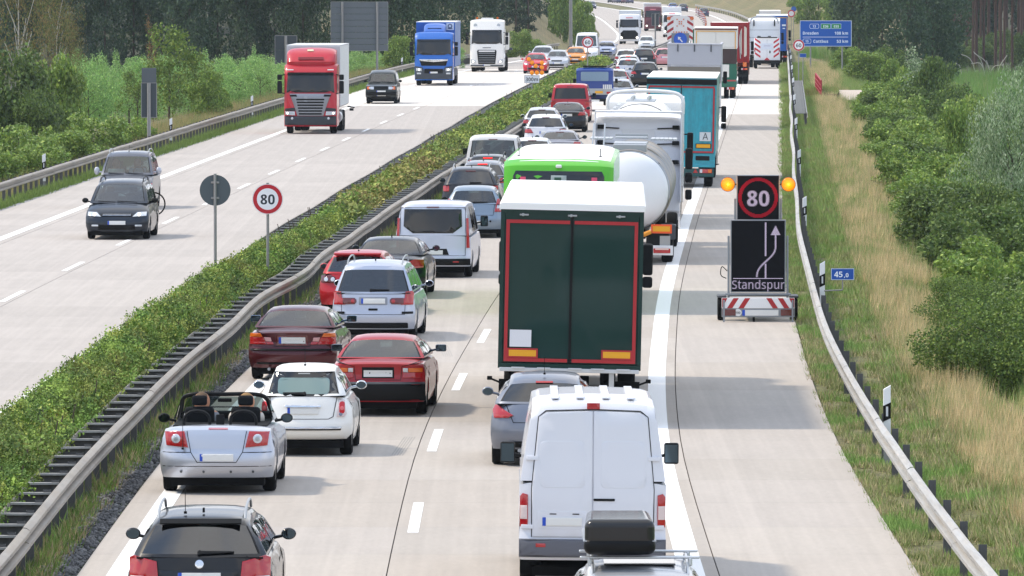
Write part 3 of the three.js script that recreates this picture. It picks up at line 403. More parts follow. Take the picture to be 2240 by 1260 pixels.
{ // silver people carrier
  const g = car('people_carrier', 'silver people carrier with round-ended tail lamps and roof rails', 'mpv', { key: 'n6', c: 0xb4bac8, metal: .55, w: .905, rg: K.tint, sg: K.glass, tw: .89, rwb: .03, rwt: .86, mm: paint(0xb4bac8, .55), add(g, S) {
    both(g, S, 'r', 'tail_light', [[.60, .79], [.86, .79], [.87, 1.05], [.84, 1.09], [.70, 1.07], [.68, .93], [.60, .93]], K.red, .016); both(g, S, 'r', 'inner_lamp', [[.36, .85], [.40, .80], [.66, .80], [.66, .94], [.40, .94], [.36, .90]], K.dred, .02); both(g, S, 'r', 'fog_light', circ(.44, .87, .042), K.red, .03, .006);
    plateOn(g, S, 'r', 0, .87); one(g, S, 'r', 'plate_recess', rrect(0, .87, .62, .17, .02), plain(0x888d96, .5), .004, .002); gap(g, S, 'r', [[-.7, 1.06], [-.68, .58], [.68, .58], [.7, 1.06]], [[-.68, 1.02], [.68, 1.02]]);
    one(g, S, 'r', 'tailgate_handle', rrect(0, .69, .2, .045, .01), K.trim, .012, .004); both(g, S, 'r', 'bumper_insert', rrect(.74, .62, .24, .05, .01), K.trim, .016, .005); wiper(g, S, 1.1, -.05, .35); roofRails(g, S, K.steel, .06); finAnt(g, S, -.8); one(g, S, 'r', 'lower_valance', rrect(0, .34, 1.5, .12, .02), K.blk, .012, .004);
  } }); put(g, 163.5, -3.0, xr, -.03);
}
{ // red hatchback
  const g = car('hatchback_car', 'red hatchback with a roof spoiler half hidden by the silver people carrier', 'hatch', { key: 'n7', c: 0xb01420, metal: .15, w: .88, add(g, S) {
    both(g, S, 'r', 'tail_light', [[.48, .74], [.84, .76], [.84, .92], [.6, .93], [.5, .88]], K.dred, .016); for (const x of [.56, .72]) both(g, S, 'r', 'lamp_lens', circ(x, .83, .05), K.lens, .03, .006); part('spoiler', RB(1.1, .05, .22, 0, 1.42, -.42, .02, .15), g.m, g); hiBrake(g, S, 1.36, .3); plateOn(g, S, 'r', 0, .72); wiper(g, S, 1.0, 0, .35); rodAnt(g, S, -.7, 0, .25);
  } }); put(g, 175.5, -3.6, xr, -.03);
}
{ // dark blue executive saloon
  const g = car('saloon_car', 'dark blue executive saloon ahead of the red hatchback', 'sedan', { key: 'n8', c: 0x0f1524, metal: .5, w: .925, L: 4.88, r: .33, zf: -3.95, gp: [[-.78, 1.04], [-1.5, 1.40], [-1.65, 1.425], [-2.1, 1.45], [-2.7, 1.43], [-3.0, 1.38], [-3.8, 1.0]], np: [[-4.4, .86], [-4.75, .72], [-4.86, .55], [-4.88, .4], [-4.78, .22]], rp: [[-.12, .26], [-.02, .38], [0, .5], [-.01, .62], [-.05, .66], [-.08, .8], [-.02, .97], [-.09, 1.0], [-.42, 1.02], [-.78, 1.04]], wr: .62, wb: .83, rg: K.glass, tw: .89, add(g, S) {
    both(g, S, 'r', 'tail_light', [[.42, .77], [.88, .79], [.88, .95], [.66, .96], [.5, .90]], K.red, .016); both(g, S, 'r', 'lamp_lower', [[.5, .74], [.87, .755], [.87, .79], [.45, .775]], plain(0xd06a6a, .2), .02); plateOn(g, S, 'r', 0, .82); one(g, S, 'r', 'chrome_strip', rrect(0, .905, .7, .025, .008), K.chrome, .016, .004); finAnt(g, S, -1.75); one(g, S, 'r', 'lower_valance', rrect(0, .34, 1.4, .1, .02), K.blk, .012, .004);
  } }); put(g, 184, -3.03, xr, -.02);
}
{ // light van with big dark rear window
  const c = 0xc3c8d6, g = car('passenger_van', 'silver white van with a wide dark six-sided rear window', 'van', { key: 'n9', c, metal: .2, w: .985, rw: false, sg: K.tint, swFrom: 1, mm: K.blk, mir: { sq: 1, w: .2, h: .28, y: 1.35, z: -3.75 }, add(g, S) {
    one(g, S, 'r', 'rear_window', [[-.76, 1.34], [-.52, 1.16], [.52, 1.16], [.76, 1.34], [.74, 1.78], [-.74, 1.78]], K.dark, .008, .003); both(g, S, 'r', 'tail_light', [[.87, .78], [.955, .78], [.92, 1.55], [.86, 1.55]], K.red, .02); hiBrake(g, S, 1.83, .32, K.dred, .03);
    one(g, S, 'r', 'bumper', [[-.97, .33], [.97, .33], [.97, .5], [-.97, .5]], K.blk, .03, .01); one(g, S, 'r', 'plate_recess', [[-.42, .60], [.42, .60], [.36, .76], [-.36, .76]], K.blk, .006, .002); plateOn(g, S, 'r', 0, .665); gap(g, S, 'r', [[-.84, 1.82], [-.84, .58], [.84, .58], [.84, 1.82], [-.84, 1.82]]); both(g, S, 'r', 'reflector', rrect(.6, .42, .16, .035, .006), K.red, .036, .004);
  } }, 'van'); put(g, 196, -2.05, xr, -.02);
}
{ // grey blue hatchback
  const g = car('hatchback_car', 'grey blue hatchback with tall tail lamps in front of the light van', 'hatch', { key: 'n10', c: 0x8292a2, metal: .5, w: .875, L: 4.02, gp: [[-.12, 1.0], [-.4, 1.44], [-.55, 1.49], [-1.2, 1.53], [-2.0, 1.51], [-2.3, 1.45], [-3.1, 1.0]], rp: [[-.1, .26], [-.02, .38], [0, .5], [-.01, .6], [-.05, .65], [-.07, .8], [-.12, 1.0]], wr: .6, mm: K.blk, tw: .82, add(g, S) {
    both(g, S, 'r', 'tail_light', [[.62, .78], [.84, .78], [.83, .9], [.76, 1.16], [.70, 1.16], [.66, .95]], K.red, .018); both(g, S, 'r', 'reversing_light', [[.68, .88], [.79, .88], [.76, 1.0], [.70, 1.0]], K.lens, .024); one(g, S, 'r', 'tailgate_badge', circ(0, .86, .05), K.chrome, .014); gap(g, S, 'r', [[-.62, 1.0], [-.58, .68], [.58, .68], [.62, 1.0]]); plateOn(g, S, 'r', 0, .46); both(g, S, 'r', 'fog_light', circ(.5, .5, .03), K.trim, .01, .002); wiper(g, S, 1.05, 0, .42);
  } }); put(g, 224, -1.14, xr);
}
// simpler cars further on in the same lane
const tailSets = {
  wide: (g, S, y = .8) => { const h = S.gp[0][1]; both(g, S, 'r', 'tail_light', [[.52, h - .22], [S.w * .97, h - .21], [S.w * .95, h - .06], [.62, h - .05]], K.red, .016); },
  tall: (g, S) => { const h = S.gp[0][1], t = S.gp[1][1]; both(g, S, 'r', 'tail_light', [[S.w * .74, h - .22], [S.w * .96, h - .2], [S.w * .92, h - .02], [lin(S.wyg, t - .1) * .97, t - .1], [lin(S.wyg, t - .1) * .87, t - .1], [S.w * .80, h]], K.red, .018); },
  small: (g, S) => { const h = S.gp[0][1]; both(g, S, 'r', 'tail_light', rrect(S.w * .84, h - .12, .2, .18, .03), K.red, .016); },
};
function simple(name, label, arch, c, d, x, o = {}) {
  const { tail = 'wide', brake, ...q } = o;
  const g = car(name, label, arch, { key: 's' + arch + (q.kk || ''), c, ...q, add(g, S, m) { tailSets[tail](g, S); plateOn(g, S, 'r', 0, S.gp[0][1] - .2); hiBrake(g, S, S.gp[1][1] - .03, .32, brake ? K.brake : K.dred); if (arch !== 'sedan' && arch !== 'van') wiper(g, S, S.gp[0][1] + .06, 0, .35); finAnt(g, S, S.gp[3][0] + .3); if (q.rails) roofRails(g, S, q.railM || K.steel, .05); if (q.more) q.more(g, S, m); } }, q.cat || 'car');
  return put(g, d, x, xr);
}
const two2 = K.tint;
simple('sport_utility_car', 'dark grey crossover car with dark rear glass ahead of the grey blue hatchback', 'suv', 0x2b2d33, 240, -1.32, { metal: .4, rg: two2, sg: two2, rails: 1, kk: 'a', tail: 'small' });
simple('estate_car', 'grey silver estate car with its high brake light on', 'wagon', 0x83878f, 253.5, -1.0, { metal: .5, rg: two2, brake: 1, rails: 1 });
simple('estate_car', 'black estate car with tall glowing tail lamps behind the white window van', 'wagon', 0x121317, 261.5, -.85, { metal: .3, rg: two2, brake: 1, tail: 'tall', rails: 1, railM: K.trim });
simple('passenger_van', 'white passenger van with a see-through rear window', 'van', 0xd4d3d0, 270.5, -.68, { kk: 'w', tw: .84, rwb: .1, rwt: .93, cat: 'van', tail: 'small', mm: K.blk, mir: { sq: 1, w: .2, h: .22, y: 1.3, z: -3.75 } });
simple('hatchback_car', 'small white hatchback ahead of the white passenger van', 'hatch', 0xd9d9da, 287, .75, { rg: two2 });
simple('saloon_car', 'silver grey saloon ahead of the coach roof', 'sedan', 0x8a8d98, 302, 1.86, { metal: .5, w: .9 , kk: 'b', mm: K.trim });
simple('sport_utility_car', 'white crossover car with a wide dark rear window', 'suv', 0xdcdde2, 321, 1.42, { rg: two2, sg: two2, kk: 'c', brake: 0, mm: K.trim });
simple('estate_car', 'white grey estate car left of the black saloon', 'wagon', 0xc3c6cc, 345, 1.35, { rg: two2, metal: .3 });
simple('saloon_car', 'black saloon with red lamps behind the red van', 'sedan', 0x14161a, 361, 2.6, { metal: .4, w: .92, kk: 'd' });
{ const g = simple('panel_van', 'red passenger van with a dark rear window', 'van', 0xb5182c, 382.5, 2.93, { kk: 'r', cat: 'van', rg: K.dark, tw: .82, rwb: .12, rwt: .86, tail: 'small', sg: two2, mm: K.trim, mir: { sq: 1, w: .18, h: .24, y: 1.3, z: -3.75 } }); }
simple('estate_car', 'silver estate car to the right of the blue pickup', 'wagon', 0xb9bdc6, 427, 6.0, { metal: .5 });
simple('estate_car', 'dark roofed estate car with red pillar lamps behind the blue pickup', 'wagon', 0xc8ccd2, 466, 6.35, { metal: .3, tail: 'tall', rg: two2 });
simple('sport_utility_car', 'black off-road car left of the turquoise truck', 'suv', 0x0e1013, 486, 8.5, { metal: .3, rg: two2, kk: 'e' });
simple('hatchback_car', 'pale silver hatchback with its brake light lit', 'hatch', 0xc9ccd4, 517, 7.9, { metal: .3, brake: 1 });
simple('hatchback_car', 'white hatchback in front of the pale silver one', 'hatch', 0xdadbdd, 536, 8.2, { brake: 1 });
simple('sport_utility_car', 'black off-road car with red pillar lamps far along the queue', 'suv', 0x101216, 565, 9.8, { metal: .3, tail: 'tall', rg: two2, kk: 'f' });
simple('hatchback_car', 'white hatchback beside the black off-road car', 'hatch', 0xd6d7d8, 580, 8.7, { rg: two2 });
simple('hatchback_car', 'pale red hatchback right of the black off-road car', 'hatch', 0xc98a90, 592, 11.9, {});
// ---------- right lane: cars and vans ----------
{ // silver car with roof box, only its roof in the frame
  const g = car('estate_car', 'silver estate car under the black roof box at the bottom edge', 'wagon', { key: 'n20', c: 0xb6bac0, metal: .5, w: .89, add(g, S) { tailSets.wide(g, S); plateOn(g, S, 'r', 0, .75); roofRails(g, S, K.alu, .04); part('sunroof', RB(.8, .012, .9, 0, 1.487, -1.5, .005), K.dark, g); for (const z of [-1.05, -1.95]) part('cross_bar', [RB(1.34, .03, .07, 0, 1.57, z, .012), RB(.05, .1, .08, -.56, 1.52, z, .02), RB(.05, .1, .08, .56, 1.52, z, .02)], K.alu, g); } }); put(g, 83.5, 1.43, xr);
  const b = thing('roof_box', 'black roof box on the silver car at the bottom edge', 'roof box');
  const rb = (w, h, l, y) => { const gq = new RoundedBoxGeometry(w, h, l, 4, .09); const p = gq.attributes.position; for (let i = 0; i < p.count; i++) { const z = p.getZ(i) / l, k = 1 - .22 * sst(.1, .5, -z); p.setY(i, p.getY(i) * k); p.setX(i, p.getX(i) * (1 - .08 * sst(.2, .5, -z))); } gq.computeVertexNormals(); return gq.translate(0, y, 0); };
  part('lid', rb(.78, .30, 1.9, .26), paint(0x0c0d0f), b); part('base', rb(.80, .2, 1.92, .11), K.trim, b); part('seam', RB(.815, .014, 1.85, 0, .165, 0, .006), K.steel, b); part('mount', [RB(.5, .05, .1, 0, .0, -.5, .01), RB(.5, .05, .1, 0, .0, .45, .01)], K.trim, b);
  b.position.set(1.2, 1.615, -85.1); b.rotation.y = -.002;
}
{ // white panel van with twin rear doors
  const W = .965, g = car('panel_van', 'large white panel van with two closed rear doors', 'van', { key: 'n21', c: 0xd6d8de, w: W, L: 5.6, rw: false, sw: false, wr: .80, wb: .95, rr: [.02, .045], rp: [[-.06, .36], [0, .44], [0, .62], [-.03, .66], [-.03, 1.1], [-.05, 1.4]], gp: [[-.05, 1.4], [-.13, 2.3], [-.24, 2.42], [-1.5, 2.46], [-3.9, 2.43], [-4.2, 2.36], [-4.9, 1.3]], np: [[-5.35, 1.1], [-5.55, .85], [-5.6, .55], [-5.56, .3]], zr: -1.1, zf: -4.6, r: .345, mm: K.blk, mir: { sq: 1, w: .2, h: .29, y: 1.5, z: -4.3 }, add(g, S) {
    const door = s => one(g, S, 'r', 'rear_door', [[s * .012, .665], [s * .80, .665], [s * .80, 1.3], [s * .70, 2.24], [s * .60, 2.31], [s * .012, 2.33]].sort((a, b) => 0), g.m, .016, .008);
    for (const s of [1, -1]) { const pts = [[.006, .67], [.79, .67], [.80, 1.3], [.71, 2.22], [.62, 2.30], [.006, 2.32]]; const D = part('rear_door', patchGeo(S, 'r', s > 0 ? pts : mirX(pts), .016, .008), g.m, g); const fr = s * .40; part('pressed_panel', patchGeo(S, 'r', rrect(fr, 1.62, .60, .62, .07), .0185, .008), g.m, D); for (const y of [1.70, .80]) part('hinge', patchGeo(S, 'r', rrect(s * (y > 1 ? .80 : .86), y, .16, .055, .01), .03, .005), g.m, D); if (s > 0) part('door_handle', patchGeo(S, 'r', rrect(.15, 1.16, .28, .032, .01), .03, .006), K.trim, D); part('lower_pressing', patchGeo(S, 'r', rrect(s * .4, .89, .66, .24, .02), .02, .008), g.m, D); }
    gap(g, S, 'r', [[-.80, .665], [-.805, 1.3], [-.72, 2.24], [-.62, 2.32], [0, 2.34], [.62, 2.32], [.72, 2.24], [.805, 1.3], [.80, .665]]);
    plateOn(g, S, 'r', -.40, .87).position.z = .03; both(g, S, 'r', 'tail_light', [[.85, .80], [.955, .80], [.955, 1.2], [.92, 1.24], [.85, 1.22]], K.red, .018); both(g, S, 'r', 'reversing_light', [[.86, .90], [.95, .90], [.95, 1.08], [.86, 1.08]], plain(0xd8c6c2, .25), .026, .004); hiBrake(g, S, 2.385, .17, K.red, .08);
    one(g, S, 'r', 'bumper', [[-.965, .40], [.965, .40], [.965, .64], [-.965, .64]], mat(0x5c5e66, .6), .03, .012); both(g, S, 'r', 'reflector', rrect(.68, .56, .13, .05, .006), K.red, .042, .004); for (const s of [-1, 1]) part('mud_flap', B(.3, .28, .015, s * .80, .28, -.62), K.rub, g);
    for (const x of [-.5, -.17, .17, .5]) part('roof_rib', RB(.11, .02, 3.0, x, 2.455 - .03 * x * x, -2.2, .009, -.004), g.m, g); for (const y of [.97]) part('plate_lamp', [patchGeo(S, 'r', rrect(-.52, y, .09, .014, .004), .03, .002), patchGeo(S, 'r', rrect(-.22, y, .09, .014, .004), .03, .002)], K.trim, g); part('tow_bar', [Cz(.03, .25, .1, .36, .05, 10), new THREE.SphereGeometry(.04, 10, 8).translate(.1, .42, .16)], K.trim, g);
  } }, 'van'); put(g, 99.3, 1.05, xr, 0, -.008);
}
{ // small grey hatchback
  const g = car('hatchback_car', 'small grey hatchback squeezed between the white panel van and green trailer', 'hatch', { key: 'n22', c: 0x767b86, metal: .5, w: .875, L: 4.0, rr: [.12, .2], rp: [[-.14, .28], [-.04, .38], [0, .5], [0, .62], [-.03, .72], [-.05, .86], [-.14, 1.02]], gp: [[-.14, 1.02], [-.55, 1.38], [-.68, 1.43], [-1.2, 1.49], [-1.9, 1.47], [-2.2, 1.41], [-3.0, 1.0]], wr: .56, rg: K.tint, mm: paint(0x767b86, .5), tw: .87, add(g, S) {
    both(g, S, 'r', 'tail_light', [[.50, .84], [.58, .80], [.82, .79], [.845, .92], [.80, 1.0], [.74, 1.0], [.66, .93]], K.red, .018); hiBrake(g, S, 1.36, .28, K.red); plateOn(g, S, 'r', 0, .60); one(g, S, 'r', 'lower_valance', rrect(0, .36, 1.2, .1, .03), K.blk, .012, .004); gap(g, S, 'r', [[-.62, 1.0], [-.5, .72], [.5, .72], [.62, 1.0]]); rodAnt(g, S, -.7, 0, .3); wiper(g, S, 1.07, 0, .3); part('exhaust', Cz(.03, .1, -.4, .27, -.05, 10), K.rim, g);
  } }); put(g, 123, .52, xr, -.01);
}

// ---------- lorries, coach ----------
// generic skinned volume: closed side profile [z,y] swept over width W with rounded corners at the +z end
function pillow(pr, W, r1 = .03, r2 = .12, flatTop = .03) {
  const g = mkGrid(), zmax = Math.max(...pr.map(p => p[0])), ymax = Math.max(...pr.map(p => p[1]));
  const P = ([z, y], t) => { const a = Math.abs(t), k = clamp(1 - (zmax - z) / 1.0); return [t * W / 2, y - clamp((y - ymax + .25) / .2) * flatTop * (a ** 2 + 2 * a ** 10), z - (r1 * a * a + r2 * a ** 9) * k]; };
  const n = pr.length, q = pr.map(p => TS.map(t => P(p, t)));
  for (let i = 0; i < n; i++) { const j = (i + 1) % n; for (let k = 0; k < TS.length - 1; k++) g.push(q[i][k], q[i][k + 1], q[j][k + 1], q[j][k]); }
  const tri = THREE.ShapeUtils.triangulateShape(pr.map(p => new THREE.Vector2(...p)), []);
  for (const f of tri) for (const s of [1, -1]) { const v = f.map(i => P(pr[i], s)); s > 0 ? g.p.push(...v[2], ...v[1], ...v[0]) : g.p.push(...v[0], ...v[1], ...v[2]); }
  const fn = (x, y) => { let z = zmax; for (let i = 1; i < n; i++) { const [za, ya] = pr[i - 1], [zb, yb] = pr[i]; if (yb > ya && y >= ya && y <= yb) { z = za + (zb - za) * (y - ya) / (yb - ya); break; } } const a = Math.abs(x / (W / 2)); return z - (r1 * a * a + r2 * a ** 9) * clamp(1 - (zmax - z) / 1.0); };
  return { geo: g.geo(.6), S: { rearFn: fn } };
}
const axle = (g, z, r = .5, dual = true, hw = 1.02, rm) => { for (const s of [-1, 1]) { wheel(g, s * hw, z, r, .3, r, rm); if (dual) wheel(g, s * (hw - .34), z, r, .3, r, rm); } };
const tape = (g, x, y, w, h, z, m, n = 'marking_tape') => part(n, B(w, h, .006, x, y, z), m, g);
const TAPE = mat(0xa81a22, .4);
// a box body: bottom y0, top y1, rear face at z0, length L; colours by part
function boxBody(g, { W = 2.5, y0, y1, z0 = 0, L, side, rear, roof, frame, doors = true, lip = .14 }) {
  const h = y1 - y0, yc = (y0 + y1) / 2;
  for (const s of [-1, 1]) part('side_wall', B(.05, h - .02, L - .06, s * (W / 2 - .025), yc, z0 - L / 2), side, g);
  part('front_wall', B(W - .1, h, .05, 0, yc, z0 - L + .03), side, g); part('floor', B(W - .1, .1, L - .1, 0, y0 + .02, z0 - L / 2), K.blk, g);
  part('roof', [RB(W + .02, .05, L, 0, y1 + .02, z0 - L / 2 + .01, .02), B(W + .02, lip, .02, 0, y1 - lip / 2 + .01, z0 - L)], roof, g);
  part('rear_frame', [B(W, .14, .06, 0, y1 - .075, z0), B(W, .09, .07, 0, y0 + .045, z0), B(.07, h - .23, .06, -W / 2 + .035, yc - .02, z0), B(.07, h - .23, .06, W / 2 - .035, yc - .02, z0)], frame || rear, g);
  if (doors) for (const s of [-1, 1]) part('rear_door', RB((W - .14) / 2 - .008, h - .24, .05, s * ((W - .14) / 4 + .002), yc - .02, z0 - .012, .008), rear, g);
  else part('rear_panel', RB(W - .15, h - .24, .05, 0, yc - .02, z0 - .012, .008), rear, g);
}
const lamps3 = (g, y, z, hx = .95, w = .42, h = .13) => { for (const s of [-1, 1]) { const p = part('tail_light', RB(w, h, .06, s * hx, y, z, .015), K.red, g); part('indicator', RB(w * .28, h * .8, .02, s * (hx + w * .33), y, z + .028, .006), K.amb, p); part('reversing_light', RB(w * .2, h * .8, .02, s * (hx - w * .36), y, z + .028, .006), K.lens, p); } };
function tractorBack(g, z, c, o = {}) { // tractor unit seen from behind: cab, deflector, mirrors, wheels, chassis
  const m = paint(c), H = o.H || 3.7, pr = [[z, 1.0], [z, H - .5], [z - .1, H - .25], [z - 1.2, H], [z - 1.9, H - .25], [z - 2.25, 2.0], [z - 2.35, 1.2], [z - 2.35, .45], [z - 1.9, .4]];
  part('cab', pillow(pr, 2.46, .0, .03, .02).geo, m, g); for (const s of [-1, 1]) { part('mirror', [RB(.2, .62, .2, s * 1.42, 2.35, z - 2.1, .05), RB(.2, .22, .18, s * 1.42, 1.9, z - 2.1, .05), bar([s * 1.2, 2.6, z - 2.1], [s * 1.42, 2.6, z - 2.1], .025)], K.blk, g); part('side_fairing', B(.03, H - 1.3, .5, s * 1.215, (H + .9) / 2, z + .24), m, g); }
  axle(g, z - 1.35, .5, false); axle(g, z + 1.2, .5, true); part('chassis', B(.9, .25, 5, 0, .8, z - .2), K.blk, g);
}
{ // green trailer
  const g = thing('curtain_trailer_truck', 'dark green box trailer with white roof and red marking tape', 'truck'), G = new THREE.MeshPhysicalMaterial({ color: 0x022e28, roughness: .6, specularIntensity: .5, clearcoat: .35, clearcoatRoughness: .04 }), white = new THREE.MeshStandardMaterial({ color: 0xf0efec, roughness: .7 });
  boxBody(g, { y0: 1.02, y1: 3.9, L: 13.6, side: G, rear: G, roof: white, frame: G, W: 2.52 });
  part('roof_edge', [B(2.55, .1, .02, 0, 3.87, .06), B(.02, .12, 13.5, -1.275, 3.86, -6.7), B(.02, .12, 13.5, 1.275, 3.86, -6.7)], white, g);
  for (const z of [-4, -9]) part('roof_bow', RB(2.5, .03, .12, 0, 3.955, z, .01), white, g);
  for (const s of [-1, 1]) { tape(g, s * .60, 3.61, 1.12, .06, .05, TAPE); tape(g, s * .60, 1.17, 1.12, .06, .05, TAPE); tape(g, s * 1.13, 2.39, .06, 2.38, .0505, TAPE); const p = part('reflector_plate', B(.54, .17, .012, s * .83, 1.29, .054), TAPE, g); part('yellow_field', B(.48, .11, .01, s * .83, 1.29, .062), K.yel, p); }
  part('white_sticker', B(.38, .3, .006, -.87, 1.55, .05), mat(0xd9dade, .5), g); part('door_seal', B(.045, 2.62, .03, 0, 2.44, .03), K.trim, g);
  for (const x of [-.85, 0, .85]) part('roof_latch', [RB(.16, .03, .03, x, 3.73, .05, .008), RB(.04, .05, .04, x - .02, 3.73, .055, .008)], K.steel, g);
  part('locking_bar', [RB(2.46, .07, .05, 0, 1.0, .06, .01), ...[-.9, -.45, .1, .5, .95].map(x => RB(.24, .035, .04, x, 1.03, .1, .01))], K.alu, g);
  part('underrun_bar', RB(2.3, .12, .08, 0, .56, -.2, .02), K.alu, g); for (const s of [-1, 1]) { part('support', B(.09, .5, .09, s * .75, .78, -.25), K.alu, g); part('mud_flap', B(.5, .55, .02, s * 1.0, .5, -.9), K.rub, g); part('marker_arm', [bar([s * 1.2, .75, -.1], [s * 1.38, .82, -.1], .02), RB(.09, .07, .05, s * 1.4, .83, -.1, .01)], K.rub, g); } lamps3(g, .6, -.12, .98, .36, .13); part('air_tank', Cx(.14, .7, 0, .72, -.9), K.blk, g);
  for (const z of [-2.1, -3.4, -4.7]) axle(g, z, .5, false); part('side_seam', [B(.006, .03, 13, 1.262, 1.12, -6.8), B(.006, .03, 13, -1.262, 1.12, -6.8)], K.steel, g);
  tractorBack(g, -14.0, 0xdfe0e0, { H: 3.6 }); put(g, 133.6, .985, xr, 0, -.022);
}
{ // coach
  const g = thing('coach', 'bright green coach with a white roof behind the dark green trailer', 'coach'), gr = paint(0x4fae14), wh = mat(0xf3f4f3, .45);
  const pr = [[-.1, .4], [0, .6], [0, 1.6], [-.06, 2.2], [-.2, 3.2], [-.3, 3.45], [-.55, 3.6], [-12.6, 3.6], [-12.95, 3.3], [-13, .5]], q = pillow(pr, 2.55, .03, .12, .03);
  part('body', q.geo, gr, g); const S = q.S; const roof = pillow([[-.46, 3.3], [-.46, 3.56], [-.8, 3.68], [-12.4, 3.66], [-12.7, 3.3]], 2.42, .02, .08, .05); part('roof', roof.geo, wh, g);
  part('rear_window', patchGeo(S, 'r', [[-1.06, 2.0], [1.06, 2.0], [1.06, 3.2], [1.0, 3.32], [-1.0, 3.32], [-1.06, 3.2]], .008, .004), K.dark, g); part('camera_box', RB(.14, .08, .1, 0, 3.43, -.24, .03), mat(0xdfe2e2, .4), g);
  for (const s of [-1, 1]) { part('window_sticker', patchGeo(S, 'r', rect(s * .83, 3.12, .13, .12), .012, .002), mat(0xd8486a, .5), g); part('antenna', [Cy(.04, .03, s * .95, 3.64, -1.2, 8), bar([s * .95, 3.64, -1.2], [s * .95, 3.83, -1.18], .012)], K.blk, g); part('tail_light', patchGeo(S, 'r', rrect(s * 1.12, 1.4, .16, .6, .04), .02), K.red, g); part('indicator', patchGeo(S, 'r', rrect(s * 1.12, 1.85, .15, .2, .04), .022), K.amb, g); part('side_windows', B(.012, .95, 11.5, s * 1.273, 2.4, -6.9), K.dark, g); }
  part('window_notice', patchGeo(S, 'r', rect(0, 3.1, .36, .24), .012, .002), mat(0x9aa6a4, .6), g); part('notice_screen', patchGeo(S, 'r', rect(-.02, 3.1, .16, .15), .016, .002), mat(0x18442e, .5), g);
  for (const z of [-3.4, -6.2]) part('roof_hatch', RB(.8, .03, .5, .05, 3.68, z, .012), wh, g); part('engine_grille', patchGeo(S, 'r', rrect(0, 1.1, 1.6, .5, .04), .01), K.blk, g); plateOn(g, S, 'r', 0, .75);
  axle(g, -3.3, .5, true); axle(g, -4.7, .5, false); axle(g, -10.4, .5, false); put(g, 176, 1.04, xr, 0, -.012);
}
function tankGeo(R, z0, z1, dish = .45) { const p = []; for (let i = 0; i <= 10; i++) { const a = i / 10 * Math.PI / 2; p.push(new THREE.Vector2(R * Math.sin(a), dish * Math.cos(a))); } p.push(new THREE.Vector2(R, z1 - z0)); p.push(new THREE.Vector2(.01, z1 - z0 - .3)); const g = new THREE.LatheGeometry(p.map(v => new THREE.Vector2(Math.max(v.x, .001), v.y > 0 && v !== p[p.length - 1] && v.x < R ? v.y : v.y)), 48); g.rotateX(Math.PI / 2); return g.translate(0, 0, z0); }
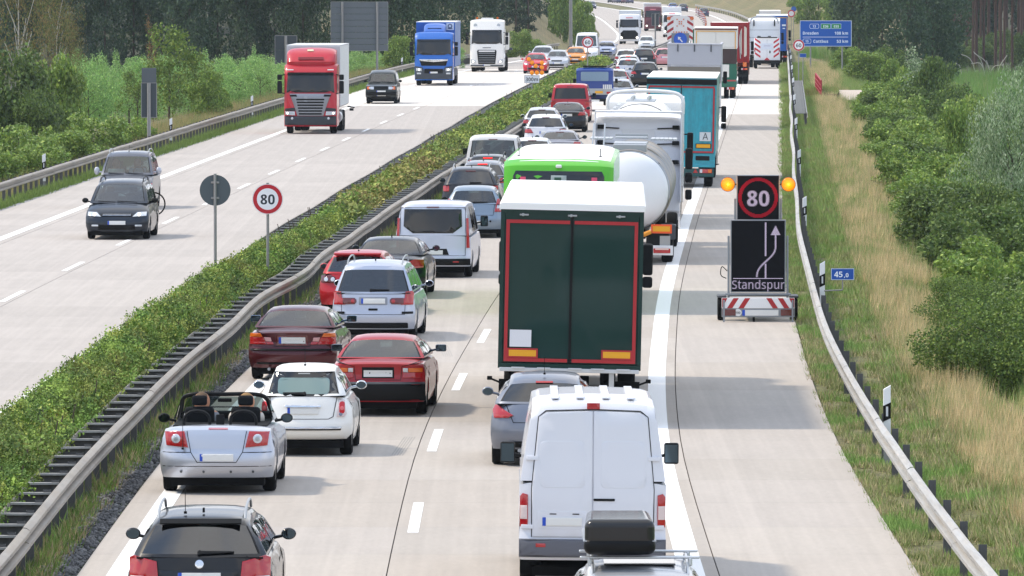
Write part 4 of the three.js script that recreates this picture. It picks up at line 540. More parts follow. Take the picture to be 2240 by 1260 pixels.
{ // tanker with a white dished end
  const g = thing('tank_truck', 'white tank lorry with a domed rear end and ribbed steel jacket', 'truck'), wh = paint(0xe4e6e8), R = 1.05, yc = 1.98;
  const dish = new THREE.SphereGeometry(R, 48, 20, 0, Math.PI * 2, 0, Math.PI / 2); dish.scale(1, .42, 1); dish.rotateX(Math.PI / 2); part('tank_end', dish.translate(0, yc, -.55), wh, g); part('end_ring', [new THREE.TorusGeometry(R, .03, 8, 48).translate(0, yc, -.55)], K.steel, g);
  const prm = []; for (let i = 0; i <= 96; i++) { const z = i / 96 * 12; prm.push(new THREE.Vector2(R + .045 + .03 * (i % 2), z)); } const jk = new THREE.LatheGeometry(prm, 48); jk.rotateX(-Math.PI / 2); part('steel_jacket', jk.translate(0, yc, -.6), new THREE.MeshStandardMaterial({ color: 0x9a948c, roughness: .42, metalness: .6, side: 2 }), g);
  for (const z of [-3, -6, -9]) part('jacket_band', new THREE.TorusGeometry(R + .065, .025, 6, 48).translate(0, yc, z), K.steel, g);
  const wk = part('walkway', [RB(.9, .26, .7, -.02, yc + R + .06, -1.25, .02), RB(.9, .05, 3.4, -.02, yc + R + .17, -3.4, .02), RB(.9, .12, .05, -.02, yc + R + .34, -4.2, .01)], K.steel, g);
  for (let i = 0; i < 12; i++) part('step_slat', RB(.88, .04, .16, -.02, yc + R + .2 + (i > 5 ? .12 : 0), -1.75 - i * .32, .01), K.alu, wk);
  for (const [x, w] of [[-.86, .62], [.86, .72]]) for (let i = 0; i < 6; i++) part('side_step', RB(w / 6.6, .05, 1.5, x - w / 2 + (i + .5) * w / 6, yc + R + .26, -4.9, .01), K.alu, wk);
  part('ladder', [bar([-1.12, 1.6, -.7], [-1.0, yc + R + .75, -1.2], .025), bar([-.8, 1.6, -.7], [-.7, yc + R + .75, -1.2], .025), ...Array.from({ length: 6 }, (_, i) => bar([-1.1, 1.75 + i * .25, -.75 - i * .06], [-.78, 1.75 + i * .25, -.75 - i * .06], .018))], K.alu, g);
  const rp = part('reflector_plate', B(.56, .24, .02, .88, .98, .02), mat(0xe8541a, .4), g); part('yellow_field', B(.46, .14, .014, .88, .98, .032), K.yel, rp); part('equipment_box', RB(.62, .42, .3, .78, .64, -.2, .03), K.blk, g); part('data_plate', B(.28, .26, .02, .98, .66, -.03), mat(0x9a9a98, .5), g);
  part('bumper_beam', RB(2.4, .26, .08, 0, .40, .0, .015), mat(0xdadbdc, .5), g); for (const s of [-1, 1]) { const p = part('tail_light', RB(.46, .13, .05, s * .9, .39, .05, .02), K.red, g); part('lamp_lens', RB(.36, .05, .01, s * .9, .44, .08, .004), plain(0xd8b8b0, .3), p); part('mud_guard', [RB(.42, .05, 1.4, s * 1.04, 1.0, -1.9, .02), RB(.42, .4, .04, s * 1.04, .85, -1.2, .02)], K.grey, g); } part('hose', tube([[-.9, .9, .05], [-.5, .7, .1], [.2, .75, .1], [.6, .9, .05]], .06, 20, 8), mat(0xd08a20, .6), g);
  for (const z of [-1.9, -3.2, -4.5]) axle(g, z, .5, false); part('chassis', B(.9, .2, 13, 0, .8, -6.6), K.blk, g);
  { const z = -14.3, m = paint(0xe2e4ea), H = 3.75; part('cab', pillow([[z, 1.0], [z, H - .25], [z - .1, H - .05], [z - .9, H + .05], [z - 1.8, H - .25], [z - 2.25, 2.0], [z - 2.35, 1.2], [z - 2.35, .45], [z - 1.9, .4]], 2.44, 0, .03, .02).geo, m, g); part('roof_deflector', [RB(2.5, .05, .7, 0, H + .1, z + .25, .02), RB(.04, 2.6, .5, -1.24, H - 1.2, z + .22, .015), RB(.04, 2.6, .5, 1.24, H - 1.2, z + .22, .015)], m, g); part('pressed_back', RB(.95, .5, .02, 0, H - .65, z + .008, .03), m, g); for (const s of [-1, 1]) { for (const y of [H - .35, H - .8, H - 1.35]) part('fairing_strut', [RB(.2, .12, .1, s * 1.08, y, z + .07, .02), bar([s * 1.0, y - .02, z + .05], [s * .55, y - .04, z + .04], .02)], K.blk, g); part('mirror', [RB(.22, .62, .2, s * 1.45, 2.45, z - 2.1, .06), RB(.22, .3, .2, s * 1.45, 1.9, z - 2.1, .06), RB(.2, .3, .18, s * 1.45, 1.4, z - 2.1, .06)], K.blk, g); } axle(g, z - 1.35, .5, false); axle(g, z + 1.3, .5, true); }
  put(g, 204.6, 3.14, xr, 0, -.012);
}
{ // second tanker
  const g = thing('tank_truck', 'white silo tank lorry with a hose arch on top ahead of the first tanker', 'truck'), wh = paint(0xe2e2e0), R = 1.2, yc = 2.6;
  const dish = new THREE.SphereGeometry(R, 40, 18, 0, Math.PI * 2, 0, Math.PI / 2); dish.scale(1, .4, 1); dish.rotateX(Math.PI / 2); part('tank_end', dish.translate(0, yc, -.5), wh, g); part('tank_shell', Cz(R, 10, 0, yc, -5.5, 40), wh, g);
  part('hose', new THREE.TorusGeometry(R * .98, .06, 8, 40, Math.PI * .6).rotateZ(.2).translate(0, yc - .02, -.75), K.rub, g);
  for (let i = 0; i < 7; i++) part('walkway_slat', [RB(.9, .05, .1, 0, yc + R + .08, -1.6 - i * .5, .01), Cy(.05, .12, .25, yc + R + .14, -1.6 - i * .5, 8), Cy(.05, .12, -.25, yc + R + .14, -1.6 - i * .5, 8)], K.alu, g); for (let i = 0; i < 5; i++) part('side_step', RB(.1, .04, 3, -1.15 + i * .12, yc + .75 + i * .1, -2.4, .01), K.alu, g);
  for (const z of [-1.9, -3.2, -4.5]) axle(g, z, .5, false); part('chassis', B(.9, .25, 10, 0, 1.0, -5), K.blk, g); tractorBack(g, -11.4, 0xe6e6e4, { H: 3.9 }); part('cab_fairing', [tube([[-1.2, 3.3, -11.2], [-1.18, 3.8, -11.2], [-1.0, 3.95, -11.2], [1.0, 3.95, -11.2], [1.18, 3.8, -11.2], [1.2, 3.3, -11.2]], .06, 30, 8)], paint(0xe6e6e4), g); put(g, 231.5, 3.85, xr, 0, -.01);
}
const TEAL = new THREE.MeshPhysicalMaterial({ color: 0x0aa2b6, roughness: .4, clearcoat: .6, clearcoatRoughness: .15, map: dtex(128, (u, v) => { const n = .9 + .13 * tile(u, v, 3, 1.5) + .08 * tile(u, v, 6, 9, 2); return [n * .9, n, n]; }) });
{ // turquoise trailer
  const g = thing('box_trailer_truck', 'turquoise box trailer with a white A plate on its rear', 'truck'); const wh = mat(0xf0eee8, .7);
  boxBody(g, { y0: 1.15, y1: 3.95, L: 13.6, side: TEAL, rear: TEAL, roof: wh, frame: TEAL, W: 2.52 }); part('roof_rail', RB(2.54, .2, .05, 0, 3.82, .04, .02), K.blk, g);
  for (const z of [-3, -6.5, -10]) part('roof_bow', RB(2.5, .04, .14, 0, 3.99, z, .015), wh, g);
  for (const s of [-1, 1]) { tape(g, s * .60, 3.64, 1.16, .06, .05, TAPE); tape(g, s * .60, 1.3, 1.16, .06, .05, TAPE); tape(g, s * 1.17, 2.47, .06, 2.28, .0505, TAPE); } tape(g, -.01, 2.5, .025, 2.4, .03, K.trim, 'door_seal');
  const pl = part('hazard_plate', B(.4, .32, .01, .88, 1.86, .055), mat(0xc8cfd2, .5), g); part('plate_letter', [bar([.80, 1.75, .064], [.885, 1.99, .064], .012), bar([.97, 1.75, .064], [.885, 1.99, .064], .012), bar([.82, 1.83, .064], [.95, 1.83, .064], .01)], K.trim, pl);
  const rp = part('reflector_plate', B(.56, .17, .01, .82, 1.52, .055), K.trim, g); part('yellow_field', B(.5, .13, .01, .82, 1.52, .062), K.yel, rp); part('reflector_plate', B(.56, .17, .01, -.82, 1.52, .055), K.yel, g);
  part('lower_panel', [RB(2.5, .34, .06, 0, 1.0, .0, .01), RB(2.5, .1, .1, 0, .80, .02, .02)], TEAL, g); part('lock_bar', RB(.5, .16, .05, .8, 1.08, .04, .02), K.blk, g); part('underrun_bar', RB(2.44, .3, .08, 0, .56, -.02, .02), mat(0x17494a, .6), g); lamps3(g, .62, .04, .92, .46, .15); for (const s of [-1, 1]) part('warning_reflector', ext([[-.09, 0], [.09, 0], [0, .15]], .01).translate(s * .55, .55, .03), K.red, g); part('plate_frame', RB(.5, .12, .02, -.3, .62, .04, .005), mat(0x3f6b66, .6), g);
  for (const z of [-1.6, -2.9, -4.2]) axle(g, z, .5, false, 1.0); part('side_marker', [bar([1.25, .85, -.05], [1.4, .88, -.05], .02)], K.blk, g); tractorBack(g, -14, 0xdcdcdc, { H: 3.9 }); put(g, 273.5, 6.05, xr, 0, -.018);
}
{ // grey tipper
  const g = thing('tipper_truck', 'white tipper lorry with a tall pale grey tailgate', 'truck'), m = mat(0xb4b5bd, .55), w = paint(0xe6e6e6), W = 2.6;
  part('tailgate', [RB(W, 1.0, .08, 0, 3.62, 0, .02), RB(W, .1, .14, 0, 4.13, 0, .03)], m, g); for (const s of [-1, 1]) part('side_wall', [B(.06, 1.8, 7.5, s * (W / 2 - .03), 3.2, -3.8), RB(.12, .1, 7.5, s * (W / 2 - .03), 4.12, -3.8, .03)], m, g); part('load_floor', B(W - .1, .1, 7.4, 0, 2.3, -3.8), mat(0x6a6258, .8), g); part('lower_gate', RB(W - .05, .8, .06, 0, 2.65, .02, .02), mat(0x7c766c, .7), g); for (const x of [-.8, 0, .8]) part('gate_hinge', RB(.06, .35, .06, x, 3.95, .06, .015), K.grey, g);
  part('body_support', B(2.3, .9, 7, 0, 1.75, -3.8), w, g); for (const s of [-1, 1]) part('side_guard', RB(.05, .7, 2.2, s * 1.24, 1.1, -4.2, .02), w, g); lamps3(g, .9, .0, .9); part('rear_bumper', RB(2.4, .2, .1, 0, .65, -.1, .02), K.blk, g); for (const z of [-1.5, -2.9, -6.5]) axle(g, z, .5, z > -4); part('cab', pillow([[-7.8, 1], [-7.8, 3.1], [-8.1, 3.3], [-9.6, 3.2], [-9.9, 1.9], [-10, .5]], 2.5, 0, .03).geo, w, g); for (const s of [-1, 1]) part('mirror', RB(.2, .6, .2, s * 1.42, 2.4, -9.6, .05), K.blk, g); put(g, 366, 8.75, xr, 0, -.012);
}
{ // white and green box lorry
  const g = thing('box_truck', 'box lorry with white rear doors in a thin yellow line and green lower body', 'truck'), w = mat(0xd6d4ce, .55), gr = paint(0x0c5c48); const W = 2.52;
  boxBody(g, { y0: 2.95, y1: 4.15, L: 8, side: w, rear: w, roof: mat(0xf2f0ec, .7), frame: w, W }); tape(g, 0, 3.98, 2.3, .04, .05, K.yel, 'yellow_line'); for (const s of [-1, 1]) tape(g, s * 1.15, 3.45, .04, 1.0, .051, K.yel, 'yellow_line'); part('dark_panel', RB(2.46, .85, .06, 0, 2.5, 0, .01), mat(0x3b2b29, .7), g); part('upper_trim', RB(W, .08, .05, 0, 4.1, .05, .01), mat(0x5a2a24, .7), g);
  part('lower_body', RB(2.5, .95, 7.8, 0, 1.6, -3.92, .03), gr, g); part('white_locker', RB(.5, .75, .02, .55, 1.65, .0, .01), w, g); for (const s of [-1, 1]) { part('chevron_flap', B(.5, .12, .02, s * .95, 1.05, .02), TAPE, g); part('bumper_end', RB(.9, .35, .1, s * .8, .86, .0, .03), gr, g); } lamps3(g, .62, .05, .9, .45, .16); part('side_post', [RB(.08, 1.8, .1, -1.32, 3.2, -.3, .02)], gr, g); axle(g, -1.8, .48, true, .98); axle(g, -6.2, .48, false); part('cab', pillow([[-8.1, 1], [-8.1, 3.1], [-8.4, 3.3], [-9.8, 3.2], [-10.1, 1.9], [-10.2, .5]], 2.4, 0, .03).geo, gr, g); put(g, 448, 12.0, xr, 0, -.008);
}
{ // red skip/tank lorry
  const g = thing('red_truck', 'dark red high-sided lorry ahead of the white and green box lorry', 'truck'), rd = paint(0x8d1420), wh = mat(0xd8d2c4, .5);
  boxBody(g, { y0: 1.4, y1: 3.95, L: 12.5, side: rd, rear: rd, roof: mat(0xe9e6e0, .7), frame: rd, W: 2.54 }); part('top_rail', [RB(2.58, .16, .12, 0, 3.98, .02, .02), RB(.12, .12, 12.4, 1.25, 4.02, -6.2, .02)], rd, g); part('cream_panel', new THREE.CircleGeometry(1, 30).scale(.35, 1.0, 1).translate(.95, 2.8, .05), wh, g); part('corner_post', [Cy(.09, 2.6, 1.2, 2.75, .08, 10), RB(.14, 2.5, .1, .86, 2.7, .06, .03)], rd, g); part('pipe', tube([[.7, 3.4, .12], [.66, 2.6, .16], [.7, 1.7, .14]], .04), K.steel, g);
  lamps3(g, 1.0, .05, .95); part('indicator_cluster', RB(.25, .3, .06, .98, 1.3, .06, .02), K.amb, g); for (const z of [-1.2, -2.5, -3.8]) axle(g, z, .52, true); part('underrun_bar', RB(2.4, .2, .1, 0, .6, -.1, .02), K.blk, g); tractorBack(g, -13, 0x8d1420, { H: 3.7 }); put(g, 500, 14.35, xr);
}
{ // works van with chevron board on its doors
  const g = thing('works_van', 'white works van with red and white chevrons on its rear doors', 'van'), w = paint(0xe9e9ec);
  const q = pillow([[-.02, .45], [0, .5], [0, 1.2], [-.06, 2.2], [-.15, 2.36], [-4.2, 2.36], [-4.9, 1.3], [-5.5, 1.0], [-5.6, .4]], 1.98, .02, .06); part('body', q.geo, w, g); const S = q.S; const cm = mat(0xc41f2c, .4);
  for (const s of [-1, 1]) for (let i = 0; i < 4; i++) { const y = .82 + i * .36; const p = [[s * .5, y], [s * .93, y + .3], [s * .93, y + .46], [s * .5, y + .16]]; part('chevron_stripe', patchGeo(S, 'r', s > 0 ? p : p.reverse(), .008, .002), cm, g); } part('chevron_stripe', patchGeo(S, 'r', [[-.22, .66], [.22, .66], [0, .86]], .008, .002), cm, g);
  part('notice_panel', patchGeo(S, 'r', rrect(0, 1.7, .9, .45, .03), .01, .003), mat(0xdfe3ee, .5), g); part('lettering', patchGeo(S, 'r', rrect(0, 1.74, .5, .05, .01), .014, .002), mat(0xb8b4c8, .6), g); part('lock_cover', patchGeo(S, 'r', rrect(.22, 1.28, .1, .2, .04), .014, .003), K.trim, g); part('bumper', RB(2.0, .26, .12, 0, .52, .02, .04), K.blk, g); part('roof_lip', RB(1.6, .08, .1, 0, 2.38, .0, .03), K.blk, g); gap(g, S, 'r', [[0, .66], [0, 2.2]]); for (const s of [-1, 1]) { part('tail_light', patchGeo(S, 'r', rrect(s * .93, 1.45, .09, .3, .02), .02), K.red, g); } for (const z of [-.9, -4.4]) for (const s of [-1, 1]) wheel(g, s * .86, z, .35, .22); put(g, 579, 19.45, xr);
}
{ // white tractor unit ahead of the works van
  const g = thing('tractor_unit', 'white lorry cab standing ahead of the chevron works van', 'truck'); const m = paint(0xe4e6ea); tractorBack(g, -.2, 0xe4e6ea, { H: 3.85 }); part('roof_deflector', [tube([[-1.1, 3.4, -.1], [-1.0, 3.75, -.05], [-.8, 3.88, -.02], [.8, 3.88, -.02], [1.0, 3.75, -.05], [1.1, 3.4, -.1]], .05, 30, 8)], mat(0xa9aeb4, .5), g); for (const s of [-1, 1]) part('deflector_strut', RB(.1, .5, .12, s * .8, 3.45, -.12, .03), K.blk, g); part('panel_gap', [B(2.3, .02, .012, 0, 2.9, -.2), B(2.3, .02, .012, 0, 2.3, -.2)], K.grey, g); for (const s of [-1, 1]) part('back_vent', RB(.25, .06, .03, s * .4, 2.4, -.19, .01), K.blk, g); part('rear_lamp_bar', [B(2.3, .1, .1, 0, .8, 1.6)], K.blk, g); put(g, 590, 19.6, xr);
}
{ // blue curtain trailer
  const g = thing('curtain_trailer_truck', 'blue curtain trailer ahead of the works van by the right guardrail', 'truck'), bl = paint(0x1256a8); boxBody(g, { y0: 1.15, y1: 3.95, L: 13.6, side: bl, rear: bl, roof: mat(0xeeeeea, .7), frame: bl, W: 2.52 }); tape(g, 1.2, 2.5, .05, 2.6, .05, K.yel, 'yellow_line'); tape(g, 0, 3.8, 2.4, .05, .05, K.yel, 'yellow_line'); part('white_marking', [B(.3, .14, .008, .95, 3.2, .05), B(.2, .08, .008, .95, 2.95, .05)], mat(0xdfe6ee, .5), g); lamps3(g, .7, .03, 1.0); part('underrun_bar', RB(2.4, .2, .1, 0, .55, -.05, .02), K.blk, g); for (const z of [-1.6, -2.9, -4.2]) axle(g, z, .5, false); tractorBack(g, -14, 0x1256a8, {}); put(g, 606, 20.75, xr);
}
{ // far lorry
  const g = thing('box_trailer_truck', 'far white box lorry at the top of the right carriageway', 'truck'), w = mat(0xe3e0de, .6); boxBody(g, { y0: 1.15, y1: 3.95, L: 13, side: mat(0x5d7bb8, .5), rear: w, roof: mat(0xf4f2ee, .7), W: 2.5 }); part('middle_rail', RB(2.56, .12, .08, 0, 2.4, .05, .02), mat(0xf4f2ee, .7), g); lamps3(g, .7, .03, 1.0); part('underrun_bar', RB(2.4, .2, .1, 0, .55, -.05, .02), K.blk, g); for (const z of [-1.6, -2.9, -4.2]) axle(g, z, .5, false); tractorBack(g, -14, 0xd8a040, {}); put(g, 900, 30.6, xr);
}
{ // blue flatbed pickup
  const g = thing('flatbed_pickup', 'blue double cab flatbed with a striped rear board behind the red van', 'pickup'), b = paint(0x123a86);
  const cabP = [[-2.6, .5], [-2.6, 1.3], [-2.7, 2.2], [-2.9, 2.35], [-4.2, 2.32], [-4.9, 1.4], [-5.6, 1.15], [-5.7, .5]], q = pillow(cabP, 2.0, .02, .05); part('cab', q.geo, b, g); part('rear_window', patchGeo(q.S, 'r', rrect(0, 1.86, 1.5, .5, .06), .01, .003), mat(0x8296a4, .1), g); part('bed', [B(2.05, .08, 2.6, 0, .95, -1.3), B(2.05, .3, .05, 0, 1.1, 0)], K.steel, g); part('bed_side', [B(.04, .3, 2.5, -1.0, 1.1, -1.3), B(.04, .3, 2.5, 1.0, 1.1, -1.3)], b, g); for (const s of [-1, 1]) part('ramp_grid', Array.from({ length: 5 }, (_, i) => B(.07, .24, .03, s * (.55 + i * .1), 1.34, .02)), mat(0xd8d8d4, .5), g); part('yellow_plate', B(.42, .13, .02, .3, 1.05, .05), K.yel, g); part('licence_plate', B(.45, .1, .02, .1, .6, .03), K.plate, g); for (const s of [-1, 1]) part('tail_light', RB(.22, .12, .05, s * .82, 1.02, .04, .01), K.red, g); part('rear_bar', RB(1.9, .16, .1, 0, .62, -.02, .03), K.blk, g); part('roof_light_bar', RB(1.3, .08, .12, 0, 2.4, -2.9, .03), K.blk, g); for (const z of [-1.1, -4.7]) for (const s of [-1, 1]) wheel(g, s * .86, z, .34, .24); for (const s of [-1, 1]) part('mirror', RB(.16, .24, .1, s * 1.14, 1.6, -4.3, .03), K.blk, g); put(g, 410, 4.4, xr);
}
{ // trailer with flashing arrow board
  const g = thing('warning_trailer', 'red and white striped warning trailer with a blue arrow disc', 'trailer'), wm = mat(0xe8e6e4, .5), W = 2.4; part('board', RB(W, 2.3, .08, 0, 2.65, 0, .02), wm, g);
  for (const s of [-1, 1]) for (let i = 0; i < 4; i++) { const y = 1.55 + i * .62, p = [[s * 1.19, y], [s * 1.19, y + .26], [s * .62, y + .62], [s * .62, y + .36]].map(([x, q]) => [x, Math.min(q, 3.78)]); part('red_stripe', ext(s > 0 ? p : p.reverse(), .01).translate(0, 0, .042), TAPE, g); }
  const L = (x, y, r) => { const l = part('amber_lamp', Cz(r, .06, x, y, .08, 16), K.amb, g); return l; }; L(-1.05, 3.55, .17); L(1.05, 3.55, .17); for (let i = 0; i < 4; i++) { L(-.3 + i * .2, 3.35 - i * .2 + .1, .06); L(.3 - i * .2, 3.35 - i * .2 + .1, .06); } for (let i = 0; i < 6; i++) L(-.6 + i * .24, 2.3, .06);
  part('lower_panel', B(1.6, .9, .03, 0, 1.75, .05), mat(0x7d848a, .6), g); part('blue_disc', Cz(.6, .03, 0, 1.65, .085, 32), mat(0x0a55c0, .4), g); part('arrow', ext([[-.05, -.3], [.05, -.3], [.05, .1], [.18, .1], [0, .35], [-.18, .1], [-.05, .1]], .01).rotateZ(.7).translate(0, 1.62, .102), wm, g); part('frame', [B(.1, 1.5, .1, -.9, .8, -.1), B(.1, 1.5, .1, .9, .8, -.1), B(2.2, .12, 2.6, 0, .55, -1.2)], K.steel, g); for (const s of [-1, 1]) wheel(g, s * 1.05, -1.2, .32, .2); put(g, 690, 15.3, xr);
}

// ---------- people seated behind windscreens: one continuous figure ----------
const personGeo = (() => {
  const res = 44, mc = new MarchingCubes(res, new THREE.MeshBasicMaterial(), false, false, 60000), h = .5;
  const J = { hip: [0, -.42, 0, .16], chest: [0, -.05, .03, .17], neck: [0, .14, .03, .06], head: [0, .28, 0, .1], crown: [0, .33, .01, .105], sl: [-.19, .06, .03, .075], sr: [.19, .06, .03, .075], el: [-.26, -.2, -.08, .052], er: [.26, -.2, -.08, .052], hl: [-.15, -.14, -.33, .042], hr: [.15, -.14, -.33, .042], nose: [0, .275, -.105, .02] };
  const bones = [['hip', 'chest'], ['chest', 'neck'], ['neck', 'head'], ['head', 'crown'], ['chest', 'sl'], ['chest', 'sr'], ['sl', 'el'], ['sr', 'er'], ['el', 'hl'], ['er', 'hr'], ['head', 'nose']];
  const f = (x, y, z) => { let s = 0; for (const [a, b] of bones) { const A = J[a], C = J[b], dx = C[0] - A[0], dy = C[1] - A[1], dz = C[2] - A[2], l = dx * dx + dy * dy + dz * dz, t = clamp(((x - A[0]) * dx + (y - A[1]) * dy + (z - A[2]) * dz) / l), d = Math.hypot(x - A[0] - dx * t, y - A[1] - dy * t, z - A[2] - dz * t) - (A[3] + (C[3] - A[3]) * t); s += Math.exp(-d * 40); } return Math.log(s) / 40; };
  mc.isolation = 0; for (let k = 0; k < res; k++) for (let j = 0; j < res; j++) for (let i = 0; i < res; i++) { const e = v => ((v - res / 2) / (res / 2)) * h; mc.field[i + j * res + k * res * res] = f(e(i), e(j), e(k)); } mc.update();
  const n = mc.count, p = new Float32Array(n * 3); for (let i = 0; i < n * 3; i++) p[i] = mc.positionArray[i] * h; let g = new THREE.BufferGeometry(); g.setAttribute('position', new THREE.BufferAttribute(p, 3)); g = mergeVertices(g, .002); g.computeVertexNormals(); return g;
})();
function person(label, shirt, hair, pos, rotY, parentRot) {
  const g = thing('person', label, 'person'); const c = new Float32Array(personGeo.attributes.position.count * 3), P = personGeo.attributes.position, sk = new THREE.Color(0xc08a6c), sh = new THREE.Color(shirt), gg = personGeo.clone();
  for (let i = 0; i < P.count; i++) { const y = P.getY(i), hand = P.getZ(i) < -.28 && y < 0, q = y > .13 || hand ? sk : sh; c.set([q.r, q.g, q.b], i * 3); } gg.setAttribute('color', new THREE.BufferAttribute(c, 3));
  part('body', gg, new THREE.MeshStandardMaterial({ vertexColors: true, roughness: .8 }), g); const hr = new THREE.SphereGeometry(.115, 16, 12, 0, Math.PI * 2, 0, 1.9); hr.scale(.95, 1.05, 1.05); hr.rotateX(.5); part('hair', hr.translate(0, .325, .022), mat(hair, .8), g);
  g.position.set(...pos); g.rotation.y = rotY; return g;
}
// ---------- oncoming cars ----------
const headSets = (g, S, o) => { const h = S.gp[S.gp.length - 1][1], y = o.hy || .68; both(g, S, 'f', 'headlight', o.head || [[.46, y - .04], [S.w * .93, y - .02], [S.w * .93, y + .1], [.6, y + .09]], K.lens, .016); both(g, S, 'f', 'headlight_bulb', circ(o.bx || .66, y + .025, .045, 12), o.lit === false ? K.lens : K.head, .022, .004); one(g, S, 'f', 'grille', o.grille || rrect(0, y, .8, .09, .02), K.trim, .014, .004); one(g, S, 'f', 'lower_intake', rrect(0, .36, 1.1, .14, .03), K.trim, .012, .004); plateOn(g, S, 'f', 0, .5); part('wiper', [bar([-.55, h + .03, S.gp[S.gp.length - 1][0] - .01], [.05, h + .06, S.gp[S.gp.length - 1][0] + .06], .012), bar([.1, h + .03, S.gp[S.gp.length - 1][0] - .01], [.62, h + .06, S.gp[S.gp.length - 1][0] + .06], .012)], K.trim, g); };
function onc(name, label, arch, c, d, x, o = {}) { const g = car(name, label, arch, { key: 'o' + arch + (o.kk || ''), c, ...o, add(g, S, m) { headSets(g, S, o); tailSets.wide(g, S); if (o.rails) roofRails(g, S, o.railM || K.blk, .05); if (o.more) o.more(g, S, m); } }, o.cat || 'car'); g.userData.len = g.S.L; return putF(g, d, x, xl, g.S.L, o.yaw || 0); }
onc('people_carrier', 'dark blue grey people carrier changing lanes with a bicycle behind it', 'mpv', 0x1d2530, 222.5, -11.62, { metal: .4, w: .93, L: 4.85, rails: 1, kk: 'A', wb: .86, wr: .68, mm: K.blk, grille: rrect(0, .735, .9, .085, .02), hy: .72, more(g, S) { for (const y of [.715, .75]) one(g, S, 'f', 'grille_bar', rrect(0, y, .84, .012, .004), K.chrome, .02, .003); both(g, S, 'f', 'fog_light', rrect(.64, .42, .2, .05, .015), K.lens, .016, .004); } });
{ // bicycle hung across the tail of the people carrier
  const b = thing('bicycle', 'bicycle with a red grip carried behind the dark people carrier', 'bicycle'), R = .34; for (const x of [-.52, .52]) { const t = part('wheel', new THREE.TorusGeometry(R, .022, 8, 36).translate(x, .78, 0), K.rub, b); part('spokes', Array.from({ length: 9 }, (_, i) => bar([x, .78, 0], [x + R * Math.cos(i * .7), .78 + R * Math.sin(i * .7), 0], .004, 4)), K.steel, t); }
  part('frame', [bar([-.52, .78, 0], [-.15, 1.25, 0], .018), bar([-.15, 1.25, 0], [.38, 1.28, 0], .02), bar([-.1, .8, 0], [.38, 1.22, 0], .022), bar([-.52, .78, 0], [-.1, .8, 0], .015), bar([-.15, 1.3, 0], [-.1, .8, 0], .018), bar([.52, .78, 0], [.36, 1.38, 0], .018)], paint(0xbfc4c8, .3), b); part('saddle', RB(.24, .05, .13, -.17, 1.36, 0, .03), K.blk, b); part('handlebar', [bar([.36, 1.38, -.26], [.36, 1.38, .26], .014)], K.blk, b); part('grip', RB(.1, .05, .1, .44, 1.38, .22, .02), mat(0xc02030, .5), b); part('carrier_arm', [bar([0, 1.0, .02], [0, .9, .33], .02), bar([-.3, .45, .02], [-.3, .7, .3], .02)], K.steel, b);
  b.position.set(-11.28, .12, -227.72); b.rotation.y = .0;
}
{ const g = onc('family_van', 'grey high-roofed family car with roof bars and two people in it', 'mpv', 0x5e626c, 249.5, -12.75, { metal: .45, w: .90, L: 4.35, rails: 1, railM: K.steel, kk: 'B', gp: [[-.08, 1.1], [-.22, 1.76], [-.36, 1.83], [-1.5, 1.88], [-2.3, 1.85], [-2.55, 1.78], [-3.3, 1.12]], rp: [[-.1, .26], [-.02, .38], [0, .52], [-.02, .62], [-.04, .7], [-.05, .86], [-.08, 1.1]], np: [[-3.9, .98], [-4.2, .75], [-4.33, .55], [-4.35, .4], [-4.28, .24]], zf: -3.45, wr: .70, wb: .86, tw: .88, mm: paint(0xb9bcc4, .3), mir: { w: .19, h: .24, y: 1.24 } }); rodAnt(g, g.S, -2.35, 0, .22, .1);
  person('person in a pale shirt at the wheel of the grey family car', 0xa9c2d8, 0x9a9088, [-12.42, 1.2, -251.5], Math.PI - .03); person('passenger in a white top in the grey family car', 0xd9dcdc, 0xa08a60, [-13.12, 1.18, -251.5], Math.PI - .03); }
onc('off_road_car', 'old dark green off-road car with square headlamps', 'suv', 0x1b2426, 432, -7.45, { kk: 'D', w: .9, wr: .70, wb: .84, lit: false, rr: [.03, .06], gp: [[-.1, 1.2], [-.2, 1.75], [-.3, 1.85], [-1.8, 1.9], [-2.4, 1.8], [-2.6, 1.74], [-3.1, 1.18]], rp: [[-.1, .4], [0, .5], [0, .65], [-.03, .8], [-.04, 1.0], [-.1, 1.2]], np: [[-4.2, 1.08], [-4.42, 1.02], [-4.48, .8], [-4.5, .55], [-4.4, .38]], mm: K.blk, head: [[.42, .82], [.62, .82], [.62, .98], [.42, .98]], hy: .88, grille: rrect(0, .9, .78, .15, .02), more(g, S) { both(g, S, 'f', 'indicator', [[.64, .82], [.80, .82], [.80, .98], [.64, .98]], K.amb, .018); one(g, S, 'f', 'bumper', rrect(0, .58, 1.7, .2, .03), K.blk, .06, .02); plateOn(g, S, 'f', 0, .7).position.z = -.05; } });
onc('hatchback_car', 'bright red car behind the amber arrow lamps', 'hatch', 0xc0182c, 547, 1.65, { kk: 'r' });
onc('hatchback_car', 'silver car with a dark windscreen beside the bright red car', 'hatch', 0xb9bcc2, 571, 3.35, { metal: .4, kk: 'r', lit: false });
onc('sport_utility_car', 'pale silver off-road car behind the bright red car', 'suv', 0xc4c8ce, 590, 2.3, { metal: .3, lit: false });
onc('hatchback_car', 'orange yellow car behind the median hedge end', 'hatch', 0xe08a1c, 603, 5.0, { kk: 'r' });
onc('panel_van', 'white van behind the orange yellow car', 'van', 0xe8e9ea, 640, 6.25, { cat: 'van', lit: false, kk: 'v', gp: [[-.04, 1.2], [-.12, 2.3], [-.2, 2.4], [-1.5, 2.45], [-3.4, 2.42], [-3.7, 2.3], [-4.3, 1.2]] });
onc('saloon_car', 'pale blue silver saloon behind the hedge end', 'sedan', 0x9fa9c2, 699, 8.65, { metal: .3 });
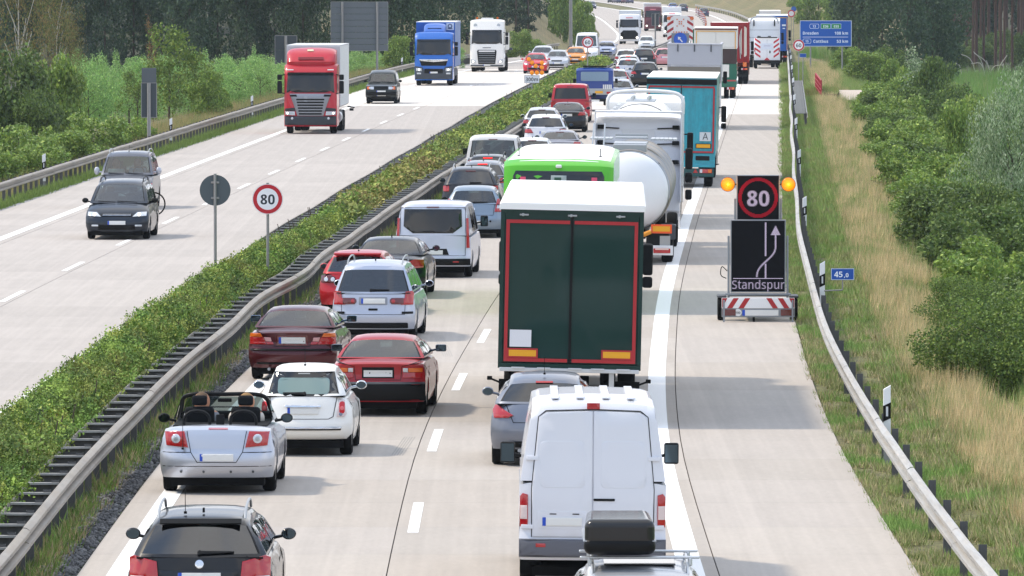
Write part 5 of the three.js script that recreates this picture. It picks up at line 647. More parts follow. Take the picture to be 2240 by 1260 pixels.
onc('hatchback_car', 'white car with lit headlamps right of the far white lorry', 'hatch', 0xd5dade, 798, 14.1, { kk: 'r' });
onc('hatchback_car', 'pale red car beyond the dark median sign', 'hatch', 0xb08890, 880, 19.3, { kk: 'r' });
onc('hatchback_car', 'dark car rounding the far bend beside the bushes', 'hatch', 0x4a5264, 1480, 15.6, { kk: 'r' });
// ---------- oncoming lorries: front at z = 0 looking +z ----------
function cabFront(g, c, H, o = {}) {
  const m = paint(c), w0 = o.ws[0], w1 = o.ws[1], pr = [[-.12, .35], [-.02, .42], [0, .7], [0, w0 - .15], [-.04, w0], [-.16, w1], [-.2, w1 + .08], [-.45, H - .12], [-.7, H], [-2.3, H], [-2.35, .5], [-1.9, .38]], q = pillow(pr, o.W || 2.48, .05, .16, .04); part('cab', q.geo, m, g); const S = q.S;
  part('windscreen', patchGeo(S, 'r', [[-1.13, w0], [1.13, w0], [1.08, w1], [-1.08, w1]], .01, .004), K.dark, g); part('sun_visor', patchGeo(S, 'r', [[-1.1, w1 - .02], [1.1, w1 - .02], [1.08, w1 + .1], [-1.08, w1 + .1]], .05, .01), o.visor || K.dark, g); part('wiper', [patchGeo(S, 'r', [[-.9, w0 + .05], [-.1, w0 + .01], [-.1, w0 + .03], [-.9, w0 + .08]], .03, .002), patchGeo(S, 'r', [[.1, w0 + .03], [.9, w0 + .05], [.9, w0 + .07], [.1, w0 + .05]], .03, .002)], K.trim, g);
  for (const s of [-1, 1]) { part('mirror', [RB(.22, .6, .18, s * 1.46, w0 + .25, -.25, .05), RB(.22, .26, .18, s * 1.46, w0 + .72, -.25, .05), bar([s * 1.2, w0 + .85, -.2], [s * 1.46, w0 + .8, -.25], .025), bar([s * 1.2, w0 - .05, -.2], [s * 1.46, w0 + .0, -.25], .025)], K.blk, g); part('side_window', B(.01, .75, .9, s * 1.236, w0 + .42, -1.0), K.dark, g); }
  part('wheel_arch', [B(2.46, .5, 1.1, 0, .62, -1.35)], K.rub, g); axle(g, -1.35, .5, false, 1.03); return { S, m };
}
const fp = (g, S, n, pts, m, th = .015, bv = .005) => part(n, patchGeo(S, 'r', pts, th, bv), m, g);
const fp2 = (g, S, n, pts, m, th, bv) => { fp(g, S, n, pts, m, th, bv); fp(g, S, n, mirX(pts), m, th, bv); };
{
  const g = thing('box_truck', 'red cab lorry with silver grille slats pulling a white box', 'truck'), { S } = cabFront(g, 0xb31227, 3.35, { ws: [1.95, 2.8], visor: K.trim });
  fp(g, S, 'grille_panel', [[-.62, .86], [.62, .86], [.72, 1.2], [.98, 1.9], [-.98, 1.9], [-.72, 1.2]], mat(0x8e9096, .35, .5), .03, .01); for (let i = 0; i < 6; i++) fp(g, S, 'grille_slot', rrect(0, .95 + i * .135, 1.08 + i * .05, .075, .03), K.trim, .05, .004); fp(g, S, 'badge_panel', rrect(-.22, 1.62, .16, .28, .02), plain(0x9a9ca2, .4), .045, .006); fp2(g, S, 'upper_slot', [[.62, 1.76], [.95, 1.76], [.98, 1.85], [.66, 1.86]], K.trim, .036, .004);
  fp(g, S, 'bumper', [[-1.22, .42], [1.22, .42], [1.22, .84], [-1.22, .84]], mat(0x2f343b, .5), .04, .015); fp2(g, S, 'headlight', [[.72, .88], [1.18, .90], [1.2, 1.06], [.74, 1.06]], K.lens, .03); fp2(g, S, 'headlight_bulb', circ(1.08, .98, .05), K.head, .036, .004); fp2(g, S, 'corner_trim', [[.70, 1.08], [1.2, 1.08], [1.2, 1.2], [.74, 1.24]], mat(0x22262b, .5), .02); fp2(g, S, 'fog_light', circ(.86, .74, .06), K.lens, .05, .004); plateOn(g, S, 'r', 0, .55).position.z = .035;
  part('roof_spoiler', pillow([[-.5, 3.2], [-.42, 3.4], [-.75, 3.75], [-1.3, 4.0], [-2.2, 4.05], [-2.2, 3.2]], 2.3, .05, .25, .05).geo, g.children[0].material, g); part('spoiler_panel', RB(1.2, .16, .05, 0, 3.55, -.52, .02, -.6), mat(0x7b1820, .4), g); part('roof_lamp', [RB(.3, .05, .06, -.95, 3.02, -.2, .02), RB(.3, .05, .06, .95, 3.02, -.2, .02)], plain(0xe8e8e8, .3), g); part('roof_plate', RB(.3, .13, .02, -.05, 3.93, -1.05, .01, -.9), plain(0xd8d2b0, .5), g);
  const al = mat(0xd9dbdc, .42, .1); boxBody(g, { y0: 1.25, y1: 4.12, z0: -2.75, L: 7.8, side: al, rear: al, roof: mat(0xc9cbcc, .6), W: 2.55 }); part('front_bulkhead', B(2.5, 2.8, .04, 0, 2.7, -2.7), mat(0xc4c6c8, .6), g); part('side_skirt', [B(.05, .4, 2.2, 1.2, .85, -4.4), B(.05, .4, 2.2, -1.2, .85, -4.4)], K.grey, g); part('fuel_tank', Cz(.32, 1.2, 1.0, .75, -3.4, 18), K.alu, g); for (const z of [-7.2, -8.5]) axle(g, z, .5, true); part('tail_lift_arm', [bar([1.2, 1.1, -10.5], [1.55, 1.05, -10.5], .04), RB(.2, .12, .1, 1.4, .95, -10.5, .02)], K.blk, g); part('chassis', B(.9, .25, 8.5, 0, .85, -6.2), K.blk, g); put(g, 357.5, -9.5, xl);
}
{
  const g = thing('box_truck', 'blue cab lorry with a blue box body and black grille', 'truck'), { S } = cabFront(g, 0x1160b8, 3.5, { ws: [2.0, 2.92] });
  fp(g, S, 'bumper', [[-1.22, .42], [1.22, .42], [1.22, 1.28], [.75, 1.2], [.6, 1.0], [-.6, 1.0], [-.75, 1.2], [-1.22, 1.28]], mat(0x343b44, .5), .04, .012); fp(g, S, 'grille', [[-.8, 1.3], [.8, 1.3], [.92, 1.68], [-.92, 1.68]], K.trim, .03, .008); fp(g, S, 'chrome_strip', [[-.9, 1.62], [0, 1.54], [.9, 1.62], [.95, 1.72], [-.95, 1.72]], K.chrome, .04, .006); fp(g, S, 'lower_grille', rrect(0, .95, 1.2, .3, .03), K.trim, .05, .006); fp2(g, S, 'headlight', [[.78, .95], [1.14, .95], [1.16, 1.14], [.8, 1.14]], K.lens, .05); fp2(g, S, 'headlight_bulb', circ(.95, 1.04, .06), K.head, .056, .004); fp2(g, S, 'fog_light', rrect(.96, .8, .28, .1, .02), K.lens, .05, .004); plateOn(g, S, 'r', 0, .86).position.z = .05;
  const bl = paint(0x0d58b2), sil = mat(0x6a83b4, .45); boxBody(g, { y0: 1.2, y1: 4.1, z0: -2.8, L: 8, side: sil, rear: sil, roof: mat(0xdfe2e6, .6), W: 2.55 }); part('front_bulkhead', RB(2.54, 2.9, .06, 0, 2.65, -2.72, .02), bl, g); part('roof_spoiler', pillow([[-.9, 3.4], [-.95, 3.55], [-1.6, 3.95], [-2.5, 4.05], [-2.5, 3.4]], 1.4, .05, .2, .05).geo, bl, g); part('spoiler_slot', RB(.9, .06, .04, 0, 3.72, -1.22, .02, -.5), K.trim, g); const em = part('emblem_panel', RB(.5, .45, .02, .95, 3.82, -2.68, .05), mat(0xc8d4e6, .5), g); part('emblem_mark', [new THREE.TorusGeometry(.12, .03, 6, 20).translate(.95, 3.86, -2.665), RB(.3, .05, .01, .95, 3.7, -2.665, .02)], mat(0x16396e, .5), em); for (const z of [-7.4, -8.7]) axle(g, z, .5, true); part('chassis', B(.9, .25, 8.5, 0, .85, -6.2), K.blk, g); part('side_skirt', [B(.05, .5, 3, 1.22, .85, -5), B(.05, .5, 3, -1.22, .85, -5)], K.grey, g); put(g, 494, -5.1, xl);
}
{
  const g = thing('tipper_truck', 'white cab lorry with a dark slatted grille and low white tipper body', 'truck'), { S } = cabFront(g, 0xe9e7e2, 3.85, { ws: [2.05, 2.98] });
  fp(g, S, 'grille', [[-.62, .58], [.62, .58], [.72, 1.5], [.66, 1.62], [-.66, 1.62], [-.72, 1.5]], K.trim, .03, .01); for (let i = 0; i < 5; i++) fp(g, S, 'grille_bar', rrect(0, .72 + i * .16, 1.2, .035, .01), K.rim, .04, .004); fp(g, S, 'grille_cap', rrect(0, 1.52, 1.2, .12, .02), mat(0xd8d8d6, .4), .038, .006); fp2(g, S, 'headlight', [[.78, .62], [1.16, .66], [1.18, .95], [.84, .85]], K.lens, .03); fp2(g, S, 'headlight_bulb', circ(1.0, .76, .07), K.head, .036, .004); fp(g, S, 'lower_bumper', [[-1.2, .4], [1.2, .4], [1.2, .52], [-1.2, .52]], K.grey, .03, .008); plateOn(g, S, 'r', 0, .5).position.z = .03; fp(g, S, 'name_strip', rrect(0, 1.78, .6, .05, .01), K.grey, .02, .003);
  for (const s of [-1, 1]) { part('roof_lamp', circ ? Cz(.13, .05, s * .85, 3.42, -.36, 14) : null, K.lens, g); part('beacon', [Cy(.07, .14, s * .75, 3.95, -.9, 10)], K.amb, g); part('wing_mirror', RB(.2, .3, .16, s * 1.44, 2.2, -.3, .05), K.blk, g); } part('roof_sign', RB(.9, .12, .2, 0, 3.9, -.8, .05), plain(0xe8e8e6, .5), g); const w = mat(0xdedcd6, .5); part('tipper_body', [B(.06, 1.2, 5.5, -1.24, 2.2, -5.6), B(.06, 1.2, 5.5, 1.24, 2.2, -5.6), B(2.5, 1.5, .06, 0, 2.35, -2.85), B(2.5, .1, 5.5, 0, 1.6, -5.6)], w, g); part('coupling', [RB(.4, .2, .4, 1.3, 1.6, -8.4, .05)], K.grey, g); for (const z of [-2.9, -6.6, -7.9]) axle(g, z, .5, z < -5); part('chassis', B(.9, .3, 8, 0, .95, -5), K.blk, g); put(g, 557, -1.85, xl);
}
function farLorry(label, c, d, x, o = {}) { const g = thing('box_truck', label, 'truck'), { S } = cabFront(g, c, o.H || 3.6, { ws: [2.0, 2.85] }); fp(g, S, 'grille', [[-.95, .6], [.95, .6], [1.05, 1.3], [.7, 1.65], [-.7, 1.65], [-1.05, 1.3]], o.grille || K.trim, .03, .01); fp2(g, S, 'headlight', circ(.92, .78, .13), K.head, .04, .006); fp(g, S, 'roof_band', rrect(0, 3.15, .8, .12, .02), mat(0xd07880, .5), .02, .004); boxBody(g, { y0: 1.2, y1: o.top || 3.95, z0: -2.8, L: 9, side: mat(0xc9ced6, .6), rear: mat(0xc9ced6, .6), roof: mat(0xefefec, .7), W: 2.5 }); part('front_bulkhead', B(2.48, 2.6, .05, 0, 2.6, -2.72), mat(o.bulk || 0xe6e6e6, .6), g); for (const z of [-7.4, -8.7]) axle(g, z, .5, true); return put(g, d, x, xl); }
farLorry('far white lorry with a black lower grille and lit headlamps', 0xe4e5e8, 903, 13.95, {});
farLorry('far dark red lorry behind the white one', 0x6a2a34, 1098, 20.4, { grille: mat(0x5c2530, .5), bulk: 0xdcd2cc, top: 4.0 });
farLorry('far white lorry left of the striped warning trailer', 0xe8e8e8, 1010, 21.3, { H: 3.3 });
// far vehicles of the right carriageway beyond the bend
simple('hatchback_car', 'dark blue car right of the pair on the far bend', 'hatch', 0x39405a, 1297, 32.8, {});
simple('hatchback_car', 'dark car, right one of the pair on the far bend', 'hatch', 0x363c50, 1400, 31.6, {});
simple('hatchback_car', 'blue car, left one of the pair on the far bend', 'hatch', 0x5a78b0, 1425, 30.2, {});
for (let i = 0; i < 5; i++) simple('hatchback_car', ['first', 'second', 'third', 'fourth', 'fifth'][i] + ' car from the right in the far queue at the top edge', 'hatch', [0x50506a, 0x6a4a52, 0x3c4660, 0x77707c, 0x40464e][i], 1700 + i * 9, 26.4 + i * -.9, { group: 'cars in the far queue' });
person('driver in a grey top in the silver convertible', 0x8a8d92, 0x5a4632, [-4.86, 1.03, -118.72], .0); person('passenger in a pale top in the silver convertible', 0xc9c4bc, 0x8a6a40, [-4.16, 1.02, -118.72], .0);

// ---------- signs, posts, LED trailer ----------
const POST = galvMat(0xb4b6b8, .3), BACK = mat(0x565c61, .6);
function disc(tex, r, back = BACK) { return { face: new THREE.CircleGeometry(r, 48), r }; }
function speedTex(t) { return canvasTex(512, 512, (x, w) => { x.fillStyle = '#b9bcc2'; x.fillRect(0, 0, w, w); x.fillStyle = '#e9e9ec'; x.beginPath(); x.arc(256, 256, 254, 0, 7); x.fill(); x.fillStyle = '#bd1022'; x.beginPath(); x.arc(256, 256, 246, 0, 7); x.fill(); x.fillStyle = '#efeff2'; x.beginPath(); x.arc(256, 256, 182, 0, 7); x.fill(); x.fillStyle = '#1a212c'; x.font = 'bold 232px sans-serif'; x.textAlign = 'center'; x.textBaseline = 'middle'; x.fillText(t, 256, 264); }); }
const T60 = new THREE.MeshStandardMaterial({ map: speedTex('60'), roughness: .5 }), T80 = new THREE.MeshStandardMaterial({ map: speedTex('80'), roughness: .5 });
function roundSign(label, x, d, h, r, face, name = 'speed_sign') { const g = thing(name, label, 'sign'); part('post', Cy(.035, h + r + .05, 0, (h + r) / 2, -.05, 12), POST, g); part('plate', Cz(r, .02, 0, h, 0, 40), face ? BACK : mat(0x4a5459, .55), g); if (face) part('sign_face', new THREE.CircleGeometry(r * .995, 48).translate(0, h, .0125), face, g); else part('clamp', [RB(.2, .05, .06, 0, h + r * .5, .02, .01), RB(.2, .05, .06, 0, h - r * .5, .02, .01), Cy(.035, h + r + .05, 0, (h + r) / 2, .05, 12)], POST, g); g.position.set(x, prof(d), -d); return g; }
roundSign('round 80 speed limit sign on a post in the median', -5.85, 181.6, 2.5, .365, T80);
roundSign('back of a round grey sign on a post in the median', -7.2, 184, 2.64, .375, null, 'sign_back');
roundSign('round 60 speed limit sign on a post in the median hedge', 4.8, 482, 2.96, .37, T60);
roundSign('round 60 speed limit sign beside the right guardrail', 18.2, 482, 2.77, .37, T60);
roundSign('small round red-rimmed sign further off by the right guardrail', 30.9, 840, 3.8, .4, new THREE.MeshStandardMaterial({ map: canvasTex(64, 64, (x) => { x.fillStyle = '#c43040'; x.fillRect(0, 0, 64, 64); x.fillStyle = '#e6e2e2'; x.beginPath(); x.arc(32, 32, 23, 0, 7); x.fill(); }), roughness: .5 }));
{
  const g = thing('lamp_arrow_sign', 'arrow of amber lamps above a white 300 m board in the hedge', 'sign'); part('post', Cy(.035, 2.2, 0, 1.1, -.04, 10), POST, g); part('distance_board', B(.82, .42, .02, 0, 1.74, 0), BACK, g);
  part('board_face', new THREE.PlaneGeometry(.82, .42).translate(0, 1.74, .012), new THREE.MeshStandardMaterial({ map: canvasTex(256, 128, x => { x.fillStyle = '#23282e'; x.fillRect(0, 0, 256, 128); x.fillStyle = '#e6e8ee'; x.fillRect(5, 5, 246, 118); x.fillStyle = '#20262e'; x.font = 'bold 84px sans-serif'; x.textAlign = 'center'; x.textBaseline = 'middle'; x.fillText('300m', 128, 68); }), roughness: .5 }), g);
  part('lamp_frame', [bar([-.22, 2.05, -.06], [-.22, 2.9, -.06], .02), bar([.5, 2.05, -.06], [.5, 2.75, -.06], .02), bar([-.3, 2.1, -.06], [.6, 2.1, -.06], .02), bar([-.2, 2.8, -.06], [.5, 2.1, -.06], .02)], POST, g);
  for (const [x, y] of [[-.17, 2.82], [0, 2.64], [.2, 2.46], [.0, 2.1], [.27, 2.1], [.54, 2.63], [.54, 2.38], [.54, 2.1]]) { const l = part('amber_lamp', Cz(.125, .1, x, y, 0, 20), mat(0x3a2a18, .6), g); part('lens', new THREE.SphereGeometry(.115, 18, 10).scale(1, 1, .35).translate(x, y, .05), new THREE.MeshStandardMaterial({ color: 0xe08818, roughness: .25, emissive: 0xff8a10, emissiveIntensity: .25 }), l); } g.position.set(1.08, 0, -411);
}
function boardBack(label, x, d, w, y0, y1, posts, n, name = 'sign_back', m) { const g = thing(name, label, 'sign'), h = (y1 - y0) / n; for (let i = 0; i < n; i++) part('panel', RB(w, h - .02, .03, 0, y0 + h * (i + .5), 0, .012), m || mat(0x5f656a, .55), g); posts.forEach(p => part('post', Cy(.08, y1 + 1, p, (y1 - 1) / 2, .09, 12), POST, g)); part('frame', [B(w + .02, .03, .05, 0, y1 + .005, .01), B(w + .02, .03, .05, 0, y0 - .005, .01), B(.03, y1 - y0, .05, -w / 2 - .01, (y0 + y1) / 2, .01), B(.03, y1 - y0, .05, w / 2 + .01, (y0 + y1) / 2, .01)], POST, g); g.position.set(x, terr(x, d) + .05, -d); return g; }
boardBack('back of a large grey slatted direction board on two posts', -10.35, 515, 3.85, 2.1, 5.4, [-1.15, 1.2], 8);
{ const g = boardBack('back of a narrow grey sign on one post behind the left guardrail', -15.4, 322, .62, 1.55, 3.0, [0], 1, 'sign_back', mat(0x40484e, .6)); part('panel', RB(.62, .62, .03, 0, 3.33, 0, .02), mat(0x555b60, .6), g); }
boardBack('back of a dark sign half hidden by the red cab lorry', -13.1, 440, 1.25, 2.2, 3.85, [0], 2, 'sign_back', mat(0x3c4348, .6));
boardBack('small dark sign back in the far median', 15.1, 800, .75, 2.6, 3.85, [0], 1, 'sign_back', mat(0x3a4146, .6));
{
  const g = thing('direction_sign', 'blue direction sign to Dresden and Cottbus on the right verge', 'sign'), w = 3.78, h = 1.9; part('board', RB(w, h, .05, 0, 3.0, 0, .02), BACK, g); for (const p of [-1.1, 1.2]) part('post', Cy(.06, 4.6, p, 1.7, -.1, 12), POST, g);
  const t = canvasTex(1024, 512, (x, W, H) => { x.fillStyle = '#dfe6f0'; x.fillRect(0, 0, W, H); x.fillStyle = '#0a57b4'; x.fillRect(9, 9, W - 18, H - 18); const hex = (cx, cy, ww, s) => { x.strokeStyle = '#e8eef6'; x.lineWidth = 7; x.beginPath(); x.moveTo(cx - ww / 2 + 14, cy - 44); x.lineTo(cx + ww / 2 - 14, cy - 44); x.lineTo(cx + ww / 2, cy - 20); x.lineTo(cx + ww / 2, cy + 20); x.lineTo(cx + ww / 2 - 14, cy + 44); x.lineTo(cx - ww / 2 + 14, cy + 44); x.lineTo(cx - ww / 2, cy + 20); x.lineTo(cx - ww / 2, cy - 20); x.closePath(); x.stroke(); x.fillStyle = '#e8eef6'; x.font = 'bold 62px sans-serif'; x.fillText(s, cx, cy + 4); }; x.textBaseline = 'middle'; x.textAlign = 'center'; hex(285, 112, 180, '13'); const eb = (cx, s) => { x.fillStyle = '#e8eef6'; x.fillRect(cx - 96, 62, 192, 100); x.fillStyle = '#0c8a4a'; x.fillRect(cx - 90, 68, 180, 88); x.fillStyle = '#f0f4f8'; x.font = 'bold 66px sans-serif'; x.fillText(s, cx, 116); }; eb(512, 'E36'); eb(722, 'E55'); x.fillStyle = '#eef3fa'; x.font = 'bold 80px sans-serif'; x.textAlign = 'left'; x.fillText('Dresden', 52, 250); x.textAlign = 'right'; x.fillText('108 km', 960, 250); x.fillRect(56, 322, 900, 9); x.textAlign = 'center'; hex(140, 408, 160, '15'); x.fillStyle = '#eef3fa'; x.font = 'bold 80px sans-serif'; x.textAlign = 'left'; x.fillText('Cottbus', 262, 412); x.textAlign = 'right'; x.fillText('53 km', 960, 412); });
  part('sign_face', new THREE.PlaneGeometry(w - .02, h - .02).translate(0, 3.0, .027), new THREE.MeshStandardMaterial({ map: t, roughness: .5 }), g); g.position.set(22.85, -.18, -553); g.rotation.y = -.02;
}
function smallBlue(label, x, d, w, h, y, text, arm) { const g = thing('distance_sign', label, 'sign'); part('board', RB(w, h, .02, 0, y, 0, .01), BACK, g); part('board_face', new THREE.PlaneGeometry(w - .01, h - .01).translate(0, y, .012), new THREE.MeshStandardMaterial({ map: canvasTex(256, 128, c => { c.fillStyle = '#c9d6ea'; c.fillRect(0, 0, 256, 128); c.fillStyle = '#0d4fa8'; c.fillRect(6, 6, 244, 116); c.fillStyle = '#f2f5fa'; c.textBaseline = 'middle'; c.font = 'bold 88px sans-serif'; c.textAlign = 'left'; c.fillText(text[0], 34, 66); c.font = 'bold 64px sans-serif'; c.fillText(text[1], 142, 76); }), roughness: .5 }), g); part('bracket', arm ? [bar([0, y - .05, -.03], [0, y - .36, -.03], .018), bar([0, y - .36, -.03], [-.42, y - .38, -.03], .018)] : [Cy(.03, y, 0, y / 2, -.03, 8)], POST, g); g.position.set(x, prof(d), -d); return g; }
smallBlue('small blue 45,0 distance board behind the right guardrail', 7.5, 172, .53, .27, 1.1, ['45', ',0'], true);
smallBlue('tiny blue board below the right 60 sign', 18.55, 484, .42, .25, 2.1, ['', ''], false);
{ const g = thing('round_sign', 'small round blue sign far off by the right verge', 'sign'); part('post', Cy(.04, 4, 0, 2, -.05, 8), POST, g); part('plate', Cz(.32, .02, 0, 4.1, 0, 24), mat(0x2d5fae, .5), g); g.position.set(34.5, prof(930), -930); }
// delineator posts
const delG = ext([[-.06, 0], [.06, 0], [.06, 1.0], [-.06, .93]], .05, .01).translate(0, .0, -.025), bandG = ext([[-.062, .4], [.062, .46], [.062, .72], [-.062, .66]], .084).translate(0, 0, -.042), refG = B(.035, .16, .006, 0, .57, .046);
const delW = mat(0xe8e9ea, .5);
function delineator(x, d, y, label, group) { const g = thing('delineator_post', label, 'post', group); part('stem', delG, delW, g); const b = part('black_band', bandG, K.trim, g); part('reflector', refG, plain(0xd2d4d6, .3), b); part('bracket', B(.1, 1.0, .05, 0, -.3, -.03), POST, g); g.position.set(x, prof(d) + y, -d); }
[124, 172.5, 223, 278, 334, 392, 447, 500, 555, 610].forEach((d, i) => delineator(xr(d) + 3.66, d, .28 + (i === 1 ? .1 : 0), ['nearest white delineator post with a black band behind the right guardrail', 'white delineator post next to the blue 45,0 board', 'white delineator post to the right of the upper LED panel', 'white delineator post fourth along the right guardrail', 'white delineator post fifth along the right guardrail', 'white delineator post sixth along the right guardrail, below the ladder section', 'white delineator post on the ladder section of the right guardrail', 'white delineator post below the right 60 sign', 'white delineator post second last along the right guardrail', 'white delineator post farthest along the right guardrail'][i], i > 6 ? 'far delineators on the right' : 'delineators on the right'));
[[272, 'white delineator post nearest on the left guardrail'], [333, 'white delineator post beside the narrow sign back on the left'], [388, 'white delineator post left of the red cab lorry'], [538, 'white delineator post below the large slatted board']].forEach(([d, l]) => delineator(xl(d) - 6.95, d, .28, l, 'delineators on the left'));
{ // ladder section on the right guardrail
  const g = thing('guardrail_ladder', 'stack of grey spacer plates along the right guardrail by the crossing', 'guardrail'); for (let d = 372; d < 470; d += 1.6) { const m = part('spacer_plate', B(.52, .05, .22, 0, .7, 0), K.galvW, g); m.position.set(xr(d) + 3.95, 0, -d); } part('rear_rail', sweep(off(xr, 4.22), [[0, .45], [.06, .5], [.06, .7], [0, .75]], 371, 471, 3), GALVW, g); for (let d = 372; d < 470; d += 4) { const p = part('post', uPost, K.galvD, g); p.position.set(xr(d) + 4.2, -.1, -d); }
}
struct('service_crossing', (() => { const a = []; const g = ribbon(off(xr, 3.07), off(xr, 8), 444, 478, 4, .0); return g; })(), conc(0xd8cfc6));
{ const g = thing('railing', 'red steel railing beside the concrete crossing on the right verge', 'railing'), m = mat(0xa03038, .6); const A = [18.17, -446], C = [18.97, -474]; const at = (t, y) => [A[0] + (C[0] - A[0]) * t, y, A[1] + (C[1] - A[1]) * t]; for (let i = 0; i <= 6; i++) part('post', bar(at(i / 6, -.4), at(i / 6, 1.1), .06), m, g); for (const y of [.3, .55, .8, 1.1]) part('rail', bar(at(0, y), at(1, y), .045), m, g); part('side_panel', B(.03, .9, 28, 18.6, .5, -460, 0, -.0286), m, g); }
{ const g = thing('culvert_head', 'dark timber culvert end beside the red railing', 'culvert'); part('wall', Array.from({ length: 3 }, (_, i) => RB(.8, .19, .1, 0, .1 + i * .2, 0, .02)), mat(0x2c2522, .9), g); for (const x of [-.42, .42]) part('stake', B(.08, .75, .12, x, .3, 0), mat(0x3a302a, .9), g); g.position.set(18.75, -.25, -445); }
{ const g = thing('lamp_mast', 'tall grey mast rising past the top edge by the left embankment', 'mast'); part('pole', Cy(.2, 16, 0, 8, 0, 16, .14), POST, g); part('base', Cy(.32, .4, 0, .2, 0, 16), K.grey, g); g.position.set(6.3, prof(815) - .1, -815); }
{ const g = thing('lamp_mast', 'thin far lattice mast beyond the right verge', 'mast'); part('pole', [bar([-.15, 0, 0], [0, 14, 0], .05), bar([.15, 0, 0], [0, 14, 0], .05), bar([0, 0, .2], [0, 14, 0], .05)], POST, g); g.position.set(43, 2, -1000); }
for (let i = 0; i < 14; i++) { const d = 1010 + i * 24, g = thing('traffic_beacon', `red and white beacon, ${nth(i + 1)} from the near end of the far row`, 'beacon', 'beacons on the far bend'); part('board', RB(.28, .95, .06, 0, .75, 0, .02), mat(0xdadada, .5), g); for (let k = 0; k < 3; k++) part('red_stripe', B(.28, .13, .07, 0, .45 + k * .3, 0, 0, 0, 0), TAPE, g); part('foot', B(.4, .1, .4, 0, .05, 0), K.rub, g); part('lamp', Cz(.1, .08, 0, 1.3, 0, 10), K.amb, g); g.position.set(xr(d) - 3.9 + (i - 7) * .25, prof(d), -d); }
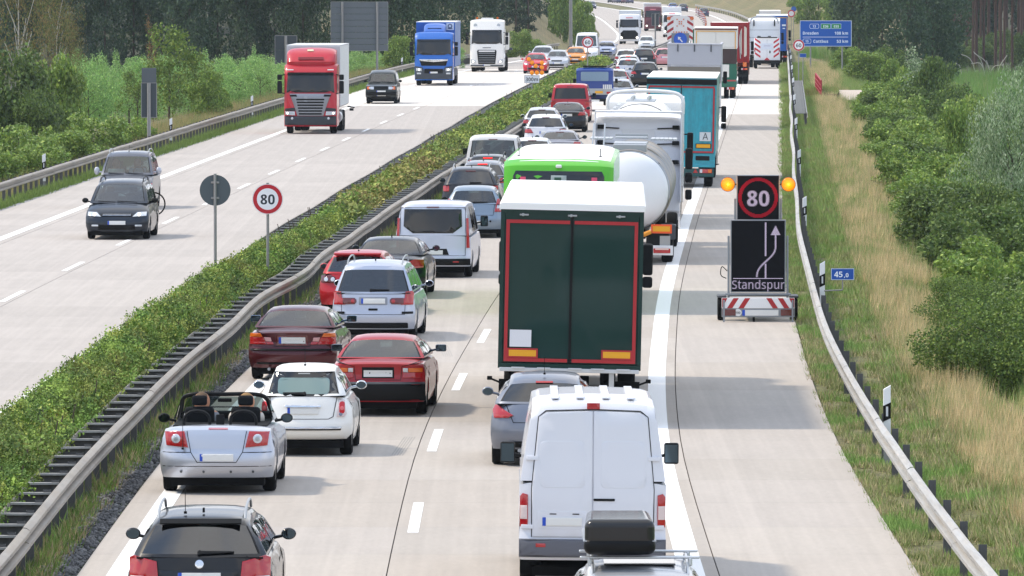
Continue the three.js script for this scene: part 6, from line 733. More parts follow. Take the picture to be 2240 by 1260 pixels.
// LED trailer
{
  const g = thing('led_sign_trailer', 'LED sign trailer showing 80 and a lane shift on the hard shoulder', 'trailer');
  const led = (cols, rows, w, h, draw) => { const s = 10, c0 = document.createElement('canvas'); c0.width = cols; c0.height = rows; const x0 = c0.getContext('2d'); x0.fillStyle = '#000'; x0.fillRect(0, 0, cols, rows); draw(x0); const im = x0.getImageData(0, 0, cols, rows).data; return canvasTex(cols * s, rows * s, x => { x.fillStyle = '#05060a'; x.fillRect(0, 0, cols * s, rows * s); for (let j = 0; j < rows; j++) for (let i = 0; i < cols; i++) { const k = (j * cols + i) * 4, r = im[k], gg = im[k + 1], b = im[k + 2]; x.fillStyle = r + gg + b > 150 ? `rgb(${r},${gg},${b})` : '#0b0c12'; x.beginPath(); x.arc(i * s + 5, j * s + 5, r + gg + b > 150 ? 4.3 : 2.6, 0, 7); x.fill(); } }); };
  const t1 = led(48, 50, 0, 0, x => { x.strokeStyle = '#a81226'; x.lineWidth = 4.6; x.beginPath(); x.arc(24, 25, 21, 0, 7); x.stroke(); x.fillStyle = '#d8c8e0'; x.font = 'bold 25px sans-serif'; x.textAlign = 'center'; x.textBaseline = 'middle'; x.fillText('80', 24, 26); });
  const t2 = led(64, 84, 0, 0, x => { x.fillStyle = '#d8c8e0'; x.fillRect(40, 2, 2, 66); x.clearRect(39, 44, 0, 0); x.fillStyle = '#000'; x.fillRect(38, 42, 6, 9); x.strokeStyle = '#d8c8e0'; x.lineWidth = 2.2; x.beginPath(); x.moveTo(30.5, 67); x.bezierCurveTo(30, 50, 52, 46, 53, 32); x.lineTo(53, 16); x.stroke(); x.fillStyle = '#d8c8e0'; x.beginPath(); x.moveTo(53, 5); x.lineTo(59, 17); x.lineTo(47, 17); x.fill(); for (let i = 2; i < 62; i++) x.fillRect(i, 68, 1, 1); x.font = '14px sans-serif'; x.textBaseline = 'middle'; x.textAlign = 'center'; x.fillText('Standspur', 32, 76); });
  const em = t => new THREE.MeshPhysicalMaterial({ specularIntensity: .25, map: t, emissiveMap: t, emissive: 0xffffff, emissiveIntensity: .35, roughness: .7 });
  const fr = mat(0x8b9095, .45, .3), upper = part('upper_panel', RB(.98, 1.03, .12, 0, 2.82, -.02, .015), fr, g); part('upper_display', new THREE.PlaneGeometry(.94, .99).translate(0, 2.82, .0425), em(t1), upper);
  const lower = part('lower_panel', RB(1.26, 1.66, .14, 0, 1.49, .03, .015), fr, g); part('lower_display', new THREE.PlaneGeometry(1.21, 1.61).translate(0, 1.49, .1015), em(t2), lower);
  for (const s of [-1, 1]) { const l = part('flash_lamp', [Cz(.165, .1, s * .69, 3.12, -.02, 28), RB(.1, .04, .05, s * .53, 3.12, -.04, .01)], mat(0x6a4a18, .5), g); part('lens', new THREE.SphereGeometry(.155, 28, 14).scale(1, 1, .3).translate(s * .69, 3.12, .03), new THREE.MeshStandardMaterial({ color: 0xd07808, emissive: 0xff8a08, emissiveIntensity: .42, roughness: .25 }), l); part('side_rail', [RB(.05, 1.5, .07, s * .67, 1.2, -.02, .01), RB(.05, .5, .06, s * .52, 2.55, -.08, .01)], fr, g); const pl = new THREE.PointLight(0xffa030, .35); pl.position.set(s * .69, 3.12, .2); g.add(pl); }
  part('cross_frame', [RB(1.5, .05, .06, 0, .62, .05, .01), RB(1.3, .07, .25, 0, .60, -.1, .02), RB(1.1, .05, 2.4, 0, .42, -1.2, .02)], fr, g); part('chevron_board', RB(1.66, .24, .03, 0, .43, .32, .01), mat(0xe6e6e6, .5), g);
  for (const s of [-1, 1]) for (let i = 0; i < 3; i++) { const a = s * (.18 + i * .26), p = [[a, .545], [a + s * .12, .545], [a + s * .27, .315], [a + s * .15, .315]].map(([x, y]) => [clamp(x, -.82, .82), y]); part('red_stripe', ext(s > 0 ? p.reverse() : p, .004).translate(0, 0, .337), TAPE, g); }
  part('lamp_bar', RB(1.66, .2, .05, 0, .21, .3, .01), fr, g); for (const s of [-1, 1]) { part('tail_light', RB(.3, .15, .05, s * .66, .22, .33, .015), K.dred, g); part('support_leg', B(.04, .5, .04, s * .78, .25, .34), fr, g); part('mud_guard', RB(.22, .06, .75, s * .82, .55, -.6, .03), K.grey, g); wheel(g, s * .83, -.6, .26, .17); }
  part('licence_plate', B(.8, .13, .01, .06, .21, .335), K.plate, g); part('country_band', B(.06, .13, .012, -.33, .21, .336), K.eu, g); part('speed_disc', Cz(.085, .012, -.46, .215, .335, 20), mat(0xd8d8d4, .5), g); part('speed_disc_face', new THREE.CircleGeometry(.08, 20).translate(-.46, .215, .3425), new THREE.MeshStandardMaterial({ map: canvasTex(64, 64, x => { x.fillStyle = '#dcdcda'; x.fillRect(0, 0, 64, 64); x.fillStyle = '#222'; x.font = 'bold 28px sans-serif'; x.textAlign = 'center'; x.textBaseline = 'middle'; x.fillText('100', 32, 33); }), roughness: .5 }), g); part('jockey_wheel', [Cx(.07, .05, -.1, .07, .2, 14), Cy(.02, .3, -.1, .22, .2, 8)], K.rub, g); part('cable', tube([[-.7, 1.15, .05], [-.82, 1.25, .05], [-.84, 1.05, .05], [-.72, .98, .05]], .012), K.trim, g);
  put(g, 172.6, 5.6, xr, .01);
}
const PLANTS = {
  shrub: [[10.1,147,2.07,0.9],[11.6,161,2.49,0.6],[11.6,182,1.71,1.2],[14.0,193,2.26,1.5],[14.1,238,2.77,1.1],[13.5,251,2.32,1.2],[13.9,261,2.08,1.1],[16.1,259,2.78,1.6],[18.2,292,2.77,0.8],[17.6,308,2.02,0.3],[21.3,347,1.8,0.9],[22.8,387,2.53,1.1],[24.8,462,2.56,0.7],[20.1,338,2.15,1.9],[16.6,332,2.33,1.3],[23.7,342,1.84,1.0],[18.9,287,2.35,1.2],[20.4,346,3.11,0.6],[24.8,410,3.02,1.0],[15.2,194,3.12,0.8],[17.0,249,2.23,1.9],[24.8,361,2.59,0.4],[18.3,320,3.37,0.9],[19.1,265,2.88,1.7],[24.0,385,2.57,1.4],[11.6,186,2.51,0.9],[23.7,409,2.09,1.7],[21.4,359,1.87,1.6],[18.2,381,2.54,0.8],[20.5,399,3.34,1.0],[22.2,431,2.92,1.7],[22.6,434,2.31,2.5],[18.3,305,2.44,1.0],[17.1,343,2.08,1.1],[18.7,268,3.12,2.0],[13.5,205,3.2,1.2],[19.9,290,3.08,0.4],[17.1,222,2.61,1.1],[16.6,289,2.46,0.8],[19.9,327,2.32,1.0],[23.5,334,1.7,-0.5],[22.9,328,2.12,0.7],[20.5,342,2.48,1.4],[20.3,355,1.97,0.0],[17.3,319,1.77,-0.5],[26.7,419,1.6,-0.1],[23.3,295,2.24,-0.4],[19.2,368,1.99,-0.9],[19.4,294,2.69,-0.2],[20.6,429,1.9,1.0],[21.9,387,1.72,-0.1],[18.0,334,2.54,0.6],[20.7,396,1.85,0.8],[24.1,400,2.27,-0.4],[23.5,385,2.07,-0.2],[16.4,207,2.65,0.8],[13.4,227,2.03,-0.2],[14.2,187,2.45,0.9],[25.4,425,2.71,0.7],[14.9,272,1.72,-0.9],[21.9,287,1.73,1.1],[14.9,254,1.64,0.9],[20.7,302,3.07,-0.0],[-18.5,285,3.26,1.7],[-17.9,300,2.89,1.2],[-17.2,315,3.04,1.5],[-16.6,332,2.2,1.2],[-18.7,272,2.62,1.4],[-17.4,282,2.21,1.0],[-17.0,300,2.17,0.8],[-16.7,318,1.72,1.0],[20.2,400,2.41,0.3],[17.4,330,2.98,1.1],[15.2,310,2.05,0.9],[14.7,285,1.89,0.9],[12.8,242,1.6,0.4]],
  dark: [[12.2,204,2.6,0.6],[14.9,218,2.29,1.3],[15.4,231,2.35,0.9],[17.4,278,1.93,1.5],[15.4,291,2.63,0.7],[20.8,321,2.43,0.7],[20.8,332,2.46,0.6],[21.8,360,1.89,0.9],[20.0,370,2.34,0.4],[21.6,377,2.04,0.6],[20.0,390,1.89,0.6],[21.3,404,2.67,0.9],[22.5,399,1.64,0.6],[21.7,419,2.78,0.5],[23.8,414,2.7,0.6],[22.0,428,2.33,0.9],[24.3,432,1.62,1.1],[22.4,444,2.63,0.9],[24.2,442,2.66,0.5],[22.8,462,1.89,0.8],[45.6,796,2.9,0.1],[44.9,771,2.7,-0.4],[46.1,776,3.4,-0.5],[47.7,789,3.0,-0.0],[48.9,794,3.2,0.0],[49.0,782,3.6,-0.4],[50.9,799,2.5,0.7],[51.5,795,2.5,0.8],[51.3,778,3.4,-0.5],[51.4,767,2.8,1.0],[52.5,772,3.6,1.0],[55.2,798,3.0,0.1],[17.0,301,1.81,0.8],[14.3,225,1.87,1.5],[22.1,409,2.38,1.4],[14.0,229,3.28,0.7],[24.2,429,3.21,1.1],[23.8,347,2.19,0.7],[23.6,399,1.86,0.6],[13.7,179,3.24,2.5],[12.1,174,2.84,1.5],[23.0,340,2.73,0.3],[23.8,370,2.02,0.1],[17.7,343,2.66,0.9],[13.9,229,2.96,1.6],[23.7,403,2.8,1.6],[22.3,301,2.89,0.9],[17.2,345,2.24,1.4],[20.8,363,2.18,1.2],[21.1,307,2.4,0.9],[20.6,374,1.74,-0.4],[26.4,426,2.27,0.2],[19.2,360,2.61,0.1],[18.0,306,2.78,-0.3],[19.9,265,3.04,1.3],[20.2,416,2.4,-1.1],[27.3,428,2.77,0.3],[-22.3,340,4.3,4.1],[-24.1,345,3.33,3.7],[-20.8,335,2.42,2.6],[26.7,540,3.25,1.9],[23.1,415,2.5,3.0],[22.7,390,2.35,1.7],[12.1,218,2.63,1.7],[12.4,202,2.68,1.7],[13.5,205,2.47,1.7]],
  leafy: [[11.6,191,2.32,0.8],[15.4,209,2.38,0.8],[12.8,219,2.0,1.0],[15.9,246,2.61,0.9],[14.3,273,2.79,1.1],[19.6,304,2.79,0.5],[18.0,314,2.34,0.8],[18.2,334,2.2,0.7],[18.4,346,2.02,1.1],[18.5,358,2.66,0.7],[22.7,335,2.33,1.2],[12.5,168,3.14,1.3],[19.4,328,2.73,2.1],[15.0,267,2.95,0.9],[20.5,426,2.76,1.2],[22.7,378,3.01,1.4],[16.9,282,2.03,0.9],[13.1,186,2.31,-1.1],[23.9,325,2.36,0.2],[20.3,421,2.62,-0.1],[25.1,363,2.78,0.9],[15.9,269,2.58,-0.0],[-21.2,350,3.16,3.9],[-21.1,365,1.98,2.8],[-15.8,395,2.38,2.5],[-15.6,405,1.71,1.4],[-8.1,545,2.36,2.7],[0.8,690,2.91,1.8],[1.9,700,2.11,0.9],[7.9,860,3.21,3.4],[6.9,880,3.18,5.1],[5.7,900,3.8,6.6],[9.2,900,1.95,1.7],[30.1,2190,4.75,-3.4],[34.5,2140,4.64,-3.1],[38.8,2090,4.53,-2.8],[40.7,1940,4.21,-2.0],[42.9,1790,3.88,-1.2],[45.1,1690,3.67,-0.7],[46.7,1590,3.45,-0.2],[48.6,1500,3.25,0.3],[49.2,1390,3.01,0.9],[48.0,1270,2.75,1.5],[43.3,1150,4.16,3.6],[43.6,1080,3.9,4.2],[43.1,1000,3.61,3.6],[38.9,1000,3.61,4.1],[37.7,900,3.25,3.7],[40.7,900,3.25,4.9],[24.6,560,3.04,1.8],[24.4,520,3.45,1.9],[25.3,500,2.71,1.6],[23.2,385,1.86,1.2],[17.6,300,1.45,2.4],[19.9,320,2.31,2.1],[13.8,238,2.29,1.0]],
  birch: [[-26.0,400,5.78,12.3],[-25.5,425,3.33,9.0]],
  young: [[-17.7,392,3.54,4.9],[-16.5,398,2.64,3.0],[-19.0,385,2.55,2.7]],
  rust: [[-19.0,402,1.11,5.1]],
  poplar: [[-26.3,450,2.46,2.5],[-26.7,467,2.99,2.2],[-24.0,430,3.16,2.5],[-23.6,434,2.67,2.5],[-24.2,456,2.61,2.0],[-22.8,439,2.6,2.3],[-21.8,432,2.94,2.8],[-22.2,452,2.62,2.5],[-22.4,467,2.77,2.2],[-21.1,453,2.62,2.6],[-20.0,442,2.62,2.7],[-20.5,468,2.43,1.9],[-19.9,467,2.96,2.6],[-18.4,448,2.43,2.3],[-18.2,457,2.59,2.7],[-17.3,449,2.48,2.5],[-16.6,445,3.12,2.6],[-15.5,431,3.03,2.4],[-15.5,449,2.44,2.6],[-14.7,443,2.84,2.7],[-14.7,461,3.07,1.9],[-14.2,465,2.41,2.1],[-12.5,429,3.12,2.5],[-14.7,508,2.89,1.7],[-14.1,513,3.04,1.8],[-13.5,519,2.68,1.8],[-13.0,530,3.11,1.8],[-12.3,533,2.81,1.3],[-11.8,542,2.62,1.6],[-11.1,548,2.8,1.1],[-10.6,563,2.53,1.3],[-9.9,573,2.83,1.0],[-9.2,579,2.98,0.8],[-8.4,581,3.06,1.0],[-7.7,588,2.68,0.7],[-26.5,449,1.99,2.8],[-26.0,457,2.08,3.0],[-24.3,443,2.16,2.9],[-23.7,449,2.3,2.7],[-23.5,463,2.01,2.3],[-21.8,447,2.04,2.3],[-21.3,456,2.16,2.4],[-19.9,445,2.12,2.6],[-19.2,450,1.65,2.3],[-18.4,454,2.13,2.2],[-17.7,460,2.3,2.6],[-16.9,462,1.98,2.1],[-16.0,464,1.75,2.8],[-15.0,463,2.35,2.5],[-14.4,473,1.92,2.3],[-14.3,505,2.09,1.8],[-13.6,518,2.58,1.6],[-13.0,535,2.62,1.2],[-11.9,537,2.07,1.2],[-11.1,553,2.75,1.2],[-10.0,555,2.18,1.0],[-9.0,560,2.26,1.4],[-8.0,575,2.94,1.2],[-7.0,583,2.47,1.1],[-5.7,579,2.76,0.7],[-4.6,582,2.64,1.1]],
  forest: [[-42.1,582,4.79,12.6],[-44.7,634,5.55,13.2],[-39.0,569,4.25,13.8],[-40.4,606,4.74,15.4],[-37.5,578,4.45,16.4],[-39.8,631,5.16,13.4],[-35.9,587,4.91,14.6],[-36.8,621,5.69,14.8],[-33.1,577,5.25,12.3],[-34.4,620,5.29,14.3],[-30.4,567,4.61,12.1],[-32.2,621,5.51,17.2],[-28.5,572,5.13,16.4],[-29.9,623,5.69,17.0],[-26.7,579,5.0,13.5],[-27.3,616,5.76,14.1],[-23.8,561,4.16,13.4],[-25.7,634,5.06,15.5],[-22.4,578,4.74,15.0],[-22.6,614,5.12,14.7],[-19.9,569,4.76,13.0],[-20.1,606,5.42,14.1],[-17.8,569,4.49,12.9],[-18.0,612,4.77,15.3],[-16.0,581,4.38,15.2],[-15.8,615,5.99,15.4],[-13.9,586,4.53,15.2],[-13.7,625,6.18,15.4],[-11.3,567,4.31,14.1],[-11.1,611,5.9,13.7],[-9.2,566,4.57,12.9],[-9.0,624,6.03,15.8],[-7.6,608,4.93,13.3],[-7.0,657,5.43,15.9],[-5.9,669,5.66,13.1],[-4.9,707,5.12,14.1],[-3.7,736,7.51,16.4],[-2.5,783,7.85,18.4],[-1.0,785,7.65,15.5],[0.4,823,6.67,18.3],[3.4,930,6.16,11.6],[7.1,980,6.49,13.0],[0.0,880,5.83,12.5],[28.5,2250,9.49,8.2],[33.1,2200,9.28,8.2],[37.6,2150,9.07,8.2],[39.8,2000,8.43,8.2],[42.3,1850,7.8,8.2],[44.8,1750,7.38,8.2],[46.7,1650,6.96,8.2],[48.9,1560,6.58,8.2],[49.8,1450,6.11,8.2],[48.9,1330,5.61,8.2],[31.1,680,6.14,13.6],[31.7,650,5.87,13.3],[33.3,640,5.78,13.3],[36.6,660,5.96,13.4],[33.9,760,6.87,14.2],[35.2,740,6.69,14.0],[40.1,700,6.33,13.7],[49.5,860,6.22,19.1],[51.1,860,6.22,19.1],[52.8,860,6.22,19.1],[54.4,860,6.22,19.1],[56.1,860,6.22,19.1],[57.8,860,6.22,19.1],[59.4,860,6.22,19.1]],
  pine: [[1.6,745,0.0,13.2],[0.4,760,0.0,13.3],[46.3,794,0.0,24.0],[47.8,808,0.0,24.3],[47.0,785,0.0,23.9],[48.0,797,0.0,24.1],[46.8,766,0.0,23.5],[48.6,782,0.0,23.8],[50.9,811,0.0,24.4],[49.0,769,0.0,23.5],[51.7,805,0.0,24.3],[52.1,800,0.0,24.2],[50.0,759,0.0,23.3],[53.5,802,0.0,24.2],[53.9,800,0.0,24.2],[54.9,801,0.0,24.2],[51.7,746,0.0,23.1],[47.0,815,0,-1],[48.6,835,0,-1],[49.0,833,0,-1],[46.7,789,0,-1],[48.5,807,0,-1],[45.9,756,0,-1],[47.0,768,0,-1],[49.4,800,0,-1],[47.6,766,0,-1],[52.3,832,0,-1],[48.4,760,0,-1],[48.8,758,0,-1],[49.1,757,0,-1],[53.9,828,0,-1],[50.4,765,0,-1],[55.3,828,0,-1],[56.1,836,0,-1],[54.9,809,0,-1],[56.9,834,0,-1],[57.8,837,0,-1]],
  silver: [[22.9,430,2.85,2.9]],
  brush: [[15.3,280,2.53,0.9]],
  willow: [[15.3,232,3.21,4.9]],
  bush: [[9.5,147,3.19,1.8],[10.1,168,2.23,1.2],[10.3,150,2.35,2.0]]
};
// ---------- vegetation ----------
function leafCloud(seed, n, size, blobs, pal, o = {}) { // many small leaf faces spread through the crown's volume
  const r = rng(seed), p = new Float32Array(n * 18), c = new Float32Array(n * 18), nn = new Float32Array(n * 18), tot = blobs.reduce((a, b) => a + b[3] * b[4], 0), v = V(0, 0, 0), q = new THREE.Quaternion(), e = new THREE.Euler(), pts = [[-.5, 0], [0, -.34], [.55, 0], [-.5, 0], [.55, 0], [0, .34]], col = new THREE.Color();
  for (let i = 0; i < n; i++) {
    let k = r() * tot, b = blobs[0]; for (b of blobs) { k -= b[3] * b[4]; if (k < 0) break; }
    const th = r() * 6.2832, cz = r() * 2 - 1, s = Math.sqrt(1 - cz * cz), rad = Math.pow(r(), o.fill || .38) * (1 + .22 * noise.noise(th * 1.5 + seed, cz * 3, i % 7)), bx = b[0] + Math.cos(th) * s * b[3] * rad, by = b[1] + cz * b[4] * rad, bz = b[2] + Math.sin(th) * s * b[3] * rad;
    e.set(r() * 6.28, r() * 6.28, r() * 6.28); if (o.droop) e.set((r() - .5) * .9, r() * 6.28, -1.2 + (r() - .5) * .9); q.setFromEuler(e); const sz = size * (.6 + .8 * r()), w = o.thin || 1; const cc = pal[Math.floor(r() * pal.length)], j = (.55 + .95 * r() * r() + .15) * (o.gain || 1), br = b[5] || 0;
    const N = V(0, 0, 1).applyQuaternion(q), out = V(bx - b[0], (by - b[1]) * 1.2 + .2, bz - b[2]).normalize(); if (N.dot(out) < 0) N.negate(); N.lerp(out, .45).normalize();
    for (let m = 0; m < 6; m++) { v.set(pts[m][0] * sz, pts[m][1] * sz * w, Math.abs(pts[m][1]) * sz * .25).applyQuaternion(q); v.y /= o.asp || 1; p.set([bx + v.x, by + v.y, bz + v.z], (i * 6 + m) * 3); c.set([cc[0] * j, cc[1] * j, cc[2] * j], (i * 6 + m) * 3); nn.set([N.x, N.y, N.z], (i * 6 + m) * 3); }
  }
  const g = new THREE.BufferGeometry(); g.setAttribute('position', new THREE.BufferAttribute(p, 3)); g.computeVertexNormals(); g.setAttribute('color', new THREE.BufferAttribute(c, 3)); return g;
}
const LEAF = new THREE.MeshPhysicalMaterial({ vertexColors: true, roughness: .75, side: 2, transmission: .35, thickness: 0, ior: 1.3 }), BARK = mat(0x4a4036, .95), PINEB = mat(0x57443b, .95), BIRCH = mat(0xb9b4aa, .9);
const PAL = { green: [[.075, .12, .025], [.105, .155, .03], [.14, .18, .04], [.085, .13, .035]], dark: [[.05, .08, .02], [.065, .1, .024], [.09, .125, .03], [.055, .085, .03]], forest: [[.027, .05, .026], [.037, .063, .03], [.048, .075, .034], [.032, .055, .034]], bright: [[.13, .22, .06], [.16, .26, .08], [.2, .28, .1], [.12, .2, .075]], birch: [[.15, .15, .05], [.19, .16, .06], [.11, .14, .04], [.17, .12, .05]], rust: [[.2, .1, .05], [.16, .09, .04], [.12, .11, .04]], silver: [[.13, .18, .09], [.19, .24, .14], [.07, .12, .05], [.25, .29, .2]], brush: [[.09, .11, .04], [.12, .1, .05], [.07, .1, .03]], hedge: [[.15, .26, .035], [.22, .33, .045], [.10, .19, .03], [.29, .34, .06]] };
// each prototype: unit crown of about 1 m radius and 2 m height around y = 1; scaled per plant
const lumps = (seed, n, rx, ry, y0, y1, br) => { const r = rng(seed), o = [[0, (y0 + y1) / 2, 0, rx * .75, (y1 - y0) * .42]]; for (let i = 0; i < n; i++) { const a = r() * 6.28, t = r(), R = rx * (.35 + .5 * Math.sin(Math.PI * (.15 + .75 * t))); o.push([Math.cos(a) * R * (.5 + .6 * r()), y0 + (y1 - y0) * t, Math.sin(a) * R * (.5 + .6 * r()), rx * (.22 + .2 * r()), ry * (.2 + .2 * r())]); } return o; };
const limbs = (seed, h, r0, n, spread) => { const r = rng(seed), gs = [tf(new THREE.CylinderGeometry(r0 * .45, r0, h, 8), 0, h / 2, 0)]; for (let i = 0; i < n; i++) { const a = r() * 6.28, y = h * (.35 + .6 * r()); gs.push(bar([0, y, 0], [Math.cos(a) * spread * (.5 + r() * .5), y + h * (.15 + .25 * r()), Math.sin(a) * spread * (.5 + r() * .5)], r0 * .28, 5)); } return join(gs); };
const KIND = {
  shrub: { gain: 2.5, n: 4600, s: .1, pal: PAL.green, lump: [16, 1, 1.0, .2, 1.7], name: 'shrub', bark: BARK, stems: 1, lab: 'mid green shrub', v: 3 },
  dark: { gain: 2.3, n: 6400, s: .09, pal: PAL.dark, lump: [20, 1, 1, .2, 1.8], name: 'shrub', bark: BARK, lab: 'dark green leafy tree', v: 3 },
  leafy: { gain: 2.4, n: 5600, s: .095, pal: PAL.green, lump: [18, 1, 1, .2, 1.8], name: 'tree', bark: BARK, lab: 'fresh green leafy tree', v: 3 },
  bush: { gain: 2.2, n: 24000, s: .036, pal: [...PAL.dark, ...PAL.green], lump: [30, 1, .9, .15, 1.8], name: 'shrub', bark: BARK, lab: 'large glossy green bush', v: 2 },
  young: { n: 2600, s: .085, pal: PAL.green, lump: [16, 1, .8, .5, 1.9], name: 'tree', bark: BARK, fill: .7, lab: 'slender young tree', v: 2 },
  rust: { n: 1500, s: .1, pal: PAL.rust, lump: [9, 1, .8, .6, 1.9], name: 'tree', bark: BARK, fill: .7, lab: 'rust brown dying treetop', v: 1 },
  birch: { gain: 1.5, n: 11000, s: .05, pal: PAL.birch, lump: [26, 1, .9, .3, 1.9], name: 'tree', bark: BIRCH, droop: 1, thin: .6, fill: .6, lab: 'olive brown drooping birch', v: 2 },
  poplar: { gain: 2.2, n: 3600, s: .085, pal: PAL.bright, lump: [12, .9, 1, .1, 1.8], name: 'shrub', bark: BARK, thin: .6, lab: 'pale green young poplar', v: 3 },
  forest: { gain: 2.0, n: 9000, s: .085, pal: PAL.forest, lump: [30, 1, .6, .12, 1.9], name: 'tree', bark: BARK, lab: 'dark forest tree', v: 4 },
  silver: { n: 4800, s: .085, pal: PAL.silver, lump: [18, .9, 1, .2, 1.9], name: 'tree', bark: BARK, lab: 'silvery green tree', v: 1 },
  willow: { gain: 2.1, fill: .3, n: 22000, s: .062, pal: PAL.silver, lump: [34, 1, .9, .15, 1.8], name: 'tree', bark: BARK, thin: .45, droop: 1, lab: 'tall silver leaved willow', v: 1 },
  brush: { n: 3000, s: .09, pal: PAL.brush, lump: [12, 1, .9, .1, 1.5], name: 'shrub', bark: BARK, thin: .5, fill: .7, lab: 'brownish thorny shrub', v: 1 },
};
function plantProto(k, asp) { const q = { gain: 1.9, ...KIND[k], asp }; return Array.from({ length: q.v }, (_, i) => ({ crown: leafCloud(k.length * 31 + i * 7 + q.n, q.n, q.s, lumps(i * 5 + q.n, ...q.lump), q.pal, q), trunk: limbs(i + q.n, 1.15, k === 'birch' ? .022 : .035, 9, .45) })); }
const pr2 = {}, rP = rng(77);
const whereX = (x, d) => x < xl(d) ? 'left' : 'right';
Object.entries(PLANTS).forEach(([k, list]) => {
  if (k === 'pine') return; const P = pr2[k] = plantProto(k, list.reduce((a, [x, d, w, top]) => a + Math.max(1.2, top - terr(x, d)) / w, 0) / list.length), q = KIND[k];
  const ord = list.map((a, i) => [a[0] / a[1], i, whereX(a[0], a[1])]).sort((a, b) => a[0] - b[0]), rank = (i, s) => ord.filter(o => o[2] === s).findIndex(o => o[1] === i) + 1;
  list.forEach(([x, d, w, top], i) => {
    const base = terr(x, d) - .1, h = Math.max(1.2, .72 * w, top - base), pq = P[i % P.length], side = whereX(x, d);
    const gl = `${q.lab} ${side === 'left' ? 'on the left beyond the oncoming lanes' : 'on the right beyond the guardrail'}`;
    const cnt = ord.filter(o => o[2] === side).length, lab = cnt === 1 || k === 'forest' ? gl : `${q.lab}, ${nth(rank(i, side))} of its kind from the left on the ${side} side`; const g = thing(q.name, lab, q.name, `${q.lab}s on the ${side}`);
    part('trunk', pq.trunk, q.bark, g); part('crown', pq.crown, LEAF, g); g.position.set(x, base, -d); g.rotation.y = rP() * 6.28; const s = w / 2; g.scale.set(s, h / 2, s);
  });
});
{ // pines: tall reddish stems, tufted crowns high up
  const cr = [0, 1].map(i => leafCloud(91 + i, 3000, .5, (() => { const r = rng(3 + i), o = []; for (let k = 0; k < 14; k++) { const a = r() * 6.28; o.push([Math.cos(a) * 1.4 * r(), 9 + r() * 6, Math.sin(a) * 1.4 * r(), 1.1 * (.5 + r() * .6), .55]); } return o; })(), PAL.forest, { thin: .6 }));
  const low = leafCloud(97, 1400, .3, (() => { const r = rng(8), o = []; for (let k = 0; k < 9; k++) { const a = r() * 6.28; o.push([Math.cos(a) * (.6 + .8 * r()), 2.5 + r() * 5.5, Math.sin(a) * (.6 + .8 * r()), .75, .4]); } return o; })(), PAL.forest, { thin: .6 });
  const st = limbs(12, 15, .15, 10, 1.2);
  PLANTS.pine.forEach(([x, d], i) => { const right = x > 10, g = thing('pine_tree', right ? 'tall pine with a reddish bare stem in the right hand wood' : i ? 'dark pine on the left embankment, left one of two' : 'dark pine on the left embankment, right one of two', 'tree', right ? 'pines of the right hand wood' : 'pines on the left embankment'); part('trunk', st, right ? PINEB : BARK, g); part('crown', right ? cr[i % 2] : low, LEAF, g); const s = right ? 1 : .8; g.scale.set(s, s, s); g.position.set(x, terr(x, d) - .1, -d); g.rotation.y = rP() * 6.28; });
}
{ // median hedge
  const r = rng(21), L = [], L2 = [], clump = leafCloud(5, 120, .046, [[0, 0, 0, .2, .17]], [[1, 1, 1], [.8, .85, .8], [1.15, 1.1, 1]], { fill: .5 }), clump2 = leafCloud(6, 90, .09, [[0, 0, 0, .36, .3]], [[1, 1, 1], [.8, .85, .8], [1.15, 1.1, 1]], { fill: .5 });
  clump.deleteAttribute('normal'); clump.computeVertexNormals(); clump2.deleteAttribute('normal'); clump2.computeVertexNormals();
  const add = (d, M) => { if (d < 215 && fbm(d * 1.3, 2, 8) < -.2 && r() < .6) return; const a = xl(d) + 5.1 + .75 * sst(165, 215, d), b = xr(d) - 9.4 - .1 * sst(200, 240, d), t = Math.pow(r(), .9), lump = .22 * fbm(d * .55, 3, 1) + .16 * fbm(d * .09, 9, 2), hm = 1.2 - .22 * sst(180, 230, d) + 1.7 * lump, x = a + (b - a) * (.02 + .96 * r()), e = Math.sin(Math.PI * clamp((x - a) / (b - a), .1, .9)), y = .15 + (hm * (.62 + .38 * e) - .2) * Math.pow(r(), .55), n = fbm(d * .11, 1, 5) + .6 * fbm(d * .7, x * 2, 3), br = clamp(Math.exp(-(((d - 262) / 40) ** 2)) * .75 + .05 + 1.2 * n) * r(), pc = PAL.hedge[Math.floor(r() * 4)], j = .55 + .75 * r(); const s = .6 + .95 * r() * r() + .1; M.push([x, prof(d) + y, -d, r() * 6.28, s, s, s, (pc[0] * (1 - br) + .36 * br) * j, (pc[1] * (1 - br) + .25 * br) * j, (pc[2] * (1 - br) + .09 * br) * j, r() * 3]); };
  for (let d = 84; d < 215; d += .02) add(d, L); for (let d = 215; d < 560; d += .045) add(d, L2);
  inst('median_hedge', clump, mat(0xffffff, .75, 0, { side: 2 }), L, 'bright green leafy hedge between the median guardrails, near stretch', 'hedge'); inst('median_hedge', clump2, mat(0xffffff, .75, 0, { side: 2 }), L2, 'green and russet hedge running up the median, far stretch', 'hedge');
  const F = d => (xl(d) + 5.4 + xr(d) - 9.5) / 2; const hw = d => Math.max(.2, (xr(d) - 9.5 - xl(d) - 5.4) / 2 - .2); 
  const hs = thing('hedge_stems', 'tangled dark twigs inside the median hedge', 'hedge'); hs.userData.kind = 'stuff'; const tw = []; const r3 = rng(9); for (let i = 0; i < 2600; i++) { const d = 84 + 470 * Math.pow(r3(), 1.3), x = F(d) + (r3() - .5) * 2 * hw(d), a = r3() * 6.28; tw.push(bar([x, prof(d) - .1, -d], [x + Math.cos(a) * .25, prof(d) + .7 + .4 * r3(), -d + Math.sin(a) * .25], .012, 3)); } part('twigs', tw, BARK, hs);
}
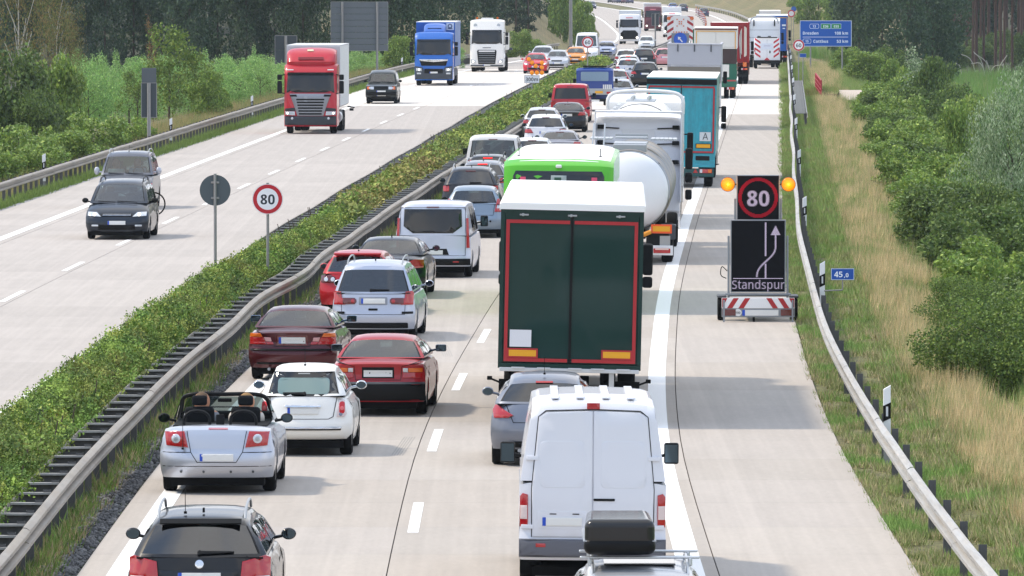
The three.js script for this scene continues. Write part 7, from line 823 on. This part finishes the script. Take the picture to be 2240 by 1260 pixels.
{ // grasses
  const blade = (seed, n, h, spread, wd, lean) => { const r = rng(seed), p = []; for (let i = 0; i < n; i++) { const a = r() * 6.28, x = Math.cos(a) * spread * r(), z = Math.sin(a) * spread * r(), hh = h * (.5 + .7 * r()), lx = (r() - .5) * lean * hh, lz = (r() - .5) * lean * hh, b = r() * 3.14, wx = Math.cos(b) * wd, wz = Math.sin(b) * wd; p.push(x - wx, 0, z - wz, x + wx, 0, z + wz, x + lx, hh, z + lz); } const g = new THREE.BufferGeometry(); g.setAttribute('position', new THREE.Float32BufferAttribute(p, 3)); g.computeVertexNormals(); return g; };
  const sh = blade(1, 12, .11, .11, .007, 1.2), tall = blade(2, 12, .62, .16, .007, .8), m = mat(0xffffff, .85, 0, { side: 2 }), r = rng(44);
  const A = [], D = [], C = [], E = []; const put3 = (M, x, d, s, c, j = .35) => { const k = 1 - j / 2 + j * r(); M.push([x, terr(x, d) + .01, -d, r() * 6.28, s, s * (.7 + .6 * r()), s, c[0] * k, c[1] * k, c[2] * k]); };
  const gr = d => { const t = r() * (1 - .5 * sst(150, 230, d)); return t < .4 ? [.23, .29, .08] : t < .75 ? [.33, .33, .14] : [.46, .38, .21]; }, dr = () => { const t = r(); return t < .6 ? [.72, .56, .30] : t < .85 ? [.58, .43, .22] : [.34, .36, .15]; };
  for (let i = 0; i < 46000; i++) { const d = 86 + 520 * Math.pow(r(), 2.1), o = 3.08 + Math.pow(r(), 1.1) * 3.2, n = fbm(o * 1.1, d * .35, 4); if (n < -.07 && o < 4.9) continue; put3(A, xr(d) + o, d, .8 + d / 300 + (o > 4.6 ? .5 : 0), n > .12 ? [.22, .35, .08] : gr(d)); }
  for (let i = 0; i < 52000; i++) { const d = 88 + 500 * Math.pow(r(), 1.8), o = 4.9 + Math.pow(r(), .9) * 5.6, n = fbm(o * .8, d * .22, 7) - .3 * Math.max(0, o - 6.1 - 1.2 * sst(150, 100, d)); if (o < 7 && r() > .75 + 2.2 * n) continue; if (Math.abs(d - 461) < 18 && o < 8.2) continue; put3(D, xr(d) + o, d, .68 + d / 1300, n > -.1 ? dr() : r() < .8 ? [.22, .33, .08] : [.40, .38, .16]); }
  for (let i = 0; i < 15000; i++) { const d = 86 + 260 * Math.pow(r(), 1.7), o = -8.62 - Math.pow(r(), .7) * .85, n = fbm(o * 2, d * .4, 2); if (n < -.1) continue; put3(C, xr(d) + o, d, 1.0 + 1.1 * r() * (n > .1 ? 1.3 : .7), r() < .65 ? [.17, .27, .05] : [.36, .29, .15]); }
  for (let i = 0; i < 900; i++) { const d = 86 + 160 * r(); put3(C, xr(d) - 8.27 - .06 * r(), d, .55, [.2, .27, .06]); }
  for (let i = 0; i < 16000; i++) { const d = 225 + 330 * Math.pow(r(), 1.3), o = 6.42 + Math.pow(r(), 1.3) * 5, q = o > 7.2; put3(q ? E : A, xl(d) - o, d, q ? .7 + d / 1400 : 1.2 + d / 300, q ? (r() < .5 ? [.44, .33, .15] : [.2, .26, .08]) : [.2, .29, .06]); }
  inst('verge_grass', sh, m, A, 'short green and yellowing grass of the verges', 'grass'); inst('dry_grass', tall, m, D, 'tall straw coloured grass on the right verge', 'grass'); inst('median_grass', sh, m, C, 'weedy grass under the median guardrail', 'grass'); inst('bank_grass', tall, m, E, 'tall dry grass behind the left guardrail', 'grass');
  const meadow = []; for (let i = 0; i < 9000; i++) { const d = 470 + 260 * r(), x = 27 + 40 * r(); put3(meadow, x, d, 1.6 + r(), r() < .8 ? [.16, .30, .06] : [.28, .30, .12]); } inst('meadow_grass', tall, m, meadow, 'bright green meadow grass before the right hand pine wood', 'grass');
}
{ const g = thing('dead_branches', 'bleached fallen branches before the pine wood', 'branches'), r = rng(3); for (let i = 0; i < 11; i++) { const a = r() * 3.1, x = (r() - .5) * 5; part('branch', tube([[x, .2, 0], [x + Math.cos(a) * .7, 1 + r(), .1], [x + Math.cos(a) * 1.9, 1.2 + 1.6 * r(), .2]], .035, 8, 5), mat(0xb8b2a8, .9), g); } g.position.set(45.5, terr(45.5, 728), -728); }
{ const g = thing('wire_fence', 'leaning weathered wire fence among the right hand shrubs', 'fence'); for (let i = 0; i < 7; i++) { const x = i * .9; part('post', bar([x, -.3, -i * 5], [x + .08, 1.5, -i * 5], .05), POST, g); } for (const y of [.5, 1.0, 1.4]) part('wire', bar([0, y, 0], [5.4, y, -30], .012), POST, g); part('leaning_strip', B(.1, 1.6, .02, .2, .6, .1, 0, 0, -.2), mat(0xc4ccd2, .6), g); g.position.set(17.4, terr(17.4, 290) + .1, -290); }
renderer.render(scene, camera);
